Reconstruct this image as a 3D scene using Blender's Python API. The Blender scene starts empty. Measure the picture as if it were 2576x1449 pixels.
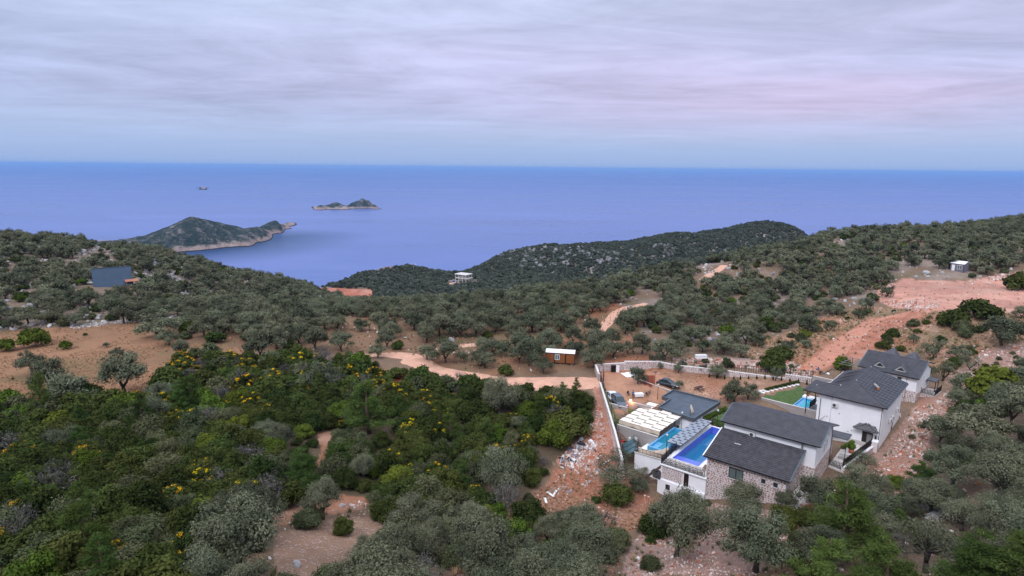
import bpy, bmesh, math, random
import numpy as np
from mathutils import Vector, Matrix, Quaternion, noise as mnoise

# ------------------------------------------------------------------ camera
sc = bpy.context.scene
col = sc.collection
ZC = 200.0                      # camera height above the sea
F, PW, PH = 1560.0, 2576.0, 1449.0
PIT, ROLL = math.radians(11.0), math.radians(0.55)
cam_d = bpy.data.cameras.new('camera')
cam = bpy.data.objects.new('camera', cam_d); col.objects.link(cam)
cam.location = (0, 0, ZC)
_r = Vector((1, 0, 0)); _u = Vector((0, math.sin(PIT), math.cos(PIT))); _f = Vector((0, math.cos(PIT), -math.sin(PIT)))
_cr, _sr = math.cos(ROLL), math.sin(ROLL)
_rx = _r * _cr + _u * _sr; _ux = -_r * _sr + _u * _cr
cam.matrix_world = Matrix(((_rx.x, _ux.x, -_f.x, 0), (_rx.y, _ux.y, -_f.y, 0), (_rx.z, _ux.z, -_f.z, ZC), (0, 0, 0, 1)))
cam_d.sensor_width = 36.0
cam_d.lens = 36.0 * F / PW
cam_d.clip_start = 0.5
cam_d.clip_end = 200000.0
sc.camera = cam

# ------------------------------------------------------------------ world / sun / exposure
SUN_EL, SUN_AZ = math.radians(48), math.radians(212)   # azimuth clockwise from +Y
world = bpy.data.worlds.new('World'); sc.world = world; world.use_nodes = True
def build_world():
    nt = world.node_tree; N = nt.nodes; L = nt.links
    N.clear()
    out = N.new('ShaderNodeOutputWorld'); bg = N.new('ShaderNodeBackground')
    tc = N.new('ShaderNodeTexCoord'); sep = N.new('ShaderNodeSeparateXYZ')
    L.new(tc.outputs['Generated'], sep.inputs[0])
    def m(op, a, b=None, c=None, clamp=False):
        n = N.new('ShaderNodeMath'); n.operation = op; n.use_clamp = clamp
        for i, v in enumerate((a, b, c)):
            if v is None: continue
            if isinstance(v, (int, float)): n.inputs[i].default_value = v
            else: L.new(v, n.inputs[i])
        return n.outputs[0]
    def mix(f, a, b, bt='MIX'):
        n = N.new('ShaderNodeMix'); n.data_type = 'RGBA'; n.blend_type = bt; n.clamp_factor = True
        if isinstance(f, (int, float)): n.inputs['Factor'].default_value = f
        else: L.new(f, n.inputs['Factor'])
        for k, v in (('A', a), ('B', b)):
            s = [q for q in n.inputs if q.name == k and q.type == 'RGBA'][0]
            if isinstance(v, tuple): s.default_value = (*v, 1)
            else: L.new(v, s)
        return [q for q in n.outputs if q.type == 'RGBA'][0]
    x, y, z = sep.outputs
    zc = m('MAXIMUM', z, 0.0)
    den = m('ADD', zc, 0.055)
    cx = m('DIVIDE', x, den); cy = m('DIVIDE', y, den)
    comb = N.new('ShaderNodeCombineXYZ'); L.new(cx, comb.inputs[0]); L.new(cy, comb.inputs[1])
    def noise(sx, sy, detail, rough, dist=0.0, off=0.0):
        mp = N.new('ShaderNodeMapping'); L.new(comb.outputs[0], mp.inputs[0])
        mp.inputs['Scale'].default_value = (sx, sy, 1); mp.inputs['Location'].default_value = (off, off * .7, off)
        mp.inputs['Rotation'].default_value = (0, 0, math.radians(-7))
        n = N.new('ShaderNodeTexNoise'); n.inputs['Scale'].default_value = 1; n.inputs['Detail'].default_value = detail
        n.inputs['Roughness'].default_value = rough; n.inputs['Distortion'].default_value = dist
        L.new(mp.outputs[0], n.inputs['Vector']); return n.outputs['Fac']
    n1 = noise(.34, .52, 9, .64, 1.0, 3.1)
    n2 = noise(.12, .22, 3, .5, .2, 11.7)
    n3 = noise(1.1, 1.9, 9, .66, 1.0, 7.7)
    ramp = N.new('ShaderNodeValToRGB'); L.new(z, ramp.inputs[0])
    els = ramp.color_ramp.elements
    els[0].position = 0.0; els[0].color = (.245, .340, .555, 1)
    els[1].position = 1.0; els[1].color = (1.0, 1.06, 1.18, 1)
    for p, c in ((.018, (.262, .355, .570)), (.05, (.315, .392, .590)), (.10, (.335, .380, .568)), (.17, (.365, .420, .598)), (.24, (.435, .510, .69)), (.45, (.66, .74, .90))):
        e = els.new(p); e.color = (*c, 1)
    base = ramp.outputs[0]
    # lilac band towards the right where the low sun reddens the deck
    az = m('ADD', m('MULTIPLY', x, .95), .60, clamp=True)
    pz = m('MULTIPLY', m('SUBTRACT', z, .028), 16, clamp=True)
    pz2 = m('SUBTRACT', 1.0, m('MULTIPLY', m('SUBTRACT', z, .16), 4.5, clamp=True), clamp=True)
    pn = m('MULTIPLY', m('SUBTRACT', n2, .22), 2.4, clamp=True)
    pf = m('MULTIPLY', m('MULTIPLY', az, pz), m('MULTIPLY', pz2, pn))
    pink = mix(m('MULTIPLY', pf, 1.0), base, (.480, .418, .600))
    lum = m('ADD', m('MULTIPLY', m('SUBTRACT', n1, .5), 1.15), m('MULTIPLY', m('SUBTRACT', n3, .5), .50))
    fade = m('MULTIPLY', m('SUBTRACT', z, .012), 9, clamp=True)
    lum = m('ADD', m('MULTIPLY', lum, m('MULTIPLY', fade, .95)), 1.0)
    lc = N.new('ShaderNodeCombineXYZ')
    lrgb = N.new('ShaderNodeVectorMath'); lrgb.operation = 'SCALE'; L.new(pink, lrgb.inputs[0]); L.new(lum, lrgb.inputs['Scale'])
    sky = N.new('ShaderNodeTexSky'); sky.sky_type = 'NISHITA'; sky.sun_disc = False
    sky.sun_elevation = SUN_EL; sky.sun_rotation = SUN_AZ; sky.altitude = 200
    sk = N.new('ShaderNodeVectorMath'); sk.operation = 'SCALE'; L.new(sky.outputs[0], sk.inputs[0]); sk.inputs['Scale'].default_value = .07
    fin = mix(.93, sk.outputs[0], lrgb.outputs[0])
    L.new(fin, bg.inputs['Color']); bg.inputs['Strength'].default_value = 1.0
    L.new(bg.outputs[0], out.inputs['Surface'])
build_world()
sun_d = bpy.data.lights.new('sun', 'SUN'); sun_d.energy = 1.35; sun_d.angle = math.radians(15); sun_d.color = (.93, .93, 1.0)
sun = bpy.data.objects.new('sun', sun_d); col.objects.link(sun)
_sd = Vector((math.sin(SUN_AZ) * math.cos(SUN_EL), math.cos(SUN_AZ) * math.cos(SUN_EL), math.sin(SUN_EL)))
sun.rotation_euler = _sd.to_track_quat('Z', 'Y').to_euler(); sun.location = (0, 0, 400)
vs = sc.view_settings
vs.view_transform = 'Standard'; vs.look = 'None'; vs.exposure = 0.50; vs.gamma = 1.0; vs.use_curve_mapping = False

# ------------------------------------------------------------------ pixel <-> place helpers
def ray(px, py):
    u = (px - PW / 2) / F; v = (PH / 2 - py) / F
    x = u * _cr - v * _sr; y = u * _sr + v * _cr
    cp, sp = math.cos(PIT), math.sin(PIT)
    return np.array([x, cp + y * sp, -sp + y * cp])
def atz(px, py, z):             # z relative to the camera
    d = ray(px, py); return d * (z / d[2])
def aty(px, py, Y):
    d = ray(px, py); return d * (Y / d[1])
def projn(X, Y, Z):             # world -> picture, arrays; Z absolute
    cp, sp = math.cos(PIT), math.sin(PIT); Z = Z - ZC
    f = Y * cp - Z * sp; y = (Y * sp + Z * cp) / f; x = X / f
    u = x * _cr + y * _sr; v = -x * _sr + y * _cr
    return PW / 2 + u * F, PH / 2 - v * F

# ------------------------------------------------------------------ mesh helpers
def tag(o, label=None, cat=None, group=None, kind=None):
    if label: o['label'] = label
    if cat: o['category'] = cat
    if group: o['group'] = group
    if kind: o['kind'] = kind
    return o
def empty(name, loc, rz=0.0, label=None, cat=None, group=None):
    o = bpy.data.objects.new(name, None); col.objects.link(o)
    o.location = loc; o.rotation_euler = (0, 0, rz); o.empty_display_size = .5
    return tag(o, label, cat, group)
def link_mesh(name, me, parent=None):
    o = bpy.data.objects.new(name, me); col.objects.link(o)
    if parent: o.parent = parent
    return o
class MB:
    def __init__(s): s.v = []; s.f = []; s.m = []; s.mi = 0; s.sm = []
    def add(s, vs, fs, smooth=False):
        n = len(s.v); s.v += [tuple(map(float, q)) for q in vs]
        for f in fs: s.f.append(tuple(i + n for i in f)); s.m.append(s.mi); s.sm.append(smooth)
        return s
    def box(s, x0, x1, y0, y1, z0, z1):
        return s.add([(x0, y0, z0), (x1, y0, z0), (x1, y1, z0), (x0, y1, z0), (x0, y0, z1), (x1, y0, z1), (x1, y1, z1), (x0, y1, z1)],
                     [(0, 3, 2, 1), (4, 5, 6, 7), (0, 1, 5, 4), (1, 2, 6, 5), (2, 3, 7, 6), (3, 0, 4, 7)])
    def obox(s, c, ax, ay, az, hx, hy, hz):
        c = np.array(c, float); ax, ay, az = (np.array(q, float) / np.linalg.norm(q) for q in (ax, ay, az))
        vs = [c + ax * hx * i + ay * hy * j + az * hz * k for k in (-1, 1) for i, j in ((-1, -1), (1, -1), (1, 1), (-1, 1))]
        return s.add(vs, [(0, 3, 2, 1), (4, 5, 6, 7), (0, 1, 5, 4), (1, 2, 6, 5), (2, 3, 7, 6), (3, 0, 4, 7)])
    def bar(s, p, q, w, h=None, up=(0, 0, 1)):
        p = np.array(p, float); q = np.array(q, float); d = q - p; L = np.linalg.norm(d)
        if L < 1e-6: return s
        d /= L; up = np.array(up, float)
        if abs(d @ up) > .98: up = np.array([1., 0, 0])
        sd = np.cross(d, up); sd /= np.linalg.norm(sd); u2 = np.cross(sd, d)
        return s.obox((p + q) / 2, d, sd, u2, L / 2, w / 2, (h or w) / 2)
    def prism(s, poly, z0, z1, cap=True):
        n = len(poly)
        if sum(poly[i][0] * poly[(i + 1) % n][1] - poly[(i + 1) % n][0] * poly[i][1] for i in range(n)) < 0: poly = poly[::-1]
        vs = [(p[0], p[1], z0) for p in poly] + [(p[0], p[1], z1) for p in poly]
        fs = [(i, (i + 1) % n, n + (i + 1) % n, n + i) for i in range(n)]
        if cap: fs += [tuple(range(n - 1, -1, -1)), tuple(range(n, 2 * n))]
        return s.add(vs, fs)
    def tube(s, pts, rad, n=6, cap=True, smooth=True):
        pts = [np.array(p, float) for p in pts]; rad = rad if hasattr(rad, '__len__') else [rad] * len(pts)
        vs = []; prev = None
        for i, p in enumerate(pts):
            d = pts[min(i + 1, len(pts) - 1)] - pts[max(i - 1, 0)]; d = d / (np.linalg.norm(d) + 1e-9)
            if prev is None: a = np.cross(d, (0, 0, 1) if abs(d[2]) < .9 else (1, 0, 0))
            else: a = prev - d * (prev @ d)
            a = a / (np.linalg.norm(a) + 1e-9); prev = a; b = np.cross(d, a)
            for k in range(n):
                t = 2 * math.pi * k / n; vs.append(p + (a * math.cos(t) + b * math.sin(t)) * rad[i])
        fs = []
        for i in range(len(pts) - 1):
            for k in range(n): fs.append((i * n + k, i * n + (k + 1) % n, (i + 1) * n + (k + 1) % n, (i + 1) * n + k))
        if cap: fs += [tuple(range(n - 1, -1, -1)), tuple((len(pts) - 1) * n + k for k in range(n))]
        return s.add(vs, fs, smooth)
    def quad(s, a, b, c, d): return s.add([a, b, c, d], [(0, 1, 2, 3)])
    def slab(s, pts, t):        # planar polygon pts (ccw from above) thickened downwards
        n = len(pts); lo = [(p[0], p[1], p[2] - t) for p in pts]
        return s.add(list(pts) + lo, [tuple(range(n)), tuple(range(2 * n - 1, n - 1, -1))] + [(i, n + i, n + (i + 1) % n, (i + 1) % n) for i in range(n)])
    def mesh(s, name, mats):
        me = bpy.data.meshes.new(name); me.from_pydata(s.v, [], s.f)
        for m_ in (mats if isinstance(mats, (list, tuple)) else [mats]): me.materials.append(m_)
        if any(s.m): me.polygons.foreach_set('material_index', s.m)
        if any(s.sm): me.polygons.foreach_set('use_smooth', s.sm)
        me.update(); return me
    def build(s, name, mats, parent=None):
        return link_mesh(name, s.mesh(name, mats), parent)
def np_mesh(name, V, Fc, mats, smooth=False):
    me = bpy.data.meshes.new(name); V = np.asarray(V, np.float32); Fc = np.asarray(Fc, np.int32); k = Fc.shape[1]
    me.vertices.add(len(V)); me.vertices.foreach_set('co', V.ravel())
    me.loops.add(Fc.size); me.loops.foreach_set('vertex_index', Fc.ravel())
    me.polygons.add(len(Fc)); me.polygons.foreach_set('loop_start', np.arange(len(Fc), dtype=np.int32) * k)
    try: me.polygons.foreach_set('loop_total', np.full(len(Fc), k, np.int32))
    except Exception: pass
    if smooth: me.polygons.foreach_set('use_smooth', np.ones(len(Fc), bool))
    for m_ in (mats if isinstance(mats, (list, tuple)) else [mats]): me.materials.append(m_)
    me.update(calc_edges=True); return me

# ------------------------------------------------------------------ materials
class NT:
    def __init__(s, name):
        s.m = bpy.data.materials.new(name); s.m.use_nodes = True; s.nt = s.m.node_tree; s.N = s.nt.nodes; s.L = s.nt.links
        s.N.clear(); s.out = s.N.new('ShaderNodeOutputMaterial'); s.p = s.N.new('ShaderNodeBsdfPrincipled'); s.L.new(s.p.outputs[0], s.out.inputs[0])
    def set(s, inp, v, node=None):
        i = (node or s.p).inputs[inp]
        if isinstance(v, (int, float)): i.default_value = v
        elif isinstance(v, tuple): i.default_value = (*v, 1) if len(v) == 3 and i.type == 'RGBA' else v
        else: s.L.new(v, i)
        return s
    def noise(s, scale, detail=3, rough=.55, coord='Object', dist=0.0, mapscale=None):
        n = s.N.new('ShaderNodeTexNoise'); n.inputs['Scale'].default_value = scale; n.inputs['Detail'].default_value = detail
        n.inputs['Roughness'].default_value = rough; n.inputs['Distortion'].default_value = dist
        s.L.new(s.coord(coord, mapscale), n.inputs['Vector']); return n.outputs['Fac']
    def coord(s, coord='Object', mapscale=None, rot=None):
        if coord == 'World': v = s.N.new('ShaderNodeNewGeometry').outputs['Position']
        else: v = s.N.new('ShaderNodeTexCoord').outputs[coord]
        if mapscale or rot:
            mp = s.N.new('ShaderNodeMapping'); s.L.new(v, mp.inputs[0])
            if mapscale: mp.inputs['Scale'].default_value = mapscale
            if rot: mp.inputs['Rotation'].default_value = rot
            v = mp.outputs[0]
        return v
    def math(s, op, a, b=None, clamp=False):
        n = s.N.new('ShaderNodeMath'); n.operation = op; n.use_clamp = clamp
        for i, v in enumerate((a, b)):
            if v is None: continue
            if isinstance(v, (int, float)): n.inputs[i].default_value = v
            else: s.L.new(v, n.inputs[i])
        return n.outputs[0]
    def ramp(s, fac, stops):
        r = s.N.new('ShaderNodeValToRGB'); s.L.new(fac, r.inputs[0]); e = r.color_ramp.elements
        e[0].position, e[0].color = stops[0][0], (*stops[0][1], 1); e[1].position, e[1].color = stops[-1][0], (*stops[-1][1], 1)
        for p, c in stops[1:-1]: q = e.new(p); q.color = (*c, 1)
        return r.outputs[0]
    def mix(s, f, a, b, bt='MIX'):
        n = s.N.new('ShaderNodeMix'); n.data_type = 'RGBA'; n.blend_type = bt
        if isinstance(f, (int, float)): n.inputs['Factor'].default_value = f
        else: s.L.new(f, n.inputs['Factor'])
        for k, v in (('A', a), ('B', b)):
            q = [i for i in n.inputs if i.name == k and i.type == 'RGBA'][0]
            if isinstance(v, tuple): q.default_value = (*v, 1)
            else: s.L.new(v, q)
        return [o for o in n.outputs if o.type == 'RGBA'][0]
    def bump(s, h, strength=.4, dist=.05, node=None):
        b = s.N.new('ShaderNodeBump'); b.inputs['Strength'].default_value = strength; b.inputs['Distance'].default_value = dist
        s.L.new(h, b.inputs['Height']); s.L.new(b.outputs[0], (node or s.p).inputs['Normal']); return s
    def attr(s, name):
        a = s.N.new('ShaderNodeAttribute'); a.attribute_name = name; return a
def simple(name, c, rough=.7, var=.12, scale=2.0, metal=0.0, bump=.0, spec=.4, bscale=None):
    n = NT(name); nz = n.noise(scale, 4)
    lo = tuple(q * (1 - var) for q in c); hi = tuple(min(1, q * (1 + var)) for q in c)
    n.set('Base Color', n.ramp(nz, [(.3, lo), (.7, hi)])).set('Roughness', rough).set('Metallic', metal).set('Specular IOR Level', spec)
    if bump: n.bump(n.noise(bscale or scale * 6, 3), bump, .02)
    return n.m
# ================================================================== TERRAIN
rng = np.random.default_rng(7)
def fbm(x, y, sc_, oct_=4, seed=0, gain=.5):
    """cheap vectorised value noise"""
    tot = np.zeros_like(x, float); amp = 1.0; nrm = 0
    for o in range(oct_):
        X = x / sc_ * (2 ** o) + 37.7 * o + seed * 11.3; Y = y / sc_ * (2 ** o) - 91.1 * o + seed * 5.7
        xi = np.floor(X); yi = np.floor(Y); fx = X - xi; fy = Y - yi
        fx = fx * fx * (3 - 2 * fx); fy = fy * fy * (3 - 2 * fy)
        def h(a, b):
            q = np.sin(a * 127.1 + b * 311.7 + seed * 17.0) * 43758.5453
            return q - np.floor(q)
        v = (h(xi, yi) * (1 - fx) + h(xi + 1, yi) * fx) * (1 - fy) + (h(xi, yi + 1) * (1 - fx) + h(xi + 1, yi + 1) * fx) * fy
        tot += amp * v; nrm += amp; amp *= gain
    return tot / nrm * 2 - 1
class RBF:
    def __init__(s, P, val, smooth=1e-4):
        P = np.array(P, float); s.P = s.key(P[:, 0], P[:, 1]); n = len(P)
        K = s.phi(s.P, s.P) + np.eye(n) * smooth; Q = np.c_[np.ones(n), s.P]
        A = np.block([[K, Q], [Q.T, np.zeros((3, 3))]]); b = np.r_[np.array(val, float), 0, 0, 0]
        s.w = np.linalg.solve(A, b)
    def key(s, x, y): return np.c_[np.arctan2(x, y) * 2.0, np.log(np.hypot(x, y))]
    def phi(s, a, b):
        d2 = ((a[:, None, :] - b[None, :, :]) ** 2).sum(-1); return .5 * d2 * np.log(d2 + 1e-12)
    def __call__(s, x, y):
        x = np.atleast_1d(x).astype(float); y = np.atleast_1d(y).astype(float); o = np.empty(len(x))
        for i in range(0, len(x), 40000):
            k = s.key(x[i:i + 40000], y[i:i + 40000]); o[i:i + 40000] = s.phi(k, s.P) @ s.w[:-3] + np.c_[np.ones(len(k)), k] @ s.w[-3:]
        return o
# control points: (picture x, picture y, height below camera) or distance, or world
CP = []
def cz(*rows):
    for px, py, z in rows: CP.append(atz(px, py, z))
def cy(*rows):
    for px, py, Y in rows: CP.append(aty(px, py, Y))
cz((0, 1449, -31), (600, 1449, -31.5), (1288, 1449, -36.5), (1700, 1449, -42), (2050, 1449, -41.5), (2576, 1449, -36.5),
   (0, 1250, -36.5), (600, 1250, -38), (1000, 1250, -42), (1350, 1250, -46), (1560, 1280, -48), (1800, 1340, -45.5), (2150, 1300, -43.2), (2576, 1250, -38.5),
   (0, 1050, -40), (500, 1050, -40.5), (1000, 1050, -43.2), (1300, 1060, -45), (1480, 1080, -45.5), (1540, 1180, -48), (2400, 1080, -41.5), (2576, 1030, -39),
   (0, 832, -41), (300, 818, -41), (600, 880, -41.2), (300, 950, -40.6), (30, 940, -40.5),
   (870, 895, -42), (1000, 900, -42.5), (1150, 938, -43), (1300, 963, -43.3), (1500, 963, -43.2), (1410, 920, -42.6), (1350, 870, -43),
   (1288, 800, -46), (1000, 800, -45), (700, 800, -43), (1600, 810, -44.3), (1750, 840, -43.3),
   (1620, 945, -42.9), (1570, 1000, -43), (1660, 1000, -43.0), (1760, 945, -42.7), (1850, 940, -42.4), (1950, 960, -41.6), (1800, 985, -43.1),
   (1960, 1000, -41.3), (2000, 975, -41.2), (1920, 1000, -41.4), (2240, 1140, -43.9), (2150, 1190, -44.1), (2080, 1230, -44.1),
   (1970, 1265, -44.5), (1890, 1252, -45.6), (1780, 1262, -47.6), (1662, 1245, -48.9), (1605, 1218, -48.6),
   (1800, 908, -42), (2000, 905, -42.0), (1900, 865, -43), (2150, 870, -41.5), (2270, 792, -40.5), (2300, 775, -38.4), (2400, 745, -37.8), (2500, 715, -37.4), (2560, 745, -37.4), (2300, 712, -38.2),
   (2400, 880, -41), (2576, 870, -38.5), (2400, 960, -42.2), (2576, 950, -40), (2290, 1060, -42.8), (2340, 1000, -42.9))
cy((0, 602, 290), (180, 613, 300), (430, 648, 312), (600, 692, 322), (750, 722, 342), (270, 716, 205), (0, 702, 203), (150, 660, 245), (480, 730, 240), (620, 760, 250),
   (860, 772, 285), (860, 748, 385), (905, 738, 410), (790, 724, 425), (850, 716, 500), (1030, 683, 600), (1110, 697, 560), (1165, 712, 480), (1250, 648, 640), (1450, 613, 690),
   (1700, 595, 720), (1850, 577, 750), (1960, 567, 760), (2010, 580, 770), (2032, 606, 780), (1850, 622, 650), (1700, 648, 610), (1450, 680, 550), (1300, 704, 460), (1200, 735, 400),
   (1150, 762, 262), (1300, 747, 240), (1500, 718, 245), (1700, 678, 262), (1900, 638, 292), (2050, 607, 335),
   (2150, 596, 340), (2300, 585, 332), (2450, 578, 330), (2576, 566, 330), (2100, 702, 230), (2300, 682, 228), (2413, 684, 222), (2560, 672, 225), (1900, 770, 205), (2050, 790, 190))
def hid(px, Y, z):
    d = ray(px, 700); CP.append(np.array([d[0] / d[1] * Y, Y, z]))
for px in (-500, -200, 0, 250, 500, 700): hid(px, 470, -120); hid(px, 720, -212)
for px in (860, 1100): hid(px, 700, -165); hid(px, 850, -212)
for px, Yc in ((1250, 720), (1450, 800), (1700, 860), (1900, 900)): hid(px, Yc + 40, -125); hid(px, Yc + 220, -214)
hid(2080, 830, -190); hid(2080, 1100, -220); hid(2150, 800, -195)
hid(1500, 360, -72); hid(1700, 400, -74); hid(1900, 430, -74); hid(2050, 480, -88); hid(1100, 340, -75); hid(1900, 540, -92); hid(1500, 470, -90); hid(1700, 500, -93); hid(2100, 640, -140)
hid(2300, 480, -75); hid(2576, 480, -60); hid(2300, 760, -212); hid(2576, 800, -205); hid(2900, 700, -140); hid(3600, 600, -90); hid(3400, 250, -34); hid(3400, 100, -36); hid(3400, 900, -210)
for px, z in ((-900, -30), (-900, -34)): pass
hid(-900, 100, -37); hid(-900, 250, -33); hid(-300, 60, -35)
for x, y, z in ((0, 25, -27), (-20, 28, -26), (22, 30, -33), (0, 6, -24), (10, 8, -25), (-10, 8, -24),
                (19, 93.5, -46.9), (21, 89, -48.2), (20.5, 97.5, -46.6), (24, 92, -48), (28, 95, -47.5), (33, 100, -47.2), (30, 106, -47), (27, 102, -46.6), (34, 104, -47), (36, 108.5, -45.2),
                (32, 89, -47), (36, 88, -46), (43, 81, -44.1), (47, 86, -44), (44, 91, -45), (41, 98, -45.5), (47, 97, -44.2), (53, 92, -44), (52, 101, -44.3),
                (59, 93, -44.3), (63, 103, -44.2), (57, 103, -44.2), (66, 106, -44), (59, 109, -42.5), (72, 118, -44), (79, 117, -43.6), (78, 110.5, -43.4), (66, 121, -42.5), (75, 125, -42.5),
                (21.4, 108.5, -43.0), (24, 107, -44.8), (20, 101, -43.6), (30, 114.5, -43.0), (38, 113, -43.1)):
    CP.append(np.array([x, y, z], float))
CP = np.array(CP)
_rbf = RBF(CP[:, :2], CP[:, 2])
def Hfun(x, y):
    x = np.atleast_1d(np.asarray(x, float)); y = np.atleast_1d(np.asarray(y, float)); r = np.hypot(x, y)
    z = _rbf(x, y)
    z = z + fbm(x, y, 9, 3, 1) * np.clip(r / 400, .12, .5)
    far = np.clip((r - 380) / 200, 0, 1)
    z = z + far * (fbm(x, y, 60, 5, 3, .55) * 7.0) * np.clip((z + 190) / 60, 0, 1)
    mid = np.clip((r - 170) / 80, 0, 1) * (1 - far)
    z = z + mid * fbm(x, y, 30, 3, 4) * .8
    return np.maximum(z, -225) + ZC
class Grid:                     # polar height grid, reused for queries
    def __init__(s):
        s.a0, s.a1, s.na = math.radians(-74), math.radians(74), 880
        s.l0, s.l1, s.nl = math.log(9.0), math.log(1500.0), 560
        a = np.linspace(s.a0, s.a1, s.na); l = np.linspace(s.l0, s.l1, s.nl)
        A, Lg = np.meshgrid(a, l); R = np.exp(Lg); s.X = (R * np.sin(A)); s.Y = (R * np.cos(A))
        s.Z = Hfun(s.X.ravel(), s.Y.ravel()).reshape(s.X.shape)
    def h(s, x, y):
        x = np.atleast_1d(np.asarray(x, float)); y = np.atleast_1d(np.asarray(y, float))
        a = (np.arctan2(x, y) - s.a0) / (s.a1 - s.a0) * (s.na - 1); l = (np.log(np.hypot(x, y) + 1e-9) - s.l0) / (s.l1 - s.l0) * (s.nl - 1)
        a = np.clip(a, 0, s.na - 1.001); l = np.clip(l, 0, s.nl - 1.001); i = l.astype(int); j = a.astype(int); fi = l - i; fj = a - j
        return (s.Z[i, j] * (1 - fj) + s.Z[i, j + 1] * fj) * (1 - fi) + (s.Z[i + 1, j] * (1 - fj) + s.Z[i + 1, j + 1] * fj) * fi
GR = Grid()
def gz(x, y): return float(GR.h(x, y)[0])
def hit(px, py):                # first ground point seen at a picture position
    d = ray(px, py); t = np.exp(np.linspace(math.log(12), math.log(1400), 1500)); t = t / math.hypot(d[0], d[1])
    X, Y, Z = d[0] * t, d[1] * t, d[2] * t + ZC
    b = np.nonzero(Z < GR.h(X, Y))[0]
    if not len(b): return None
    k = b[0]; return np.array([X[k], Y[k], GR.h(X[k], Y[k])[0]])
def visible(X, Y, Z):           # can the camera see these points over the ground
    ok = np.ones(len(X), bool)
    for q in np.linspace(.12, .985, 46):
        zz = ZC + (Z - ZC) * q; ok &= zz > GR.h(X * q, Y * q) - .3
    return ok
def inpoly(x, y, poly):
    c = np.zeros(len(x), bool); n = len(poly)
    for i in range(n):
        x0, y0 = poly[i]; x1, y1 = poly[(i + 1) % n]
        if y0 == y1: continue
        c ^= ((y0 > y) != (y1 > y)) & (x < (x1 - x0) * (y - y0) / (y1 - y0) + x0)
    return c
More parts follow.
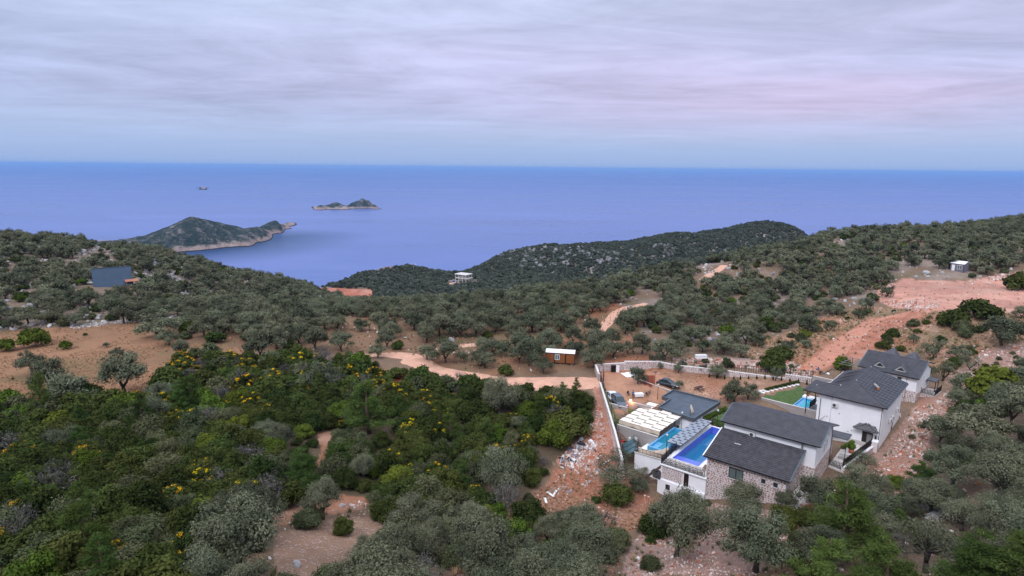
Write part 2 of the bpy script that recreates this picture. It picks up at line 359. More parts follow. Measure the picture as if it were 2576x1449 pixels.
# regions of the ground, outlined as they lie in the picture (used to choose soil and planting)
REG = dict(
 field=[(-60, 838), (0, 832), (190, 822), (345, 812), (400, 855), (480, 862), (560, 868), (625, 878), (600, 900), (470, 905), (405, 950), (385, 990), (300, 990), (270, 978), (200, 985), (120, 1012), (0, 1024), (-60, 1030)],
 maquis=[(-80, 1026), (0, 1024), (120, 1012), (200, 985), (300, 988), (388, 992), (405, 950), (470, 905), (620, 895), (760, 905), (880, 908), (960, 935), (1100, 950), (1230, 975), (1380, 978), (1488, 985), (1492, 1050), (1435, 1115), (1370, 1200), (1290, 1290), (1180, 1320), (1000, 1265), (860, 1262), (700, 1300), (600, 1290), (480, 1449), (420, 1560), (-80, 1560)],
 scree=[(1494, 972), (1512, 972), (1535, 1060), (1575, 1180), (1560, 1195), (1430, 1180), (1400, 1160), (1440, 1120), (1500, 1050)],
 pathgap=[(795, 1085), (850, 1080), (842, 1130), (822, 1238), (935, 1250), (905, 1285), (770, 1300), (690, 1328), (675, 1302), (780, 1262), (800, 1200), (802, 1130)],
 stonygap=[(690, 1345), (800, 1310), (960, 1296), (985, 1330), (900, 1400), (880, 1500), (700, 1500), (690, 1420)],
 redbank=[(968, 948), (1000, 940), (1042, 937), (1050, 970), (1000, 978), (975, 972)],
 clearing=[(1400, 1178), (1570, 1190), (1650, 1262), (1640, 1320), (1560, 1350), (1480, 1310), (1360, 1330), (1270, 1310), (1330, 1250), (1380, 1215)],
 debris_slope=[(1660, 1255), (1990, 1285), (2010, 1330), (1990, 1380), (1900, 1449), (1560, 1449), (1600, 1360), (1640, 1300)],
 carpark=[(1508, 925), (1560, 915), (1700, 955), (1680, 1010), (1640, 1040), (1530, 1040), (1512, 985)],
 orchard=[(1560, 914), (1700, 916), (1900, 942), (2030, 955), (1990, 975), (1900, 1000), (1830, 1010), (1700, 985), (1650, 945)],
 redpatch=[(1603, 941), (1645, 943), (1644, 968), (1630, 972), (1606, 958)],
 pad=[(2205, 728), (2270, 702), (2420, 708), (2576, 684), (2660, 680), (2660, 790), (2540, 790), (2480, 772), (2330, 786), (2240, 772), (2200, 752)],
 track=[(2070, 930), (2000, 935), (2085, 860), (2190, 800), (2300, 782), (2330, 790), (2250, 830), (2200, 880), (2160, 905), (2120, 920)],
 rightbare=[(1830, 905), (1900, 860), (1990, 835), (2070, 800), (2160, 770), (2250, 775), (2480, 790), (2660, 795), (2660, 865), (2420, 900), (2480, 960), (2400, 960), (2340, 930), (2330, 890), (2170, 885), (2060, 945), (1900, 935)],
 rightrubble=[(1690, 900), (1830, 900), (1960, 905), (2060, 930), (2030, 948), (1850, 925), (1700, 912)],
 vslope=[(2210, 1130), (2290, 1040), (2330, 990), (2390, 985), (2420, 1010), (2350, 1060), (2330, 1130), (2310, 1230), (2230, 1250), (2150, 1215), (2100, 1260), (2010, 1290), (1990, 1270), (2080, 1225)],
 wall_rubble=[(2370, 960), (2480, 880), (2576, 860), (2600, 900), (2500, 950), (2420, 985)],
 redlot=[(775, 722), (940, 727), (936, 756), (870, 756), (800, 737)],
 lefthill=[(-80, 600), (0, 596), (180, 606), (430, 640), (600, 688), (780, 716), (860, 760), (700, 790), (500, 800), (345, 812), (190, 822), (0, 832), (-80, 838)],
 headland=[(780, 722), (850, 700), (1030, 670), (1250, 620), (1700, 570), (1960, 540), (2050, 590), (2060, 606), (1900, 640), (1700, 680), (1500, 720), (1300, 748), (1150, 762), (940, 760)],
 righthill=[(1500, 720), (1900, 636), (2060, 600), (2300, 560), (2650, 540), (2650, 690), (2400, 700), (2210, 728), (2200, 752), (2240, 775), (2080, 800), (1900, 860), (1830, 900), (1600, 880), (1620, 790), (1540, 760)],
 grove=[(860, 765), (1150, 764), (1500, 722), (1560, 760), (1640, 800), (1600, 885), (1830, 905), (1690, 905), (1560, 912), (1500, 925), (1380, 940), (1240, 945), (1100, 925), (1020, 890), (870, 892), (640, 880), (560, 868), (400, 850), (345, 812), (500, 800), (700, 790)],
 rightlow=[(2330, 990), (2420, 985), (2500, 950), (2660, 880), (2660, 1560), (2000, 1560), (1990, 1380), (2010, 1300), (2100, 1262), (2150, 1215), (2230, 1250), (2310, 1230), (2330, 1130), (2350, 1060), (2400, 1020)],
 bottom=[(420, 1560), (480, 1449), (600, 1290), (700, 1300), (860, 1262), (1000, 1265), (1180, 1320), (1290, 1300), (1360, 1330), (1480, 1310), (1560, 1350), (1560, 1449), (1900, 1449), (1990, 1380), (2000, 1560)],
)
for _k in REG: REG[_k] = [(3400 if x in (2650, 2660) else (-900 if x in (-60, -80) else x), 1950 if y == 1560 else y) for x, y in REG[_k]]
ORDER = ['redpatch', 'pathgap', 'stonygap', 'redbank', 'scree', 'carpark', 'track', 'pad', 'redlot', 'wall_rubble', 'vslope', 'orchard', 'rightrubble', 'clearing', 'debris_slope', 'field', 'maquis', 'rightbare', 'lefthill', 'headland', 'righthill', 'grove', 'rightlow', 'bottom']
def region(px, py):
    out = np.full(len(px), -1)
    for k in range(len(ORDER) - 1, -1, -1):
        out[inpoly(px, py, REG[ORDER[k]])] = k
    return out
SOIL = dict(redpatch=((.20, .042, .022), .1), pathgap=((.36, .17, .10), .4), stonygap=((.33, .21, .145), .8), redbank=((.22, .045, .025), .2), scree=((.48, .25, .18), 1), carpark=((.50, .27, .17), .35), track=((.46, .19, .12), .4), pad=((.56, .29, .22), .35), redlot=((.42, .15, .10), .2),
 wall_rubble=((.42, .26, .20), .8), vslope=((.40, .25, .19), .9), orchard=((.38, .22, .145), .35), rightrubble=((.48, .34, .30), 1), clearing=((.33, .17, .11), .6), debris_slope=((.38, .25, .21), .9),
 field=((.32, .18, .105), 0), maquis=((.13, .095, .06), .1), rightbare=((.33, .21, .13), .45), lefthill=((.22, .165, .12), .5), headland=((.125, .12, .09), .5), righthill=((.20, .135, .09), .4), grove=((.23, .14, .085), .15),
 rightlow=((.20, .14, .10), .4), bottom=((.22, .14, .095), .35))
def build_terrain():
    g = GR; n, k = g.X.shape; X, Y, Z = g.X.ravel(), g.Y.ravel(), g.Z.ravel()
    V = np.c_[X, Y, Z]; i, j = np.meshgrid(np.arange(n - 1), np.arange(k - 1), indexing='ij'); b = (i * k + j).ravel()
    Fc = np.c_[b, b + k, b + k + 1, b + 1][:, ::-1]
    px, py = projn(X, np.maximum(Y, .5), Z)
    r = np.hypot(X, Y); jit = 11 * np.clip(90 / np.maximum(r, 30), .2, 1.5)
    qx = px + jit * fbm(X, Y, 4, 3, 21); qy = py + jit * .5 * fbm(X, Y, 4, 3, 22)
    reg = region(qx, qy)
    C = np.tile(np.array([.22, .15, .10]), (len(X), 1)); S = np.full(len(X), .3)
    for q, name in enumerate(ORDER):
        msk = reg == q; C[msk] = SOIL[name][0]; S[msk] = SOIL[name][1]
    # bare grey rock showing through on the hillsides
    rock = np.clip((fbm(X, Y, 18, 4, 31) - .12) * 5, 0, 1) * np.isin(reg, [ORDER.index(q) for q in ('lefthill', 'righthill', 'headland')])
    rock = rock * np.where(reg == ORDER.index('headland'), .8, .40)
    C = C * (1 - rock[:, None]) + np.array([.36, .32, .30]) * rock[:, None]
    rough = np.isin(reg, [ORDER.index(q) for q in ('pad', 'track', 'carpark', 'scree', 'redlot', 'pathgap', 'rightbare', 'orchard')])
    C = C * (1 + (.30 * fbm(X, Y, 5, 4, 46) + .20 * fbm(X, Y, 1.6, 2, 47)) * rough)[:, None]
    pale = np.clip(fbm(X, Y, 8, 4, 48) * 2.4 - .1, 0, 1) * rough * .55; C = C * (1 - pale[:, None]) + np.array([.60, .38, .29]) * pale[:, None]
    v1 = fbm(X, Y, 14, 4, 41)[:, None]; v2 = fbm(X, Y, 3.0, 3, 42)[:, None]
    C = C * (1 + .22 * v1 + .12 * v2)
    green = np.clip(fbm(X, Y, 11, 4, 51) * 2.2 - .35, 0, 1) * np.isin(reg, [ORDER.index(q) for q in ('rightbare', 'grove', 'orchard', 'clearing', 'righthill', 'vslope', 'bottom', 'lefthill', 'field')]) * .55
    C = C * (1 - green[:, None]) + np.array([.145, .135, .065]) * green[:, None]
    red = np.clip(fbm(X, Y, 16, 3, 61) * 2.5 - .3, 0, 1) * np.isin(reg, [ORDER.index(q) for q in ('rightbare', 'grove', 'clearing', 'scree', 'carpark', 'orchard', 'vslope')]) * .6
    C = C * (1 - red[:, None]) + np.array([.40, .145, .08]) * red[:, None]
    me = np_mesh('ground', V, Fc, M['ground'], smooth=True)
    a = me.attributes.new('soil', 'FLOAT_COLOR', 'POINT'); a.data.foreach_set('color', np.c_[np.clip(C, .01, 1), S].astype(np.float32).ravel())
    return tag(link_mesh('ground', me), 'red and tan hillside soil running down towards the sea', kind='structure')
M = {}
def mat_ground():
    n = NT('ground_soil'); a = n.attr('soil')
    f1 = n.noise(.9, 6, .62, 'World'); f2 = n.noise(6, 4, .7, 'World')
    c = n.mix(n.math('MULTIPLY', f1, .9), a.outputs['Color'], n.mix(1.0, a.outputs['Color'], (.60, .52, .50), 'MULTIPLY'))
    c = n.mix(n.math('MULTIPLY', n.math('SUBTRACT', f2, .52), 2.2, True), c, n.mix(1.0, c, (1.45, 1.45, 1.5), 'MULTIPLY'))
    vo = n.N.new('ShaderNodeTexVoronoi'); vo.inputs['Scale'].default_value = 2.9; vw = n.N.new('ShaderNodeVectorMath'); vw.operation = 'ADD'; n.L.new(n.coord('World'), vw.inputs[0]); wn_ = n.N.new('ShaderNodeTexNoise'); wn_.inputs['Scale'].default_value = 2.2; n.L.new(n.coord('World'), wn_.inputs['Vector']); n.L.new(wn_.outputs['Color'], vw.inputs[1]); n.L.new(vw.outputs[0], vo.inputs['Vector'])
    st = n.math('LESS_THAN', vo.outputs['Distance'], .36); st = n.math('MULTIPLY', st, a.outputs['Alpha'])
    rnd = n.N.new('ShaderNodeSeparateColor'); n.L.new(vo.outputs['Color'], rnd.inputs[0])
    st = n.math('MULTIPLY', st, n.math('GREATER_THAN', rnd.outputs[0], .25)); st = n.math('MULTIPLY', st, n.math('MULTIPLY', n.noise(.7, 3, .6, 'World'), 1.1, True))
    stc = n.ramp(rnd.outputs[1], [(0, (.38, .24, .20)), (.5, (.52, .42, .39)), (1, (.66, .60, .58))])
    c = n.mix(st, c, stc)
    n.set('Base Color', c).set('Roughness', .95).set('Specular IOR Level', .15)
    n.bump(n.math('ADD', n.math('MULTIPLY', f1, 1.0), n.math('ADD', n.math('MULTIPLY', f2, .35), n.math('MULTIPLY', st, .5))), .8, .35)
    return n.m
M['ground'] = mat_ground()
ground = build_terrain()

# ------------------------------------------------------------------ roads
def mat_road(name, c):
    n = NT(name); a = n.noise(.5, 5, .6, 'World'); b = n.noise(5, 4, .7, 'World')
    col_ = n.ramp(a, [(.3, tuple(q * .78 for q in c)), (.7, tuple(min(1, q * 1.12) for q in c))])
    col_ = n.mix(n.math('MULTIPLY', n.math('SUBTRACT', b, .5), 2.5, True), col_, (.62, .48, .42))
    n.set('Base Color', col_).set('Roughness', .95).set('Specular IOR Level', .15); n.bump(n.math('ADD', a, b), .6, .15); return n.m
M['road'] = mat_road('pale_dirt', (.60, .33, .23)); M['redsoil'] = mat_road('red_dirt', (.47, .20, .13))
def ribbon(name, pts, width, mat, lift=.07, label=None, seed=1, taper=True):
    """a road laid on the ground along picture positions"""
    W_ = [hit(*p) for p in pts]; W_ = np.array([p[:2] for p in W_ if p is not None])
    # resample with Catmull-Rom
    P = [W_[0]]
    Q = np.vstack([2 * W_[0] - W_[1], W_, 2 * W_[-1] - W_[-2]])
    for i in range(1, len(Q) - 2):
        L_ = np.linalg.norm(Q[i + 1] - Q[i]); ns = max(2, int(L_ / 1.2))
        for k in range(1, ns + 1):
            t = k / ns
            P.append(.5 * ((2 * Q[i]) + (-Q[i - 1] + Q[i + 1]) * t + (2 * Q[i - 1] - 5 * Q[i] + 4 * Q[i + 1] - Q[i + 2]) * t * t + (-Q[i - 1] + 3 * Q[i] - 3 * Q[i + 1] + Q[i + 2]) * t ** 3))
    P = np.array(P); D = np.gradient(P, axis=0); D /= np.linalg.norm(D, axis=1)[:, None] + 1e-9; Nn = np.c_[-D[:, 1], D[:, 0]]
    wd = np.interp(np.linspace(0, 1, len(P)), np.linspace(0, 1, len(width)), width) if hasattr(width, '__len__') else np.full(len(P), width)
    nc = 9; V = []
    for s_ in np.linspace(-1, 1, nc):
        e = abs(s_) > .9
        o = wd / 2 * s_ * (1 + (fbm(P[:, 0], P[:, 1], 6, 4, seed + int(s_ > 0)) * .55 if e else 0))
        q = P + Nn * o[:, None]; z = GR.h(q[:, 0], q[:, 1]) + (lift if not e else -.05) - (.10 if .3 < abs(s_) < .6 else 0) * .5
        V.append(np.c_[q, z])
    V = np.stack(V, 1).reshape(-1, 3); Fc = []
    for i in range(len(P) - 1):
        for k in range(nc - 1): b = i * nc + k; Fc.append((b, b + nc, b + nc + 1, b + 1))
    Fc = np.array(Fc)
    a, b_, c_ = V[Fc[0][0]], V[Fc[0][1]], V[Fc[0][2]]
    if np.cross(b_ - a, c_ - b_)[2] < 0: Fc = Fc[:, ::-1]
    o = link_mesh(name, np_mesh(name, V, Fc, mat, True)); return tag(o, label, kind='structure')
ROADS = [('dirt_road', [(868, 893), (930, 895), (985, 893), (1035, 897), (1062, 915), (1090, 931), (1140, 942), (1220, 954), (1300, 964), (1400, 966), (1510, 963)], [2.6, 3.6, 5.5, 6.5, 6.5, 6, 6, 6.2, 6.5, 7, 7], M['road'], 'pale pink dirt road curving past the brown cabin to the gateway'),
 ('dirt_road', [(1078, 905), (1085, 888), (1130, 876), (1190, 868), (1260, 864), (1330, 860), (1390, 852)], 3.2, M['road'], 'narrow dirt branch road running through the olive grove'),
 ('dirt_road', [(1505, 834), (1520, 818), (1543, 795), (1565, 780), (1592, 771), (1625, 764)], [3.8, 3.8, 3.8, 3.6, 3.2, 2.5], M['road'], 'pale dirt road bending uphill between the olive trees'),
 ('dirt_road', [(1765, 705), (1780, 696), (1797, 686), (1812, 676), (1820, 668)], 3.6, M['road'], 'short stretch of pale dirt road seen high on the slope'),
 ('dirt_track', [(2040, 925), (2090, 893), (2120, 868), (2150, 845), (2190, 815), (2240, 798), (2290, 788)], [4.5, 5.5, 5, 5.5, 4.5, 4.5, 4], M['redsoil'], 'rutted red dirt track climbing to the cleared pad')]
for nm, pts, w, m_, lb in ROADS: ribbon(nm, pts, w, m_, label=lb)
ribbon('dirt_road', [(1105, 718), (1130, 714), (1150, 711)], 5, M['road'], label='pale track leading to the concrete frame building')
ribbon('dirt_road', [(925, 717), (945, 712), (958, 710)], 7, M['road'], label='short pale track on the far scrub slope')
ribbon('dirt_road', [(1190, 700), (1230, 694), (1262, 690), (1280, 688)], 5, M['redsoil'], label='red cut track beside the concrete frame building')

# ------------------------------------------------------------------ sea
def mat_sea():
    n = NT('sea_water'); pos = n.coord('World')
    def nz(sx, sy, det, rot, dist=.3):
        mp = n.N.new('ShaderNodeMapping'); n.L.new(pos, mp.inputs[0]); mp.inputs['Scale'].default_value = (sx, sy, 1); mp.inputs['Rotation'].default_value = (0, 0, rot)
        t = n.N.new('ShaderNodeTexNoise'); t.inputs['Scale'].default_value = 1; t.inputs['Detail'].default_value = det; t.inputs['Roughness'].default_value = .6; t.inputs['Distortion'].default_value = dist
        n.L.new(mp.outputs[0], t.inputs['Vector']); return t.outputs['Fac']
    w1 = nz(.055, .13, 8, .25); w2 = nz(.0011, .0034, 6, -.2, 1.0); w3 = nz(.00035, .0016, 4, .12, .8)
    sep = n.N.new('ShaderNodeSeparateXYZ'); n.L.new(pos, sep.inputs[0])
    w4 = nz(.006, .030, 6, .1, 1.5); band = n.math('ADD', n.math('ADD', n.math('MULTIPLY', w2, .45), n.math('MULTIPLY', w3, .35)), n.math('MULTIPLY', w4, .20))
    c = n.ramp(band, [(.36, (.056, .098, .285)), (.5, (.082, .130, .345)), (.64, (.122, .168, .40))])
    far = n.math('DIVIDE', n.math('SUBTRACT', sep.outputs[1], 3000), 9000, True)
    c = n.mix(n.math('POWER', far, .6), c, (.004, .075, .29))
    # clear teal shallows off the headland
    at = n.attr('shallow')
    c = n.mix(at.outputs['Fac'], c, (.002, .035, .10))
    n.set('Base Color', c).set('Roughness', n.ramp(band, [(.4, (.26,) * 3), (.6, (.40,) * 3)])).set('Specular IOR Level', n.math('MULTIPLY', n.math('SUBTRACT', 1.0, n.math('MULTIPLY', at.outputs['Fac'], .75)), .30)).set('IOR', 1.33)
    n.bump(w1, .8, 1.6)
    return n.m
M['sea'] = mat_sea()
def build_sea():
    ys = np.r_[-1500, -300, np.linspace(150, 3400, 90), np.exp(np.linspace(math.log(3600), math.log(62000), 36))]
    ts = np.linspace(-1, 1, 121); V = []
    for y in ys:
        hw = max(2600, abs(y) * 1.25); 
        for t in ts: V.append((t * hw, y, 0))
    V = np.array(V); k = len(ts); Fc = []
    for i in range(len(ys) - 1):
        for j in range(k - 1): b = i * k + j; Fc.append((b, b + 1, b + k + 1, b + k))
    me = np_mesh('sea', V, np.array(Fc), M['sea'])
    px, py = projn(V[:, 0], np.maximum(V[:, 1], 1), V[:, 2])
    poly = [(420, 655), (470, 640), (560, 629), (660, 612), (715, 590), (735, 600), (640, 640), (560, 668), (500, 676), (430, 668)]
    # distance of a sea point from the headland shore, in metres, sets the depth of the water
    sh = np.array([atz(x, y, -200)[:2] for x, y in ((380, 642), (430, 637), (480, 633), (540, 628), (600, 621), (650, 610), (690, 598))])
    P = V[:, :2]; dmin = np.full(len(P), 1e9)
    for a, b in zip(sh[:-1], sh[1:]):
        ab = b - a; t = np.clip(((P - a) @ ab) / (ab @ ab), 0, 1); dmin = np.minimum(dmin, np.linalg.norm(P - (a + t[:, None] * ab), axis=1))
    s = np.clip(1 - dmin / 260, 0, 1) ** 1.0 * .95
    a = me.attributes.new('shallow', 'FLOAT', 'POINT'); a.data.foreach_set('value', s.astype(np.float32))
    return tag(link_mesh('sea', me), 'calm blue violet sea reaching to the horizon', kind='structure')
build_sea()

# ------------------------------------------------------------------ islands
def mat_island():
    n = NT('island_scrub'); a = n.attr('h'); z = a.outputs['Fac']
    f = n.noise(.035, 8, .68, 'World'); f2 = n.noise(.13, 5, .72, 'World')
    g = n.ramp(n.math('ADD', n.math('MULTIPLY', f, .55), n.math('MULTIPLY', f2, .45)), [(.40, (.022, .042, .042)), (.50, (.045, .062, .055)), (.565, (.13, .125, .12)), (.64, (.34, .30, .29))])
    shore = n.ramp(n.math('ADD', n.math('MULTIPLY', f2, .6), n.math('MULTIPLY', f, .4)), [(.36, (.20, .145, .125)), (.55, (.42, .32, .29)), (.7, (.52, .43, .40))])
    t = n.math('SUBTRACT', z, n.math('MULTIPLY', n.math('SUBTRACT', f, .5), 22))
    c = n.mix(n.math('MULTIPLY', n.math('SUBTRACT', t, a.outputs['Vector'] if False else 6.5), .16, True), shore, g)
    c = n.mix(n.math('MULTIPLY', n.math('SUBTRACT', 2.2, z), 1.2, True), c, (.035, .03, .035))
    n.set('Base Color', c).set('Roughness', .95).set('Specular IOR Level', .1)
    n.bump(n.math('ADD', n.math('MULTIPLY', f, 2.0), f2), 1.0, 9.0); return n.m
M['island'] = mat_island()
def island(shore_near, ridge, back, label, res=(220, 90), amp=5, pad_=60, shore_amp=.0):
    pts, val = [], []
    N_ = [atz(x, y, -200) for x, y in shore_near]
    for p in N_: pts.append(p[:2]); val.append(0.2); u = p[:2] / np.linalg.norm(p[:2]); pts.append(p[:2] - u * pad_); val.append(-9)
    R_ = [aty(x, y, Y) for x, y, Y in ridge]
    for p in R_:
        pts.append(p[:2]); val.append(p[2] + ZC); u = p[:2] / np.linalg.norm(p[:2]); azn = math.atan2(p[0], p[1]); k_ = min(N_, key=lambda q: abs(math.atan2(q[0], q[1]) - azn)); rn = np.linalg.norm(k_[:2]); rp = np.linalg.norm(p[:2])
        if abs(math.atan2(k_[0], k_[1]) - azn) < .02 and rp - rn > 40:
            for fq, hq in ((.10, .20), (.4, .60), (.75, .9)): pts.append(u * (rn + (rp - rn) * fq)); val.append((p[2] + ZC) * hq)
        pts.append(u * (rp + back * .45)); val.append((p[2] + ZC) * .55); pts.append(p[:2] + u * back); val.append(-.5); pts.append(p[:2] + u * (back + pad_)); val.append(-12)
    for e, s_ in ((N_[0], -1), (N_[-1], 1)):
        for dr in (-pad_, 0, back * .5, back):
            u = e[:2] / np.linalg.norm(e[:2]); w = np.array([u[1], -u[0]]); q = e[:2] + u * dr + w * s_ * pad_; pts.append(q); val.append(-12)
    pts = np.array(pts); f = RBF(pts, val, 1e-5)
    az = np.arctan2(pts[:, 0], pts[:, 1]); rr = np.hypot(pts[:, 0], pts[:, 1])
    A, R = np.meshgrid(np.linspace(az.min() - .004, az.max() + .004, res[0]), np.linspace(rr.min(), rr.max(), res[1]))
    X, Y = (R * np.sin(A)).ravel(), (R * np.cos(A)).ravel(); Z = f(X, Y)
    Z = Z + fbm(X, Y, 55, 6, 71, .64) * amp * np.clip(Z / 14, .12, 1)
    edge = np.minimum(np.minimum(A - A.min(), A.max() - A) / (A.max() - A.min()), np.minimum(R - R.min(), R.max() - R) / (R.max() - R.min())).ravel()
    Z = np.where(edge < .012, -15, Z); Z = np.maximum(Z, -15)
    k = res[0]; i, j = np.meshgrid(np.arange(res[1] - 1), np.arange(k - 1), indexing='ij'); b = (i * k + j).ravel()
    me = np_mesh('island', np.c_[X, Y, Z], np.c_[b, b + k, b + k + 1, b + 1][:, ::-1], M['island'], True)
    at = me.attributes.new('h', 'FLOAT', 'POINT'); at.data.foreach_set('value', Z.astype(np.float32))
    return tag(link_mesh('island', me), label, 'island', kind='structure')
island([(225, 640), (300, 640), (350, 640), (400, 637), (450, 635), (520, 629), (600, 621), (650, 610), (685, 599), (697, 588), (715, 580), (724, 573)],
       [(225, 617, 1430), (280, 611, 1445), (330, 600, 1460), (400, 580, 1490), (440, 562, 1520), (480, 549, 1545), (510, 553, 1570), (560, 565, 1605), (585, 570, 1630), (620, 576, 1660), (650, 568, 1720), (700, 558, 1890), (722, 562, 2000)],
       230, 'long dark scrub covered headland with a pink rock shore pointing right', (420, 150), 8)
island([(790, 526), (815, 526), (850, 527), (880, 525), (900, 522.5), (925, 522), (944, 520)],
       [(792, 524, 2880), (812, 517, 2920), (836, 511, 2940), (855, 514, 2940), (874, 520, 2930), (882, 513, 2980), (897, 505, 3000), (911, 498, 3020), (927, 503, 3020), (942, 514, 3000)],
       260, 'small rocky island with two humps lying off the headland', (220, 80), 2.5, 90)
island([(488, 477.2), (500, 477.4), (515, 477.6), (530, 477.4)], [(489, 475.4, 5400), (503, 472.4, 5450), (516, 472.0, 5450), (529, 475.0, 5400)], 160, 'tiny flat rock islet far out on the sea', (80, 30), 2, 90)
# ================================================================== VEGETATION
def mat_leaf(name, a, b, c=None, trans=.12, rough=.65):
    n = NT(name); n.N.remove(n.p)
    t = n.attr('tint').outputs['Fac']; oi = n.N.new('ShaderNodeObjectInfo').outputs['Random']
    base = n.mix(t, a, b)
    base = n.mix(n.math('MULTIPLY', oi, 1.0), base, n.mix(t, c or a, b))
    br = n.math('ADD', n.math('MULTIPLY', oi, .5), .75)
    hs = n.N.new('ShaderNodeHueSaturation'); n.L.new(br, hs.inputs['Value']); n.L.new(base, hs.inputs['Color'])
    n.L.new(n.math('ADD', n.math('MULTIPLY', n.math('FRACT', n.math('MULTIPLY', oi, 7.3)), .05), .475), hs.inputs['Hue'])
    d = n.N.new('ShaderNodeBsdfDiffuse'); tr = n.N.new('ShaderNodeBsdfTranslucent'); mx = n.N.new('ShaderNodeMixShader'); mx.inputs[0].default_value = trans
    n.L.new(hs.outputs[0], d.inputs[0]); n.L.new(hs.outputs[0], tr.inputs[0]); n.L.new(d.outputs[0], mx.inputs[1]); n.L.new(tr.outputs[0], mx.inputs[2]); n.L.new(mx.outputs[0], n.out.inputs[0])
    return n.m
M['olive'] = mat_leaf('olive_leaf', (.040, .050, .030), (.200, .208, .132), (.078, .080, .050))
M['oak'] = mat_leaf('evergreen_leaf', (.014, .026, .009), (.078, .098, .028), (.042, .050, .012))
M['lime'] = mat_leaf('bright_leaf', (.042, .066, .012), (.112, .155, .024), (.060, .076, .014))
M['grey'] = mat_leaf('grey_twig', (.105, .095, .095), (.19, .165, .165), (.12, .115, .10))
M['sage'] = mat_leaf('sage_leaf', (.030, .042, .021), (.138, .150, .076), (.060, .062, .030))
M['scrub'] = mat_leaf('far_scrub_leaf', (.040, .052, .040), (.115, .132, .104), (.060, .068, .055))
M['pine'] = mat_leaf('pine_needles', (.030, .055, .014), (.088, .135, .036), (.045, .065, .014))
M['flower'] = mat_leaf('broom_flower', (.42, .24, .008), (.72, .44, .012), (.52, .33, .01), .1)
M['weed'] = mat_leaf('weed_leaf', (.11, .12, .045), (.24, .24, .12), (.20, .16, .08))
M['bark'] = simple('olive_bark', (.060, .048, .040), .95, .3, 3, bump=.5)
M['palebark'] = simple('pine_bark', (.115, .075, .055), .95, .3, 3, bump=.5)

def leaves(rg, C, R, n, size, asp, up=.25, shell=.35, tilt=.8, core=0.0):
    """n leaf cards spread through lobes (centres C, radii R (3,)), returns verts, faces, tint"""
    C = np.array(C, float); R = np.array(R, float); w = (R[:, 0] * R[:, 1] * R[:, 2]) ** .67; w = w / w.sum()
    k = rg.choice(len(C), n, p=w); d = rg.normal(size=(n, 3)); d[:, 2] += up; d /= np.linalg.norm(d, axis=1)[:, None]
    r = 1 - shell * rg.random(n) ** 1.4
    jag = 1 + .16 * np.sin(d[:, 0] * 7 + k * 1.7) * np.cos(d[:, 1] * 6 + k) + .10 * rg.normal(size=n)
    p = C[k] + d * R[k] * (r * jag)[:, None]
    nrm = d * (tilt + .5) + rg.normal(size=(n, 3)) * .6; nrm[:, 2] += .25; nrm /= np.linalg.norm(nrm, axis=1)[:, None]
    a = np.cross(nrm, rg.normal(size=(n, 3))); a /= np.linalg.norm(a, axis=1)[:, None] + 1e-9; b = np.cross(nrm, a)
    s = size * (.6 + .8 * rg.random(n)); L = (a * s[:, None]); Wd = (b * (s * asp)[:, None])
    V = np.stack([p - L, p - Wd * .9 + L * .1, p + L, p + Wd * .9 - L * .1], 1).reshape(-1, 3)
    Fc = np.arange(n * 4).reshape(n, 4)
    lob = rg.random(len(C)); t = np.clip(.05 + .55 * lob[k] + .40 * rg.random(n), 0, 1); T = np.repeat(t, 4)
    if core:        # dense twiggy heart, a darkest-tint solid added to block light and shade gaps
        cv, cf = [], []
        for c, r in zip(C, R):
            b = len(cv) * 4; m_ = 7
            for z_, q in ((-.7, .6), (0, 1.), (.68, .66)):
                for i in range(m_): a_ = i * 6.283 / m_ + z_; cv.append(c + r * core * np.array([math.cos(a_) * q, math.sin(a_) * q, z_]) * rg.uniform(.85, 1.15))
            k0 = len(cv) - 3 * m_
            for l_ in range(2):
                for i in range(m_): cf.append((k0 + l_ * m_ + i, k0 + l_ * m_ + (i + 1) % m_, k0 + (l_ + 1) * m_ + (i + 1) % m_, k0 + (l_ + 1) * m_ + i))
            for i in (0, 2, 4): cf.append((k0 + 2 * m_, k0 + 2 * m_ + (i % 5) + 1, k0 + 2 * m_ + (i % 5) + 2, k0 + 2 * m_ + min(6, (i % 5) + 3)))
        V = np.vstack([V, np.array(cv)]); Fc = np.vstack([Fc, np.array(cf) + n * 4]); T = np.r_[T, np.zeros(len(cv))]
    return V, Fc, T
def crown_mesh(name, parts, mats):
    Vs, Fs, Ts, Ms = [], [], [], []; off = 0
    for V, Fc, T, mi in parts:
        Vs.append(V); Fs.append(Fc + off); Ts.append(T); Ms.append(np.full(len(Fc), mi)); off += len(V)
    me = np_mesh(name, np.vstack(Vs), np.vstack(Fs), mats)
    a = me.attributes.new('tint', 'FLOAT', 'POINT'); a.data.foreach_set('value', np.concatenate(Ts).astype(np.float32))
    mi = np.concatenate(Ms).astype(np.int32)
    if mi.any(): me.polygons.foreach_set('material_index', mi)
    return me
def lobes(rg, n, R, H, z0, fr=.42, flat=.8, open_=0.0):
    C, Rr = [], []
    for i in range(n):
        a = i * 2.399 + rg.random() * .7; q = math.sqrt((i + .5) / n); rr = R * q * (.74 + open_ * .12) * (.85 + .3 * rg.random())
        top = H * math.sqrt(max(0, 1 - (q * .80) ** 2)); lr = R * fr * (.62 + .75 * rg.random())
        zz = z0 + max(lr * .5, (top - lr * flat) * (.45 + .6 * rg.random()))
        C.append((rr * math.cos(a), rr * math.sin(a), zz)); Rr.append((lr, lr, lr * flat))
    return C, Rr
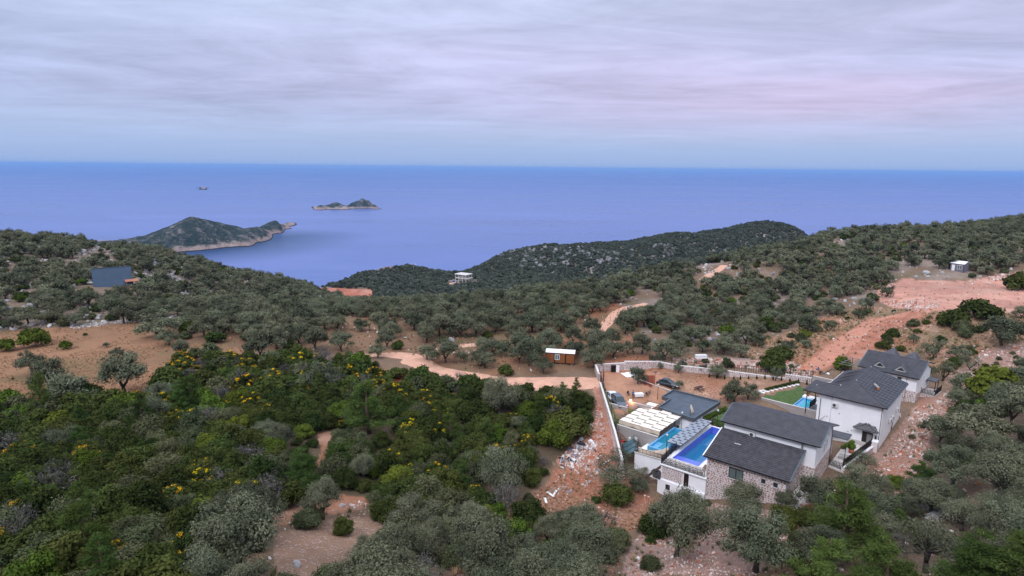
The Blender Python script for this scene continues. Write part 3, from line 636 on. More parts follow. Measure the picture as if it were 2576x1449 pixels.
def limbs(rg, mb, C, Rr, th, r0, fork=.45, lean=.25, every=1, n=6):
    ang = rg.random() * 6.28; base = np.array([0, 0, -.4]); k = 2 if rg.random() < .55 else 3
    fz = th * fork; mid = np.array([math.cos(ang) * lean * .3, math.sin(ang) * lean * .3, fz])
    mb.tube([base, base * .3 + mid * .5, mid], [r0 * 1.35, r0 * 1.05, r0 * .95], n)
    heads = []
    for i in range(k):
        a = ang + i * 6.28 / k + rg.random() * .5; e = mid + np.array([math.cos(a) * th * .38, math.sin(a) * th * .38, th * .62])
        mb.tube([mid, mid * .5 + e * .5 + np.array([math.cos(a), math.sin(a), 0]) * .12, e], [r0 * .75, r0 * .6, r0 * .48], n); heads.append(e)
    for i, c in enumerate(C):
        if i % every: continue
        c = np.array(c); h = min(heads, key=lambda q: np.linalg.norm(q - c)); m_ = h * .45 + c * .55 + rg.normal(size=3) * .1; m_[2] -= .15
        mb.tube([h, m_, c + (c - h) * .25], [r0 * .42, r0 * .26, r0 * .07], max(4, n - 2))
def make_olive(seed, n, size, R=3.4, H=4.4, th=2.2, nl=17, lod=0, op=0, mat='olive'):
    rg = np.random.default_rng(seed); C, Rr = lobes(rg, nl, R, H + th * .42, th * .30, .31 + .08 * (lod > 1), .85, op)
    if op:
        keep = rg.random(nl) > op; C = [c for c, q in zip(C, keep) if q]; Rr = [c for c, q in zip(Rr, keep) if q]
    V, Fc, T = leaves(rg, C, Rr, n, size, .42, .3, .5 if lod < 2 else .4, core=0.0 if op else .45)
    cm = crown_mesh('crown', [(V, Fc, T, 0)], [M[mat]])
    tb = MB(); limbs(rg, tb, C, Rr, th, .24 if lod < 2 else .28, .45, .8, 1 if lod == 0 else 2, 6 if lod == 0 else 4)
    return dict(trunk=tb.mesh('trunk', M['bark']), crown=cm)
def make_bush(seed, n, size, mat, R=1.9, H=2.6, nl=20, asp=.7, lod=0, flowers=0):
    rg = np.random.default_rng(seed); C, Rr = lobes(rg, nl, R, H, .0, .34, .9)
    V, Fc, T = leaves(rg, C, Rr, n, size, asp, .35, .38, core=.66); out = dict(foliage=crown_mesh('foliage', [(V, Fc, T, 0)], [M[mat]]))
    if flowers:
        cf, rf = [], []
        for c, r in zip(C, Rr):
            if rg.random() < .6: cf.append((c[0], c[1], c[2] + r[2] * .75)); rf.append((r[0] * .5, r[1] * .5, r[2] * .30))
        cf = cf or [C[0]]; rf = rf or [Rr[0]]
        V, Fc, T = leaves(rg, cf, rf, flowers, size * .62, .8, 1.2, .8); out['flowers'] = crown_mesh('flowers', [(V, Fc, T, 0)], [M['flower']])
    return out
def make_pine(seed, n, size, H=8.5, R=2.9, lod=0):
    rg = np.random.default_rng(seed); C, Rr = [], []; tb = MB(); tip = np.array([rg.normal() * .3, rg.normal() * .3, H])
    tb.tube([(0, 0, -.5), tip * .45 + np.array([.15, -.1, 0]), tip * .97], [.22, .14, .03], 6)
    z = H * .14
    while z < H * .96:
        f = (z / H); rr = R * (1 - f) ** .62 * min(1, .55 + f * 3) ; k = 3 + int(rg.random() * 3) if f < .8 else 2
        for i in range(k):
            a = rg.random() * 6.28; q = rr * (.5 + .55 * rg.random()); e = np.array([math.cos(a) * q, math.sin(a) * q, z + q * .28]) + tip * f * [1, 1, 0]
            tb.tube([tip * f * [1, 1, 0] + [0, 0, z - q * .1], e], [.06, .02], 4); lr = .38 + .30 * rr * .45 + .2 * rg.random()
            C.append(tuple(e)); Rr.append((lr, lr, lr * .75)); C.append(tuple(e * [.55, .55, 1] - [0, 0, q * .1])); Rr.append((lr * .85, lr * .85, lr * .6))
        z += .55 + .25 * rg.random()
    V, Fc, T = leaves(rg, C, Rr, n, size, .22, .5, .8, .4)
    return dict(trunk=tb.mesh('trunk', M['palebark']), crown=crown_mesh('crown', [(V, Fc, T, 0)], [M['pine']]))
def make_bare(seed, n, size, R=2.0, H=2.4, mat='grey'):
    rg = np.random.default_rng(seed); C, Rr = lobes(rg, 12, R, H, .6, .4); tb = MB(); limbs(rg, tb, C, Rr, 1.0, .12, .3, .5)
    for i in range(70):
        c = np.array(C[int(rg.random() * 12)]); d = rg.normal(size=3); d[2] = abs(d[2]); d /= np.linalg.norm(d); tb.tube([c * .8, c + d * R * .42], [.03, .008], 3)
    V, Fc, T = leaves(rg, C, Rr, n, size, .18, .5, .9, .2); return dict(trunk=tb.mesh('trunk', M['grey']), crown=crown_mesh('crown', [(V, Fc, T, 0)], [M[mat]]))

# ================================================================== BUILDINGS
M['stucco'] = simple('white_stucco', (.80, .78, .80), .9, .05, .8, bump=.15, bscale=20)
M['mortar'] = simple('pale_mortar', (.64, .56, .55), .95, .12, 3, bump=.5, bscale=14)
M['tile'] = simple('charcoal_roof_tile', (.050, .049, .062), .45, .3, .9, spec=.5, bump=.1)
M['tile2'] = simple('dusty_black_tile', (.042, .038, .047), .5, .45, 1.4, spec=.4)
M['oldtile'] = simple('weathered_tile', (.11, .105, .11), .85, .6, 6, bump=.6)
M['flashing'] = simple('blue_grey_flashing', (.075, .105, .13), .45, .1)
M['fascia'] = simple('dark_grey_fascia', (.085, .088, .095), .55, .1)
M['membrane'] = simple('blue_grey_membrane', (.058, .075, .105), .5, .25, .6)
M['concrete'] = simple('rough_concrete', (.33, .305, .29), .93, .22, 1.2, bump=.4)
M['paleconc'] = simple('pale_concrete', (.55, .50, .47), .93, .12, 1.2, bump=.3)
M['coping'] = simple('dusty_white_coping', (.66, .62, .61), .8, .14, 1.5)
M['white'] = simple('white_paint', (.80, .79, .80), .6, .04)
M['iron'] = simple('black_iron', (.012, .010, .012), .45, .2)
M['rust'] = simple('dark_red_brown_steel', (.045, .018, .016), .6, .3)
M['steel'] = simple('bare_steel', (.30, .29, .29), .4, .15, metal=.6)
M['wood'] = simple('eave_wood', (.20, .12, .055), .8, .2)
M['cream'] = simple('cream_canvas', (.74, .66, .57), .95, .06, 1.5, bump=.2)
M['beige'] = simple('beige_canvas', (.52, .42, .33), .95, .10, 1.5, bump=.3)
M['greycloth'] = simple('blue_grey_canvas', (.26, .29, .35), .9, .08, 1.2)
M['glass'] = simple('window_glass', (.020, .035, .040), .08, .15, spec=.6)
M['curtain'] = simple('curtain_behind_glass', (.10, .13, .13), .35, .35, 9)
M['door'] = simple('dark_door', (.018, .012, .012), .4, .2)
M['plastic'] = simple('off_white_plastic', (.62, .61, .60), .5, .05)
M['darkplastic'] = simple('dark_plastic', (.03, .03, .032), .5, .1)
M['terracotta'] = simple('terracotta', (.38, .12, .06), .85, .2)
M['grass'] = simple('lawn_grass', (.055, .095, .022), .95, .4, 1.6, bump=.8, bscale=30)
M['red'] = simple('red_plastic', (.48, .02, .02), .4, .1); M['greenp'] = simple('green_plastic', (.02, .22, .06), .4, .1); M['bluep'] = simple('blue_plastic', (.02, .05, .42), .4, .1)
M['asphalt'] = simple('debris_grey', (.30, .29, .30), .9, .4, 5)
def mat_stone(name, stops, rough=.9):
    n = NT(name); oi = n.N.new('ShaderNodeObjectInfo').outputs['Random']; c = n.ramp(oi, stops); nz = n.noise(5, 4)
    n.set('Base Color', n.mix(nz, c, n.mix(1.0, c, (.6, .58, .58), 'MULTIPLY'))).set('Roughness', rough); n.bump(nz, .6, .04); return n.m
M['stone'] = mat_stone('facade_stone', [(0, (.36, .29, .26)), (.35, (.41, .33, .30)), (.6, (.50, .43, .40)), (.85, (.45, .37, .34)), (.93, (.42, .20, .12)), (1, (.30, .20, .16))])
M['rubblestone'] = mat_stone('rubble_stone', [(0, (.30, .20, .17)), (.4, (.46, .36, .33)), (.75, (.60, .53, .50)), (1, (.42, .19, .12))])
M['greyrock'] = mat_stone('grey_limestone', [(0, (.26, .245, .25)), (.5, (.36, .345, .345)), (1, (.48, .46, .46))])
def mat_stuffstone(name, stops, scale=3.0):
    n = NT(name); vo = n.N.new('ShaderNodeTexVoronoi'); vo.inputs['Scale'].default_value = scale; n.L.new(n.coord('Object'), vo.inputs['Vector'])
    sp = n.N.new('ShaderNodeSeparateColor'); n.L.new(vo.outputs['Color'], sp.inputs[0]); n.set('Base Color', n.ramp(sp.outputs[0], stops)).set('Roughness', .93); n.bump(n.noise(9, 4), .5, .03); return n.m
M['wallstone'] = mat_stuffstone('wall_stone', [(0, (.24, .15, .125)), (.45, (.36, .25, .22)), (.8, (.48, .38, .35)), (1, (.52, .44, .42))])
def mat_block(name, c, w=.8, h=.28):
    n = NT(name); b = n.N.new('ShaderNodeTexBrick'); n.L.new(n.coord('Object', None, (math.pi / 2, 0, 0)), b.inputs['Vector']); b.inputs['Scale'].default_value = 1
    b.inputs['Brick Width'].default_value = w; b.inputs['Row Height'].default_value = h; b.inputs['Mortar Size'].default_value = .012
    b.inputs['Color1'].default_value = (*c, 1); b.inputs['Color2'].default_value = (*(q * .86 for q in c), 1); b.inputs['Mortar'].default_value = (*(q * .6 for q in c), 1)
    nz = n.noise(1.2, 5); n.set('Base Color', n.mix(n.math('MULTIPLY', nz, .6), b.outputs['Color'], n.mix(1.0, b.outputs['Color'], (.62, .60, .60), 'MULTIPLY'))).set('Roughness', .95)
    n.bump(n.math('ADD', b.outputs['Fac'], nz), .4, .02); return n.m
M['blockwall'] = mat_block('concrete_blocks', (.40, .355, .335), 1.1, .26)
def mat_water(name, c, rough=.04):
    n = NT(name); n.set('Base Color', c).set('Roughness', rough).set('Specular IOR Level', .55).set('IOR', 1.33); n.bump(n.noise(1.6, 3, .5, 'Object', .5), .25, .05); return n.m
M['poolblue'] = mat_water('blue_pool_water', (.025, .17, .36)); M['poolteal'] = mat_water('teal_pool_water', (.012, .20, .30)); M['poolcyan'] = mat_water('cyan_pool_water', (.02, .38, .50))
def mat_mosaic(name, c):
    n = NT(name); vo = n.N.new('ShaderNodeTexVoronoi'); vo.inputs['Scale'].default_value = 9; n.L.new(n.coord('Object'), vo.inputs['Vector'])
    sp = n.N.new('ShaderNodeSeparateColor'); n.L.new(vo.outputs['Color'], sp.inputs[0]); n.set('Base Color', n.ramp(sp.outputs[0], [(0, tuple(q * .75 for q in c)), (1, tuple(min(1, q * 1.3) for q in c))])).set('Roughness', .3); return n.m
M['mosaic'] = mat_mosaic('blue_mosaic', (.12, .17, .66)); M['tealmosaic'] = mat_mosaic('pale_blue_mosaic', (.10, .33, .55))
def mat_emit(name, c, s):
    n = NT(name); n.set('Base Color', c).set('Emission Color', c).set('Emission Strength', s); return n.m

TH = math.radians(39.5); SO = (28.02, 83.66); SZ = ZC - 44.0
def S(a, b, z=0.0, o=SO, th=TH, z0=SZ): return (o[0] + a * math.cos(th) + b * math.sin(th), o[1] - a * math.sin(th) + b * math.cos(th), z0 + z)
def root(name, a, b, z, label, cat, group=None, o=SO, th=TH, z0=SZ): return empty(name, S(a, b, z, o, th, z0), -th, label, cat, group)
KEEP = []
def keep(pts, **k): KEEP.append([S(a, b, 0, **k)[:2] for a, b in pts])

# ---- roofs
def tile_plane(name, poly, mat, parent, col_w=.30, row=.38, amp=.022, step=.10, th=.10, stuff=True):
    """a tiled roof plane: poly[0]->poly[1] is the eave; overlapping rows of rounded tiles as real relief"""
    P = [np.array(p, float) for p in poly]; u = P[1] - P[0]; u /= np.linalg.norm(u)
    nn = np.zeros(3)
    for i in range(len(P)): nn += np.cross(P[i], P[(i + 1) % len(P)])
    nn /= np.linalg.norm(nn)
    if nn[2] < 0: nn = -nn
    w = np.cross(nn, u); w /= np.linalg.norm(w)
    uv = [((p - P[0]) @ u, (p - P[0]) @ w) for p in P]
    u0, u1 = min(q[0] for q in uv), max(q[0] for q in uv); v1 = max(q[1] for q in uv); v0 = min(q[1] for q in uv)
    nc = int((u1 - u0) / (col_w / 4)); nr = max(1, int(round((v1 - v0) / row))); rh = (v1 - v0) / nr
    us = np.linspace(u0, u1, nc + 1); V = []; Fc = []
    prof = amp * np.abs(np.sin(us / col_w * math.pi))
    for r in range(nr):
        vb, vt = v0 + r * rh - .02, v0 + (r + 1) * rh + .02
        rows = [(vb, -.0), (vb, step + .012), (vt, .012)]
        base = len(V)
        for (vv, hh) in rows:
            for i, uu in enumerate(us): V.append(P[0] + u * uu + w * vv + nn * (hh + (prof[i] if hh > 0 else 0)))
        cen = (us[:-1] + us[1:]) / 2; inn = inpoly(cen, np.full(len(cen), (vb + vt) / 2), uv); k = nc + 1
        for i in range(nc):
            if inn[i]:
                for q in (0, 1): b = base + q * k + i; Fc.append((b, b + 1, b + k + 1, b + k))
    me = np_mesh(name, np.array(V), np.array(Fc), mat); o = link_mesh(name, me, parent)
    if stuff: o['kind'] = 'stuff'
    mb = MB(); q = [tuple(p - nn * .012) for p in P]
    if np.cross(P[1] - P[0], P[2] - P[1])[2] < 0: q = q[::-1]
    mb.slab(q, th); mb.build('roof_deck', M['fascia'], parent); return o
def cap(p, q, parent, mat=None, w=.2, name='ridge_tile'):
    mb = MB(); p = np.array(p, float); q = np.array(q, float); L_ = np.linalg.norm(q - p); n = max(1, int(L_ / .42)); d = (q - p) / n
    for i in range(n): mb.tube([p + d * i, p + d * (i + 1.02)], [w * .56, w * .48], 6, False)
    o = mb.build(name, mat or M['tile'], parent); o['kind'] = 'stuff'; return o
def bar_part(name, p, q, w, h, mat, parent): return MB().bar(p, q, w, h).build(name, mat, parent)
_stones = []
def stone_meshes():
    if _stones: return _stones
    rg = np.random.default_rng(5)
    for i in range(9):
        n = 6 + i % 3; an = np.sort(rg.uniform(0, 6.28, n) * .35 + np.arange(n) * 6.28 / n * 1.0) ; an = np.arange(n) * 6.28 / n + rg.uniform(-.28, .28, n)
        r = rg.uniform(.72, 1.12, n); sx = rg.uniform(.95, 1.25)
        lo = [(math.cos(a) * q * sx, math.sin(a) * q, -.3) for a, q in zip(an, r)]; hi = [(x * .86, y * .86, .12 + rg.uniform(-.03, .03)) for x, y, _ in lo]; c = [(0, 0, .17)]
        mb = MB(); mb.add(lo + hi + c, [(k, (k + 1) % n, n + (k + 1) % n, n + k) for k in range(n)] + [(n + k, n + (k + 1) % n, 2 * n) for k in range(n)])
        _stones.append(mb.mesh('stone', M['stone']))
    return _stones
def clad(parent, o, u, v, wid, hei, holes=(), sp=.40, limit=300, seed=1, mask=None, name='stone'):
    """face a wall with separate stones. o corner, u along, v up; outward normal u x v"""
    rg = random.Random(seed); ms = stone_meshes(); o, u, v = (np.array(q, float) for q in (o, u, v)); u = u / np.linalg.norm(u); v = v / np.linalg.norm(v); n = np.cross(u, v)
    R = Matrix((u, v, n)).transposed().to_4x4(); pts = []; rows = int(hei / (sp * .80))
    for r in range(rows):
        y = (r + .5) * hei / rows; x = sp * (.25 + .5 * (r % 2)) * .9
        while x < wid - sp * .3:
            w_ = sp * rg.uniform(.72, 1.12); cx = x + w_ / 2; cy = y + rg.uniform(-.05, .05)
            if cx < wid - .1 and not any(a - .08 < cx < b + .08 and c - .08 < cy < d + .08 for a, b, c, d in holes) and (mask is None or mask(cx, cy)): pts.append((cx, cy, w_))
            x += w_ + .03
    mb = MB()
    for i, (cx, cy, w_) in enumerate(pts):
        me = ms[rg.randrange(len(ms))]; s = w_ * .50; p = o + u * cx + v * cy; mt = Matrix.Translation(p) @ R @ Matrix.Rotation(rg.choice([0, math.pi]) + rg.uniform(-.25, .25), 4, 'Z') @ Matrix.Diagonal((s, s * .90, .22, 1))
        if i < limit:
            st = link_mesh(name, me, parent); st.matrix_parent_inverse = Matrix.Identity(4); st.matrix_basis = mt
        else:
            mb.add([mt @ q.co for q in me.vertices], [tuple(f.vertices) for f in me.polygons])
    if mb.v: q = mb.build('stone_facing', M['wallstone'], parent); q['kind'] = 'stuff'
    return len(pts)
def window(parent, o, u, w, h, frame=.06, div=1, fm=None, gm=None, d=.10, sill=True, name='window'):
    """o = lower left corner on the wall face, u along the wall, outward normal = u x z"""
    o = np.array(o, float); u = np.array(u, float) / np.linalg.norm(u); z = np.array([0, 0, 1.]); n = np.cross(u, z); fm = fm or M['iron']
    mb = MB(); c = lambda x, y, t=0: o + u * x + z * y + n * t
    for x in [0, w] + [w * (k + 1) / (div + 1) for k in range(div)]: mb.obox(c(x, h / 2, .02), u, z, n, frame / 2, h / 2 + frame / 2, .05)
    for y in (0, h): mb.obox(c(w / 2, y, .021), u, z, n, w / 2 + frame / 2, frame / 2, .051)
    f = mb.build(name, fm, parent)
    for k in range(div + 1):
        a = w * k / (div + 1) + frame / 2; b = w * (k + 1) / (div + 1) - frame / 2; MB().obox(c((a + b) / 2, h / 2, .008), u, z, n, (b - a) / 2, h / 2 - frame / 2, .012).build('pane', gm or M['glass'], f)
    if sill: MB().obox(c(w / 2, -frame / 2 - .06, .08), u, z, n, w / 2 + .12, .05, .12).build('sill', M['paleconc'], f)
    return f
def ac_unit(a, b, z, face, label, group='air conditioners', fr=None, th=None):
    """face: rotation about z in the local frame, fan looks along local -y before the turn"""
    fr = fr or dict(); r = root('air_conditioner', a, b, z, label, 'air conditioner', group, **fr); r.rotation_euler.z += face
    MB().box(-.42, .42, -.36, -.04, 0, .62).build('casing', M['plastic'], r)
    mb = MB(); mb.tube([(-.1, -.362, .31), (-.1, -.385, .31)], .255, 16, True, False); mb.build('fan_guard', M['darkplastic'], r)
    mb = MB()
    for k in range(3): mb.tube([(-.1 + .08 * (k + 1) * math.cos(t), -.392, .31 + .08 * (k + 1) * math.sin(t)) for t in np.linspace(0, 6.28, 13)], .008, 4, False)
    mb.build('fan_grille', M['steel'], r)
    for x in (-.32, .32): MB().box(x - .02, x + .02, -.4, .0, -.05, -.005).build('bracket', M['steel'], r)
    return r
def fence(name, pts, h, label, mat=None, post=2.0, pick=.2, scroll=True, spear=.16, cat='railing', group=None, rails=(.12, .86), pick_w=.05):
    """iron railing along world points (x, y, z)"""
    mat = mat or M['iron']; p0 = np.array(pts[0], float); r = empty(name, tuple(p0), 0, label, cat, group); P = [np.array(p, float) - p0 for p in pts]
    for i in range(len(P) - 1):
        a, b = P[i], P[i + 1]; L_ = np.linalg.norm((b - a)[:2]); n = max(1, int(round(L_ / post)))
        for k in range(n + (i == len(P) - 2)):
            q = a + (b - a) * k / n; MB().box(q[0] - .035, q[0] + .035, q[1] - .035, q[1] + .035, q[2], q[2] + h + spear + .06).build('post', mat, r)
        for t in rails: MB().bar(a + [0, 0, h * t], b + [0, 0, h * t], .055, .055).build('rail', mat, r)
        if pick:
            m_ = int(L_ / pick)
            for k in range(1, m_):
                q = a + (b - a) * k / m_; mb = MB(); mb.box(q[0] - pick_w / 2, q[0] + pick_w / 2, q[1] - pick_w / 2, q[1] + pick_w / 2, q[2] + h * .08, q[2] + h); mb.tube([q + [0, 0, h], q + [0, 0, h + spear * .4], q + [0, 0, h + spear]], [.02, .045, .006], 4); mb.build('picket', mat, r)
        if scroll:
            mb = MB(); d = (b - a) / max(L_, .01)
            for k in range(int(L_ / .26)):
                for zz, rr in ((.32, .105), (.58, .12)):
                    c = a + d * ((k + .5) * .26); c = c + [0, 0, h * zz]; mb.tube([c + d * math.cos(t) * rr + np.array([0, 0, math.sin(t) * rr]) for t in np.linspace(0, 6.28, 9)], .036, 3, False)
            if mb.v: q = mb.build('scrollwork', mat, r); q['kind'] = 'stuff'
    return r

# ------------------------------------------------------------------ stone villa (nearest house)
V1 = root('stone_villa', 0, 0, 0, 'near two storey villa of pale stone with two stepped charcoal tile roofs', 'villa')
def slope1(b): return 3.2 + .30 * b
MB().prism([(.35, .5), (11.35, .5), (11.35, 7.0), (.35, 7.0)], -3.6, 3.22).add(
    [(11.345, .5, 3.2), (11.345, 7, 3.2), (11.345, 7, 5.1), (.355, .5, 3.2), (.355, 7, 3.2), (.355, 7, 5.1)], [(0, 1, 2), (3, 5, 4), (0, 2, 5, 3)]).build('wall', M['mortar'], V1)
_w = MB(); _w.prism([(.2, 6.92), (13.2, 6.92), (13.2, 16.4), (.2, 16.4)], -3.0, 6.45)
_w.add([(13.195, 6.92, 6.4), (13.195, 16.4, 6.4), (13.195, 11.06, 7.85), (.205, 6.92, 6.4), (.205, 16.4, 6.4), (.205, 11.06, 7.85)], [(0, 1, 2), (3, 5, 4)]); _w.build('upper_wall', M['stucco'], V1)
MB().box(13.2, 13.24, 6.9, 16.4, -3, 3.05).build('cladding', M['mortar'], V1); MB().box(11.36, 13.24, 6.87, 6.92, -3, 3.05).build('cladding', M['mortar'], V1)
n1 = clad(V1, (.4, .5, -3.0), (1, 0, 0), (0, 0, 1), 10.9, 6.1, holes=[(3.25, 5.2, 3.9, 5.65), (7.7, 8.25, 4.6, 5.4), (9.3, 9.95, 4.6, 5.4)], limit=210, seed=2, mask=None)
clad(V1, (11.35, .55, -1.2), (0, 1, 0), (0, 0, 1), 6.3, 4.6, sp=.5, limit=70, seed=3)
clad(V1, (11.4, 6.87, -.6), (1, 0, 0), (0, 0, 1), 1.8, 3.6, sp=.44, limit=20, seed=4)
clad(V1, (13.24, 6.95, -1.2), (0, 1, 0), (0, 0, 1), 9.3, 4.2, sp=.5, limit=0, seed=5)
tile_plane('roof_tiles', [(-.05, 0, 3.25), (11.85, 0, 3.25), (11.85, 6.87, 5.31), (-.05, 6.87, 5.31)], M['tile2'], V1)
tile_plane('roof_tiles', [(-.15, 6.42, 6.5), (13.8, 6.42, 6.5), (13.8, 11.06, 8.01), (-.15, 11.06, 8.01)], M['tile'], V1)
tile_plane('roof_tiles', [(13.8, 17.0, 6.25), (-.15, 17.0, 6.25), (-.15, 11.06, 8.01), (13.8, 11.06, 8.01)], M['tile'], V1)
cap((-.15, 11.06, 8.06), (13.8, 11.06, 8.06), V1)
for p, q, nm, mt in (((11.9, 0, 3.27), (11.9, 6.85, 5.33), 'verge', 'flashing'), ((-.1, 0, 3.27), (-.1, 6.85, 5.33), 'verge', 'white'), ((13.86, 6.4, 6.53), (13.86, 11.06, 8.05), 'verge', 'flashing'), ((13.86, 17, 6.27), (13.86, 11.06, 8.04), 'verge', 'fascia'), ((-.2, 6.4, 6.53), (-.2, 11.06, 8.05), 'verge', 'flashing')):
    bar_part(nm, p, q, .16, .14, M[mt], V1)
for p, q in (((-.05, -.06, 3.2), (11.85, -.06, 3.2)), ((-.15, 6.36, 6.45), (13.8, 6.36, 6.45))): bar_part('gutter', p, q, .12, .1, M['iron'], V1)
for p, q in (((.2, .42, 3.08), (11.6, .42, 3.08)), ((.2, 6.82, 6.30), (13.4, 6.82, 6.30))): bar_part('eave_beam', p, q, .14, .16, M['wood'], V1)
for k in range(24): x = .3 + k * .5; bar_part('rafter_end', (x, -.0, 3.11), (x, .42, 3.24), .07, .1, M['wood'], V1)
window(V1, (3.65, .5, 1.02), (1, 0, 0), 1.95, 1.5, .09, 1, M['door'], M['curtain'])
window(V1, (8.15, .5, 1.72), (1, 0, 0), .5, .55, .06, 0); window(V1, (9.75, .5, 1.72), (1, 0, 0), .52, .55, .06, 0)
window(V1, (13.24, 11.3, 3.6), (0, 1, 0), .5, 1.5, .06, 0, M['white'], sill=False); window(V1, (13.24, 12.7, 3.8), (0, 1, 0), .5, 1.5, .06, 0, M['white'], sill=False); window(V1, (13.2, 13.6, 5.5), (0, 1, 0), .5, .5, .06, 0, M['white'], sill=False)
MB().tube([(.55, .42, 3.0), (.55, .42, -.1)], .05, 6).build('downpipe', M['plastic'], V1)
MB().tube([(13.3, 15.9, 6.1), (13.3, 15.9, -.6)], .05, 6).build('downpipe', M['rust'], V1)
MB().box(11.32, 11.52, 6.66, 6.86, 5.25, 6.5).build('duct', M['steel'], V1)
MB().box(4.5, 11.5, .25, .44, -3.4, -1.0).build('plinth', M['paleconc'], V1)
for x, y in ((3.1, 4.2), (3.5, 4.3)): MB().obox((x, y, slope1(y) + .1), (1, .1, .03), (0, 1, .3), (0, -.3, 1), .28, .09, .012).build('roof_patch', M['white'], V1)
keep([(-.5, -.8), (12.6, -.8), (14.5, 6), (14.5, 18), (-1, 18)])
ac_unit(4.5, 6.9, 5.25, 0, 'air conditioner on the white wall between the two stepped roofs')
# concrete patio at the house corner and its canopy at the back
r = root('corner_patio', 11.4, -1.2, 0, 'grey concrete patio slab at the corner of the stone villa', 'patio'); MB().prism([(0, 0), (3.4, 1.2), (4.2, 9), (.1, 8)], -1.4, -.12).build('slab', M['paleconc'], r); bar_part('kerb', (0, -.02, -.06), (3.45, 1.15, -.06), .16, .14, M['white'], r); bar_part('kerb', (3.42, 1.2, -.05), (4.25, 9, -.05), .16, .14, M['white'], r); r['label'] = 'grey concrete patio slab with white kerb at the corner of the stone villa'
r = root('entrance_canopy', 12.4, 18, 3.6, 'small flat roofed canopy on one thin post behind the stone villa', 'canopy')
MB().box(0, 2.7, 0, 2.6, 0, .28).build('roof_slab', M['plastic'], r); MB().box(-.05, 2.75, -.05, 2.65, .28, .36).build('roof_cover', M['tile'], r); MB().tube([(2.5, .2, -3.5), (2.5, .2, 0)], .05, 6).build('post', M['iron'], r); MB().box(-.2, .25, .3, 2.2, -4, 0).build('pier', M['mortar'], r)

# ------------------------------------------------------------------ blue pool terrace
r = root('pool_terrace', -6.5, 0, -.2, 'pool terrace of the stone villa on tall white walls with white coping', 'terrace')
mb = MB(); mb.box(0, 7.1, 0, 3.0, -5.2, 0); mb.box(0, .45, 3.0, 19.2, -5.2, 0); mb.box(4.65, 7.1, 3.0, 6.5, -5.2, 0); mb.box(4.65, 6.3, 6.5, 19.2, -5.2, 0); mb.box(.45, 4.65, 18.6, 19.2, -5.2, 0); mb.build('deck', M['stucco'], r)
bar_part('coping', (-.1, -.08, .06), (7.2, -.08, .06), .34, .16, M['white'], r); bar_part('coping', (-.02, 0, .05), (-.02, 19.2, .05), .26, .12, M['white'], r)
MB().box(-.1, 7.1, .2, 3.0, 0, .02).build('paving', M['paleconc'], r)
MB().box(.15, 3.6, -.06, 0, -2.1, -.14).build('stone_panel', M['mortar'], r); clad(r, (.2, -.05, -2.05), (1, 0, 0), (0, 0, 1), 3.4, 1.9, sp=.30, limit=90, seed=8)
MB().box(3.75, 4.5, -.03, 0, -2.2, -.2).build('door', M['door'], r); MB().box(-.3, 7.1, -.25, 0, -5.2, -2.35).build('lower_wall', M['stucco'], r)
window(r, (1.1, -.25, -3.6), (1, 0, 0), .62, .75, .06, 0, M['door'])
keep([(-7.5, -1.8), (1, -1.8), (1, 20), (-7.5, 20)])
r = root('blue_pool', -6.05, 3.0, -.2, 'deep blue mosaic swimming pool beside the stone villa, half filled', 'swimming pool')
mb = MB(); mb.box(0, .04, 0, 15.6, -1.9, .06); mb.box(4.1, 4.2, 0, 15.6, -1.9, .06); mb.box(0.04, 4.1, 15.5, 15.6, -1.9, .06); mb.box(0.04, 4.1, 0, .06, -1.9, .02); mb.box(0.04, 4.1, .06, 15.5, -2.0, -1.9); mb.build('basin', M['mosaic'], r)
MB().box(.04, 4.1, .06, 2.0, -1.9, -.3).build('shelf', M['mosaic'], r); MB().box(.04, 4.1, 2.0, 15.5, -1.3, -1.1).build('water', M['poolblue'], r)
mb = MB(); mb.box(-.42, 0, -.2, 15.9, .03, .09); mb.box(0, 4.6, 15.6, 15.95, .03, .09); mb.build('rim', M['white'], r)
# railings of the terrace
fence('railing', [S(-6.45, -.02, -.1), S(.3, -.02, -.1)], 1.15, 'black wrought iron railing along the front of the blue pool terrace', group='railings of the pool terraces')
fence('railing', [S(-6.5, 0, -.15), S(-6.5, 5.2, .25)], 1.15, 'black wrought iron railing climbing along the side of the blue pool', group='railings of the pool terraces')
r = root('deck_chair', -.9, 2.2, -.18, 'brown slatted lounge seat with white towel beside the pool', 'lounge seat')
for k in range(9): MB().box(0, 1.1, k * .11, k * .11 + .08, .38 + k * .02, .41 + k * .02).build('slat', M['wood'], r)
for x in (0.02, 1.02):
    for y in (.05, .85): MB().box(x, x + .06, y, y + .06, 0, .38).build('leg', M['rust'], r)
mb = MB(); V_ = [(x * .28, .95 + y * .24, .52 + .22 * y + .05 * math.sin(x * 1.7 + y) + (.4 if y > 2 else 0)) for y in range(4) for x in range(5)]; mb.add(V_ + [(a, b, c - .05) for a, b, c in V_], [(y * 5 + x, y * 5 + x + 1, y * 5 + x + 6, y * 5 + x + 5) for y in range(3) for x in range(4)] + [(20 + y * 5 + x, 20 + y * 5 + x + 5, 20 + y * 5 + x + 6, 20 + y * 5 + x + 1) for y in range(3) for x in range(4)]); mb.build('towel', M['white'], r)

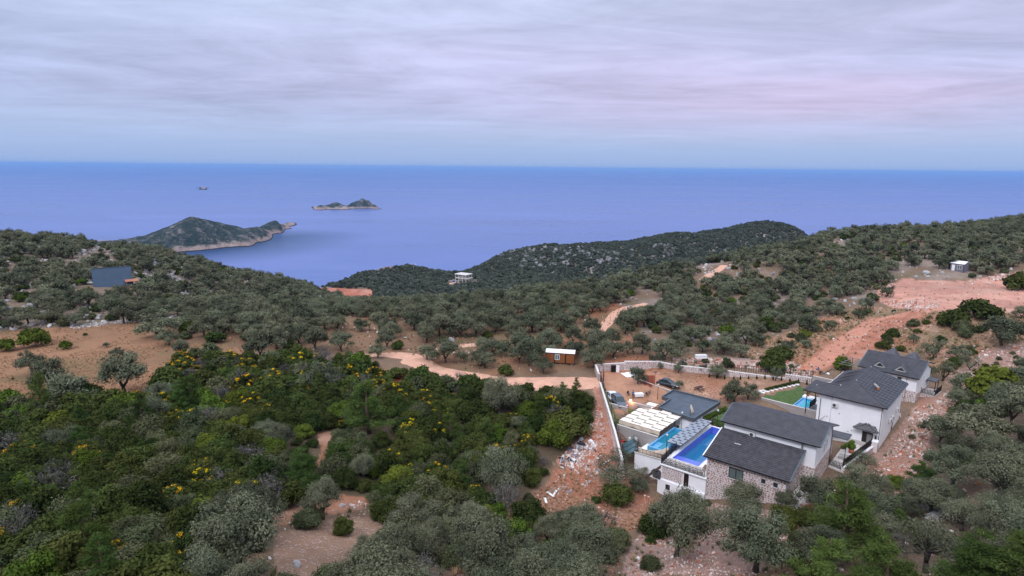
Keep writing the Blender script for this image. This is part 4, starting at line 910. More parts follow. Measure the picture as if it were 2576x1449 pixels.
# ------------------------------------------------------------------ lower villa with the flat roof
FB = root('flat_roof_house', -17, 15.4, 0, 'white house with a blue-grey flat roof and dark fascia', 'house')
out = [(0, 10.8), (0, 6.0), (1.7, 6.0), (1.9, .75), (8.9, -.1), (9.3, 10.8)]
MB().prism([(.25, 10.5), (.25, 6.25), (1.95, 6.25), (2.15, 1.0), (8.65, .2), (9.05, 10.5)], -3.2, 1.3).build('wall', M['stucco'], FB)
MB().prism(out, 1.3, 1.62).build('roof', M['membrane'], FB)
for i in range(len(out)):
    p, q = out[i], out[(i + 1) % len(out)]; p3, q3 = np.array([*p, 1.55]), np.array([*q, 1.55]); bar_part('fascia', p3, q3, .14, .62, M['fascia'], FB); bar_part('parapet_cap', p3 + [0, 0, .34], q3 + [0, 0, .34], .22, .05, M['flashing'], FB)
mb = MB()
for k in range(11): mb.box(.2 if k > 5 else 2.0, 9.0, .9 + k * .92, .93 + k * .92, 1.62, 1.632)
mb.build('seam', M['fascia'], FB)['kind'] = 'stuff'
MB().tube([(2.2, .55, 1.35), (2.2, .35, 1.25), (2.4, .25, 1.3)], .06, 6).build('flood_lamp', M['white'], FB); MB().tube([(5.2, .42, 1.2), (5.2, .42, -2.5)], .04, 6).build('downpipe', M['plastic'], FB)
keep([(-18, 14), (-7, 14), (-7, 27), (-18, 27)])
ac_unit(-10.8, 15.75, -.75, 0, 'air conditioner low on the white front of the flat roofed house')
r = root('parasol', -9.3, 16.6, 1.65, 'closed cream parasol on a thin pole at the edge of the flat roof', 'parasol')
MB().tube([(0, 0, 0), (0, 0, 2.2)], .03, 6).build('pole', M['iron'], r); mb = MB(); mb.tube([(0, 0, 2.1), (.12, 0, 1.5), (.42, -.05, .9), (.1, 0, .25)], [.03, .20, .26, .06], 8); mb.build('canopy', M['beige'], r)
# white shade pergola (woven strips over rafters along a)
def pergola(a0, a1, b0, b1, z, ns, nr, label, cloth, legz, stick=.35, skip=None, posts=True, arch=.12):
    r = root('shade_pergola', a0, b0, z, label, 'pergola'); W_, L_ = a1 - a0, b1 - b0; sw = W_ / ns; rs = L_ / nr
    for k in range(nr + 1):
        if skip and skip(W_ * .5, k * rs): w1 = skip(None, k * rs)
        else: w1 = W_
        MB().box(-stick, w1, k * rs - .035, k * rs + .035, -.05, .02).build('rafter', M['rust'], r)
    for c in range(ns):
        for k in range(nr):
            if k % 2 != c % 2 and k not in (0,): continue
            if skip and c * sw + sw * .5 > skip(None, k * rs): continue
            k1 = min(k + 2, nr) if k % 2 == c % 2 else k + 1
            x0, x1 = c * sw + .012, (c + 1) * sw - .012; y0, y1 = k * rs + .015, k1 * rs - .015; mb = MB(); n = 6; V_ = []
            for j in range(n + 1):
                t = j / n; zz = -.04 + arch * math.sin(math.pi * t) ** .7; V_ += [(x0, y0 + (y1 - y0) * t, zz - .02), ((x0 + x1) / 2, y0 + (y1 - y0) * t, zz - .035), (x1, y0 + (y1 - y0) * t, zz)]
            m_ = len(V_); V2_ = [(x, y, q - .02) for x, y, q in V_]; mb.add(V_ + V2_, [(j * 3 + i, j * 3 + i + 1, j * 3 + i + 4, j * 3 + i + 3) for j in range(n) for i in range(2)] + [(m_ + j * 3 + i, m_ + j * 3 + i + 3, m_ + j * 3 + i + 4, m_ + j * 3 + i + 1) for j in range(n) for i in range(2)])
            mb.build('canvas_panel', cloth, r)
    if posts:
        for x in (0, W_):
            for y in (0, L_ * .5, L_):
                if skip and x > skip(None, y): continue
                MB().box(x - .05, x + .05, y - .05, y + .05, legz - z, -.03).build('post', M['rust'], r)
    return r
WP = pergola(-17.9, -10.4, 7.1, 18.4, 1.5, 4, 12, 'white canvas pergola with panels woven over dark rafters', M['cream'], -.8, .7, lambda x, y: (True if x is not None else (7.5 if y < 8.3 else 2.6)))
GP = pergola(-8.2, -5.75, 5.2, 18.0, 1.15, 4, 14, 'blue-grey canvas pergola woven over rafters between the two pools', M['greycloth'], -.8, .12, posts=False, arch=.10)
for x, y in ((0.05, .1), (.05, 7), (.05, 12.7)): MB().box(x - .04, x + .04, y - .04, y + .04, -1.95, -.03).build('post', M['iron'], GP)
mb = MB(); n = 14
for j in range(n + 1): x = -.05 + 7.6 * j / n; mb.v += [(x, -.05 + .03 * math.sin(j * 2.1), .0 - .03 * math.sin(j * 1.3)), (x, -.12 + .06 * math.sin(j * 1.7), -.62 - .05 * math.sin(j * .9))]
mb.f = [(2 * j, 2 * j + 1, 2 * j + 3, 2 * j + 2) for j in range(n)]; mb.m = [0] * n; mb.sm = [False] * n; o = mb.build('curtain', M['beige'], WP); sd = o.modifiers.new('thick', 'SOLIDIFY'); sd.thickness = .02
# patio block, concrete wall, teal pool, white terrace wall
r = root('patio_wall', -17.9, 6.3, -1.9, 'grey concrete block wall below the white canvas pergola', 'wall'); MB().box(0, 7.6, 0, .25, -1.5, 2.8).build('wall', M['blockwall'], r); bar_part('coping', (0, .12, 2.83), (7.6, .12, 2.83), .3, .06, M['paleconc'], r)
MB().box(0, 7.6, .25, 9.2, -1.5, 1.05).build('patio', M['concrete'], r); MB().box(-.0, .2, .25, 12.0, -1.5, 2.5).build('wall', M['blockwall'], r)
window(r, (3.1, 0, -.35), (1, 0, 0), .75, .95, .09, 0, M['white'], sill=False)
keep([(-18.5, 5.6), (-7, 5.6), (-7, 19), (-18.5, 19)])
r = root('electric_cabinet', -14.55 - .9, 6.2, -1.2, 'small white meter box on the concrete wall', 'meter box'); MB().box(0, .42, -.14, .06, 0, .6).build('casing', M['white'], r)
for k in range(4): MB().box(.08, .34, -.15, -.135, .12 + k * .1, .15 + k * .1).build('louvre', M['darkplastic'], r)
r = root('gas_meter_box', -14.9, 6.2, -1.35, 'small green box beside the white meter box on the concrete wall', 'meter box'); MB().box(0, .5, -.2, .06, 0, .6).build('casing', M['greenp'], r); MB().tube([(.25, -.2, .32), (.25, -.22, .32)], .12, 10).build('dial', M['darkplastic'], r)
r = root('terrace_house', -12.1, 2.1, -.8, 'white walled lower pool terrace with concrete paving', 'terrace'); MB().prism([(0, 0), (5.55, .5), (5.55, 13.4), (1.55, 13.4), (1.55, 4.3), (0, 4.3)], -5, 0).build('wall', M['stucco'], r); bar_part('coping', (-.05, 0, .05), (5.6, .5, .05), .3, .12, M['paleconc'], r)
keep([(-13, .5), (-6, .5), (-6, 16), (-13, 16)])
r = root('teal_pool', -10.35, 2.9, .55, 'narrow raised pool with teal water and pale blue walls', 'swimming pool')
mb = MB(); mb.box(0, .3, 0, 9.6, -1.35, .02); mb.box(2.5, 2.75, 0, 9.6, -1.35, .0); mb.box(.3, 2.5, 9.3, 9.6, -1.35, .02); mb.box(.3, 2.5, 0, .3, -1.35, .0); mb.box(.3, 2.5, .3, 9.3, -1.35, -1.2); mb.build('basin', M['tealmosaic'], r); MB().box(.3, 2.5, .3, 9.3, -1.2, -.42).build('water', M['poolteal'], r); MB().box(.3, 1.3, .3, 3.2, -.42, -.36).build('step', M['tealmosaic'], r)
# front screen, fence and lamp of the lower terrace
r = root('canvas_screen', -11.9, 2.5, -.8, 'sagging beige canvas sheet behind the railing of the lower terrace', 'canvas sheet'); mb = MB(); n = 12
for j in range(n + 1):
    t = j / n; x = 5.2 * t; top = .75 + 1.5 * t ** 1.9 - .25 * math.sin(math.pi * t)
    mb.v += [(x, .02 * math.sin(j * 2), 0.02), (x, .25 + .05 * math.sin(j * 2.4), top * .55), (x, .35 + .10 * math.sin(j * 1.9), top)]
mb.f = [q for j in range(n) for q in ((3 * j, 3 * j + 3, 3 * j + 4, 3 * j + 1), (3 * j + 1, 3 * j + 4, 3 * j + 5, 3 * j + 2))]; mb.m = [0] * len(mb.f); mb.sm = [True] * len(mb.f); o = mb.build('sheet', M['beige'], r); o.modifiers.new('thick', 'SOLIDIFY').thickness = .02
fence('railing', [S(-12.1, 2.15, -.75), S(-7.0, 2.6, -.75)], .9, 'plain dark railing in front of the beige canvas sheet', M['rust'], post=5.1, pick=.62, scroll=False, spear=.02, group='railings of the pool terraces', pick_w=.035)
def lamp_post(x, y, z, h, label, head='globe'):
    r = empty('lamp_post', (x, y, z), 0, label, 'lamp post', 'thin lamp posts'); MB().tube([(0, 0, 0), (0, 0, h)], [.05, .035], 6).build('pole', M['iron'], r); MB().box(-.1, .1, -.1, .1, 0, .06).build('base', M['iron'], r)
    if head == 'globe': mb = MB(); mb.tube([(0, 0, h - .05), (0, 0, h + .08), (0, 0, h + .24), (0, 0, h + .34)], [.06, .16, .15, .04], 8); mb.build('lamp_head', M['plastic'], r)
    else: MB().obox((0, -.18, h), (1, 0, 0), (0, 1, .25), (0, -.25, 1), .28, .2, .03).build('solar_panel', M['glass'], r)
    return r
lamp_post(*S(-6.85, 2.3, -.8), 4.3, 'tall thin lamp post with a round head at the corner of the lower terrace')
lamp_post(*S(-9.9, 14.6, -.8), 3.3, 'thin dark pole in front of the flat roofed house'); lamp_post(*S(-5.4, 19.2, -.2), 2.9, 'thin dark pole at the far corner of the blue pool')
lamp_post(*S(-18.2, 22.0, .9), 2.7, 'thin post with a globe left of the flat roofed house'); lamp_post(28.8, 118.5, gz(28.8, 118.5), 2.8, 'thin post with a small solar panel behind the flat roof', 'solar')
# solar water heater
r = root('solar_water_heater', -15.9, 1.4, -1.9, 'solar water heater with dark glass panels and a grey tank', 'solar heater')
for k in range(3):
    f = MB().obox((1.2, 1.1 + k * 1.42, 1.15 + .0 * k), (1, 0, .62), (0, 1, 0), (-.62, 0, 1), 1.05, .68, .05).build('collector_panel', M['iron'], r); MB().obox((1.168, 1.1 + k * 1.42, 1.215), (1, 0, .62), (0, 1, 0), (-.62, 0, 1), .99, .62, .012).build('glass', simple('collector_glass', (.06, .11, .13), .15, .1) if k == 0 else bpy.data.materials['collector_glass'], f)
for y in (.6, 4.4): bar_part('leg', (2.1, y, -.4), (2.1, y, 1.75), .06, .06, M['steel'], r); bar_part('leg', (.3, y, -.4), (.3, y, .6), .06, .06, M['steel'], r)
MB().tube([(2.35, 3.0, 2.1), (2.35, 3.05, 2.1), (2.35, 4.65, 2.1), (2.35, 4.7, 2.1)], [.2, .33, .33, .2], 12).build('tank', M['steel'], r)
r.rotation_euler.z = 0; r.location = (18.45, 92.6, SZ - 2.1)
keep([(-17.9, 0), (-12, 0), (-12, 7), (-17.9, 7)])
r = root('storage_drum', -16.3, 5.4, -1.9, 'red plastic drum in the corner by the boundary wall', 'drum'); mb = MB(); mb.tube([(0, 0, -.3), (0, 0, .05), (0, 0, .4), (0, 0, .75), (0, 0, .8)], [.36, .38, .36, .38, .3], 12); mb.build('body', M['red'], r); MB().tube([(0, 0, .8), (0, 0, .84)], .2, 10).build('lid', M['darkplastic'], r)
r = root('motorbike', -15.2, 5.3, -1.9, 'dark motorbike parked in the low yard under the concrete wall', 'motorbike')
for x in (-.6, .6): mb = MB(); mb.tube([(x + .3 * math.cos(t), 0, .3 + .3 * math.sin(t)) for t in np.linspace(0, 6.28, 15)], .05, 5, False); mb.build('wheel', M['iron'], r)
MB().tube([(-.6, 0, .3), (-.25, 0, .62), (.3, 0, .68), (.55, 0, .85), (.6, 0, .3)], .05, 5).build('frame', M['darkplastic'], r); MB().tube([(-.65, 0, .75), (-.2, 0, .8), (0, 0, .76)], [.06, .12, .08], 6).build('saddle', M['iron'], r); MB().tube([(.5, -.3, .98), (.5, 0, 1.0), (.5, .3, .98)], .025, 5).build('handlebar', M['steel'], r)
# metal container hanging at the terrace corner and slanting roof beam
r = root('sloping_awning', -8.6, -.9, -2.7, 'narrow sloping metal awning leaning on the terrace corner', 'awning'); MB().obox((1.1, 1.1, 1.0), (1, .8, 1.05), (-.8, 1, 0), (-1, -.8, 1.2), 2.0, .35, .03).build('sheet', M['rust'], r); bar_part('beam', (-.3, .2, -.5), (2.2, 2.0, 2.1), .1, .12, M['steel'], r)
r = root('metal_hopper', -7.5, -.35, -2.6, 'grey sheet metal box fixed at the corner of the stone panel', 'metal box'); mb = MB(); mb.add([(0, 0, 0), (1.1, 0, 0), (1.1, .7, 0), (0, .7, 0), (-.3, -.3, 1.1), (1.1, -.3, 1.1), (1.1, .7, 1.1), (-.3, .7, 1.1)], [(0, 3, 2, 1), (0, 1, 5, 4), (1, 2, 6, 5), (2, 3, 7, 6), (3, 0, 4, 7)]); mb.build('body', M['fascia'], r).modifiers.new('t', 'SOLIDIFY').thickness = .04; bar_part('brace', (-.25, -.33, 1.0), (.5, -.2, .4), .05, .05, M['steel'], r); bar_part('brace', (.5, -.2, .4), (1.0, -.33, 1.0), .05, .05, M['steel'], r)

# ------------------------------------------------------------------ middle white villa
F2 = dict(o=(50.01, 100.97), th=.735, z0=SZ)
V2 = root('white_villa', 0, 0, 0, 'middle white villa with a wide hipped charcoal roof', 'villa', **F2)
MB().prism([(2.3, .6), (12.0, .6), (12.0, 15.4), (2.3, 15.4)], -1.2, 7.18).build('wall', M['stucco'], V2)
e = 7.15; s_ = .27; L2, W2 = 12.6, 16.0; u2 = 6.0; hz = e + u2 * s_; P3 = (4.86, 3.5, e + 3.5 * s_); P4 = (3.0, 3.5, e + 3.5 * s_)
P2 = (L2 - u2, u2, hz); P1 = (L2 - u2, W2, hz); BLp = (2.4, W2, e + .02)
tile_plane('roof_tiles', [(0, 0, e), (L2, 0, e), P2, P3, P4], M['tile'], V2)
tile_plane('roof_seams', [(L2, 0, e), (L2, W2, e), P1, P2], M['tile'], V2, col_w=.62, row=.5, amp=.012, step=.0)
tile_plane('roof_cover', [BLp, (2.4, 3.6, e + .02), P3, P2, P1], M['tile2'], V2, col_w=.5, row=.5, amp=.008, step=.012)
tile_plane('roof_cover', [(0, 7.0, e), (0, 0, e), P4], M['tile2'], V2, col_w=.5, row=.5, amp=.008, step=.012)
MB().slab([(0, 7.0, e), P4, P3, (2.6, 6.0, e + .1)], .08).build('roof_cover', M['tile2'], V2)
for p, q in ((P1, P2), (P2, (L2, 0, e)), (P2, P3), (P3, P4), (P4, (0, 0, e))): cap(np.array(p) + [0, 0, .06], np.array(q) + [0, 0, .06], V2)
for p in (P1, P2, P3, P4, (1.6, 1.8, e + .6)): mb = MB(); mb.tube([np.array(p) + [0, 0, .1], np.array(p) + [0, 0, .22]], [.13, .08], 6); mb.build('ridge_cap', M['paleconc'], V2)
for k in range(12): y = .9 + k * 1.27; x = L2 - max(0, min(u2, y)) if y < u2 else L2 - u2; bar_part('standing_seam', (L2 - .02, y, e + .07), (x, y, e + (L2 - x) * s_ + .07), .05, .06, M['fascia'], V2)
bar_part('verge', (L2, W2 + .05, e + .04), (L2 - u2, W2 + .05, hz + .04), .14, .14, M['flashing'], V2); bar_part('gutter', (0, -.06, e - .05), (L2, -.06, e - .05), .12, .12, M['iron'], V2); bar_part('gutter', (L2 + .06, 0, e - .05), (L2 + .06, W2, e - .05), .1, .12, M['flashing'], V2)
for k in range(3):   # three arrow shaped racks on the dark slope
    y = 6.8 + k * 3.0; zt = hz - .388 * 1.4
    bar_part('roof_rack', (3.6, y, hz - .388 * 3.0 + .2), (5.7, y + .4, hz - .388 * .9 + .25), .06, .06, M['iron'], V2); bar_part('roof_rack', (3.2, y - 1.2, hz - .388 * 3.4 + .2), (5.7, y + .4, hz - .388 * .9 + .25), .06, .06, M['rust'], V2); bar_part('roof_rack', (3.4, y - .6, hz - .388 * 3.2 + .2), (5.2, y - .1, hz - .388 * 1.4 + .25), .05, .05, M['iron'], V2)
MB().obox((9.4, 7.4, e + 3.2 * s_ + .2), (.5, -.86, 0), (.86, .5, 0), (0, 0, 1), .95, .16, .12).build('roof_duct', M['concrete'], V2); MB().obox((9.9, 6.55, e + 2.7 * s_ + .2), (.5, -.86, 0), (.86, .5, 0), (0, 0, 1), .12, .2, .15).build('duct_end', M['terracotta'], V2)
MB().tube([(4.5, .52, 7), (4.5, .52, -.2)], .045, 6).build('downpipe', M['plastic'], V2); MB().tube([(11.9, .5, 7), (11.9, .5, -.6)], .045, 6).build('downpipe', M['rust'], V2)
MB().box(2.75, 2.83, .45, .57, .6, 6.2).build('steel_pole', M['iron'], V2); bar_part('strut', (2.85, .45, 2.2), (3.8, .2, 3.4), .05, .05, M['iron'], V2)
f = MB().box(9.5, 11.05, .52, .6, -.1, 2.35).build('door', M['door'], V2); MB().box(10.2, 10.95, .47, .52, .1, 2.1).build('door_leaf', M['steel'], f); MB().tube([(10.3, .45, 1.0), (10.3, .45, 1.3)], .02, 5).build('handle', M['iron'], f)
tile_plane('canopy_tiles', [(8.3, -.45, 2.95), (11.9, -.45, 2.95), (11.3, .58, 3.55), (8.9, .58, 3.55)], M['oldtile'], V2, step=.05, amp=.04)
cap((8.3, -.45, 3.0), (10.0, .55, 3.75), V2, M['oldtile'], .3); cap((11.9, -.45, 3.0), (10.2, .55, 3.75), V2, M['oldtile'], .3)
for x in (8.7, 11.5): bar_part('bracket', (x, .55, 2.3), (x, -.3, 2.9), .08, .08, M['white'], V2)
for x, z in ((7.9, 1.95), (7.4, 1.6), (5.8, 4.3), (4.0, 3.3)): MB().tube([(x, .6, z), (x, .5, z)], .07, 6).build('wall_vent', M['fascia'], V2)
MB().box(4.6, 12.02, .5, .6, -.3, .55).build('plinth', M['paleconc'], V2)
# pilasters of the porch on the left, with arch door on the right side
for x, y in ((.5, .7), (.5, 5.8)): MB().box(x - .06, x + .06, y - .06, y + .06, 2.8, e).build('porch_post', M['iron'], V2)
f = MB(); f.tube([(12.02, 9.6 + .45 * math.cos(t), 1.2 + .45 * math.sin(t) * 1.6) for t in np.linspace(0, math.pi, 9)], .07, 5); f.build('arch_trim', M['paleconc'], V2); MB().box(12.0, 12.03, 9.2, 10.0, -.2, 1.8).build('side_door', M['door'], V2)
keep([(-9, 2), (1.5, 0), (13.5, -1), (13.5, 17), (-5, 17)], **F2)
for y, z, lb in ((11.8, 3.1, 'air conditioner farthest back on the right wall of the middle villa'), (8.4, 2.7, 'air conditioner between two others on the right wall of the middle villa'), (6.6, 2.75, 'air conditioner nearest the corner on the right wall of the middle villa')): ac_unit(12.0, y, z, math.pi / 2, lb, fr=F2)
ac_unit(5.1, .6, 5.3, 0, 'air conditioner high on the white front of the middle villa', fr=F2)
# garden of the middle villa: lawn, concrete wall, pool, steps
r = root('lawn', -5, 8, 2.72, None, None, **F2); r.name = 'garden_lawn'; 
bpy.data.objects.remove(r)
mb = MB(); mb.prism([S(a, b, 0, **F2)[:2] for a, b in ((-7.7, 3.1), (-2.5, 3.1), (-2.5, 9), (-3.7, 13.6), (-5.1, 14.8), (-8.0, 5.6))], SZ + 2.0, SZ + 2.74); o = mb.build('lawn', M['grass']); tag(o, 'green lawn beside the pool of the middle villa', kind='structure')
r = root('garden_wall', -7.8, 2.9, -.2, 'long grey concrete block wall between the gardens of two villas', 'wall', 'concrete garden walls', **F2); MB().box(0, 10.2, -.12, .12, -1.2, 3.0).build('wall', M['blockwall'], r); bar_part('coping', (0, 0, 3.03), (10.2, 0, 3.03), .3, .06, M['paleconc'], r)
r = root('garden_wall', -3.2, 16.6, 0, 'short grey concrete block wall between the middle and farthest villas', 'wall', 'concrete garden walls', **F2); MB().box(0, 7.5, -.12, .12, 0, 4.7).build('wall', M['blockwall'], r); bar_part('coping', (0, 0, 4.73), (7.5, 0, 4.73), .28, .06, M['paleconc'], r); bar_part('end_post', (-.1, 0, 0), (-.1, 0, 6.1), .08, .08, M['rust'], r)
r = root('cyan_pool', -2.4, 3.2, 2.75, 'small cyan swimming pool at the side of the middle villa', 'swimming pool', **F2); mb = MB(); mb.box(0, .2, 0, 5.2, -1.5, .05); mb.box(2.3, 2.5, 0, 5.2, -1.5, .05); mb.box(.2, 2.3, 5.0, 5.2, -1.5, .05); mb.box(.2, 2.3, 0, .2, -1.5, .05); mb.box(.2, 2.3, .2, 5.0, -1.5, -1.3); mb.build('basin', M['tealmosaic'], r); MB().box(.2, 2.3, .2, 5, -1.3, -.25).build('water', M['poolcyan'], r); MB().box(.2, .9, .2, 5, -.25, -.2).build('step', M['tealmosaic'], r); MB().box(0, 2.9, 5.2, 6.4, -.3, .3).build('side_slab', M['white'], r)
r = root('flower_pot', -1.6, 9.0, 3.05, 'terracotta pot with a leafy plant on the white slab by the cyan pool', 'flower pot', **F2); mb = MB(); mb.tube([(0, 0, 0), (0, 0, .35), (0, 0, .42)], [.18, .27, .3], 10); mb.build('pot', M['terracotta'], r); mb = MB()
for k in range(14): t = k * 2.4; mb.add([(0, 0, .4), (math.cos(t) * .25 - .05, math.sin(t) * .25, .75), (math.cos(t) * .42, math.sin(t) * .42, .7 + .02 * k), (math.cos(t) * .25 + .05, math.sin(t) * .25 + .05, .6)], [(0, 1, 2, 3)])
mb.build('plant', M['grass'], r)
fence('railing', [S(.4, 3.3, 2.8, **F2), S(.4, 6.8, 2.8, **F2)], 1.1, 'black wrought iron railing beside the cyan pool', group='railings of the middle villa'); fence('railing', [S(.45, 3.2, 2.8, **F2), S(2.2, 3.2, 2.8, **F2)], 1.1, 'short black wrought iron railing closing the cyan pool deck', group='railings of the middle villa')
r = root('pool_deck', .15, 3.1, 2.7, 'white pool deck beside the cyan pool', 'deck', **F2); MB().box(0, 2.1, 0, 7.4, -2.8, .05).build('slab', M['white'], r)
r = root('stone_steps', -8.6, 5.0, 2.8, 'curved planting strip of white stone slabs above the lawn', 'steps', **F2)
st_a, st_b = np.array([0, 0.]), np.array([3.6, 10.4]); dd = (st_b - st_a) / np.linalg.norm(st_b - st_a); nn_ = np.array([-dd[1], dd[0]])
bar_part('edging', (*(st_a + nn_ * .9), .1), (*(st_b + nn_ * .9), .1), .2, .2, M['white'], r)
for k in range(9): c = st_a + (st_b - st_a) * (k + .5) / 9; MB().obox((*(c + nn_ * .3), .02), (*(dd * .8 + nn_ * .6), 0), (*(nn_ * .8 - dd * .6), 0), (0, 0, 1), .20, .45, .09).build('slab', M['white'], r)
# rear garden terrace with hedge, round bush and railing on a stone wall
r = root('garden_terrace', 13.3, 14.9, .1, 'small paved terrace with concrete slabs between two villas', 'terrace'); MB().prism([(0, .4), (1.9, 0), (4.0, 11.0), (.2, 12.5)], -1.6, 0).build('paving', M['paleconc'], r); MB().box(.5, 1.7, 4.2, 5.4, 0, .45).build('slab', M['concrete'], r); MB().box(1.0, 2.2, 5.8, 6.6, 0, .35).build('slab', M['paleconc'], r)
keep([(12, 13.5), (18.6, 13.5), (19.5, 29), (12, 29)])
r = root('retaining_wall', 15.2, 14.9, .15, 'low rubble stone wall with white coping below the black railing', 'wall', 'stone walls with white coping'); MB().prism([(0, 0), (.35, -.02), (2.3, 11.0), (1.95, 11.2)], -2.2, .55).build('wall', M['mortar'], r); bar_part('coping', (.17, 0, .6), (2.1, 11.0, .6), .45, .1, M['white'], r)
clad(r, (.36, .05, -1.7), (.176, .984, 0), (0, 0, 1), 11.0, 2.2, sp=.42, limit=120, seed=12); MB().box(2.0, 2.8, 11.0, 11.9, -1.5, 1.3).build('pillar', M['mortar'], r); MB().box(1.95, 2.85, 10.95, 11.95, 1.3, 1.5).build('pillar_cap', M['white'], r); clad(r, (2.8, 11.0, -1.3), (0, 1, 0), (0, 0, 1), .9, 2.5, sp=.35, limit=20, seed=13)
fence('railing', [S(15.37, 14.9, .8), S(17.1, 25.6, .8)], 1.05, 'black wrought iron railing on the rubble stone wall between two villas', group='railings of the middle villa')
fence('railing', [S(13.4, 15.4, .3), S(15.3, 14.95, .3)], 1.05, 'short black railing between the stone villa corner and the long railing', group='railings of the middle villa')
fence('railing', [S(17.4, 26.9, 1.0), S(18.0, 29.2, 1.0)], 1.05, 'short black railing at the door corner of the middle villa', group='railings of the middle villa', pick=.25)
# ------------------------------------------------------------------ farthest white villa with dormers
F3 = dict(o=(70.03, 120.0), th=.83, z0=ZC - 43.5)
V3 = root('dormer_villa', 0, 0, 0, 'farthest white villa with triangular dormers in its charcoal roof', 'villa', **F3)
ez = 4.75; ry = ez + 2.34
mb = MB(); mb.prism([(.3, .5), (10.3, .5), (10.3, 9.2), (.3, 9.2)], -1.5, ez + .15); mb.add([(10.295, .5, ez), (10.295, 9.2, ez), (10.295, 5.1, ry - .1), (.305, .5, ez), (.305, 9.2, ez), (.305, 5.1, ry - .1)], [(0, 1, 2), (3, 5, 4)]); mb.build('wall', M['stucco'], V3)
MB().box(10.3, 10.34, .5, 9.2, -1.5, 1.6).build('cladding', M['mortar'], V3); MB().box(7.8, 10.34, .46, .5, -1.5, 2.1).build('cladding', M['mortar'], V3)
clad(V3, (10.34, .6, -1.0), (0, 1, 0), (0, 0, 1), 8.4, 2.5, sp=.5, limit=0, seed=15); clad(V3, (7.85, .46, -1), (1, 0, 0), (0, 0, 1), 2.4, 3.0, sp=.44, limit=45, seed=16)
tile_plane('roof_tiles', [(0, 0, ez + .1), (10.7, 0, ez + .1), (10.7, 5.09, ry + .1), (0, 5.09, ry + .1)], M['tile'], V3)
tile_plane('roof_tiles', [(10.7, 9.8, ry - 1.2), (0, 9.8, ry - 1.2), (0, 5.09, ry + .1), (10.7, 5.09, ry + .1)], M['tile'], V3)
cap((0, 5.09, ry + .15), (10.7, 5.09, ry + .15), V3)
for p, q, mt in (((10.76, 0, ez + .12), (10.76, 5.1, ry + .14), 'flashing'), ((-.06, 0, ez + .12), (-.06, 5.1, ry + .14), 'flashing'), ((10.76, 9.8, ry - 1.15), (10.76, 5.1, ry + .14), 'fascia')): bar_part('verge', p, q, .16, .14, M[mt], V3)
bar_part('gutter', (0, -.06, ez), (10.7, -.06, ez), .12, .1, M['iron'], V3); bar_part('eave_beam', (.3, .42, ez - .1), (10.4, .42, ez - .1), .14, .16, M['wood'], V3)
for cx_ in (3.55, 7.3):
    sl = .46; b0 = .95; hw = 1.3; zb = ez + .1 + sl * b0; hp = 1.25; bb = b0 + hp / sl
    mb = MB(); mb.add([(cx_ - hw, b0, zb), (cx_ + hw, b0, zb), (cx_, b0, zb + hp)], [(0, 1, 2)]); dm = mb.build('dormer', M['stucco'], V3)
    for s1 in (-1, 1):
        mb = MB(); A0 = np.array([cx_ + s1 * (hw + .22), b0 - .25, zb - .12]); T0 = np.array([cx_, b0 - .25, zb + hp + .12]); T1 = np.array([cx_, bb + .1, zb + hp + .12]); mb.add([A0, T0, T1, A0 - [0, 0, .07], T0 - [0, 0, .07], T1 - [0, 0, .07]], [(0, 1, 2) if s1 < 0 else (0, 2, 1), (3, 5, 4) if s1 < 0 else (3, 4, 5), (0, 3, 4, 1) if s1 > 0 else (0, 1, 4, 3)]); mb.build('dormer_roof', M['tile'], dm)
        bar_part('dormer_trim', A0, T0, .1, .1, M['flashing'], dm)
        bar_part('dormer_frame', (cx_ + s1 * (hw - .42), b0 - .03, zb + .12), (cx_, b0 - .03, zb + hp - .28), .08, .08, M['cream'], dm)
    bar_part('dormer_frame', (cx_ - hw + .42, b0 - .03, zb + .12), (cx_ + hw - .42, b0 - .03, zb + .12), .08, .08, M['cream'], dm)
    MB().add([(cx_ - hw + .5, b0 - .02, zb + .16), (cx_ + hw - .5, b0 - .02, zb + .16), (cx_, b0 - .02, zb + hp - .34)], [(0, 1, 2)]).build('pane', M['glass'], dm)
    mb = MB(); mb.add([(cx_ - 1.3, 5.25, ry - .1), (cx_ + 1.3, 5.25, ry - .1), (cx_ + 1.4, 9.2, ry - 1.1), (cx_ - 1.4, 9.2, ry - 1.1), (cx_, 6.3, ry + .7), (cx_, 9.2, ry + .65)], [(0, 1, 4), (0, 4, 5, 3), (1, 2, 5, 4), (2, 3, 5)]); mb.build('rear_dormer', M['tile'], V3)
window(V3, (10.34, 4.5, 3.0), (0, 1, 0), .4, 1.4, .05, 0, M['white'], sill=False); window(V3, (10.34, 6.0, 3.2), (0, 1, 0), .4, 1.4, .05, 0, M['white'], sill=False)
MB().tube([(8.6, .42, 4.6), (8.6, .42, -.8)], .05, 6).build('downpipe', M['steel'], V3); MB().box(7.0, 7.7, .42, .5, 3.9, 4.3).build('vent', M['darkplastic'], V3)
keep([(-3, -1), (13.5, -1), (13.5, 14), (-3, 12)], **F3)
r = root('side_terrace', 10.35, 4.0, -.6, 'small rubble stone terrace at the end of the farthest villa', 'terrace', **F3); MB().box(0, 2.3, 0, 4.6, -1.2, 1.5).build('wall', M['mortar'], r); MB().box(-.02, 2.4, -.08, 4.7, 1.5, 1.62).build('slab', M['paleconc'], r); clad(r, (.05, 0, -1.0), (1, 0, 0), (0, 0, 1), 2.2, 2.4, sp=.38, limit=60, seed=18); clad(r, (2.3, 0, -1.0), (0, 1, 0), (0, 0, 1), 4.6, 2.4, sp=.38, limit=60, seed=19); MB().box(0, 1.7, 2.6, 5.0, 3.6, 3.8).build('porch_roof', M['tile'], r)
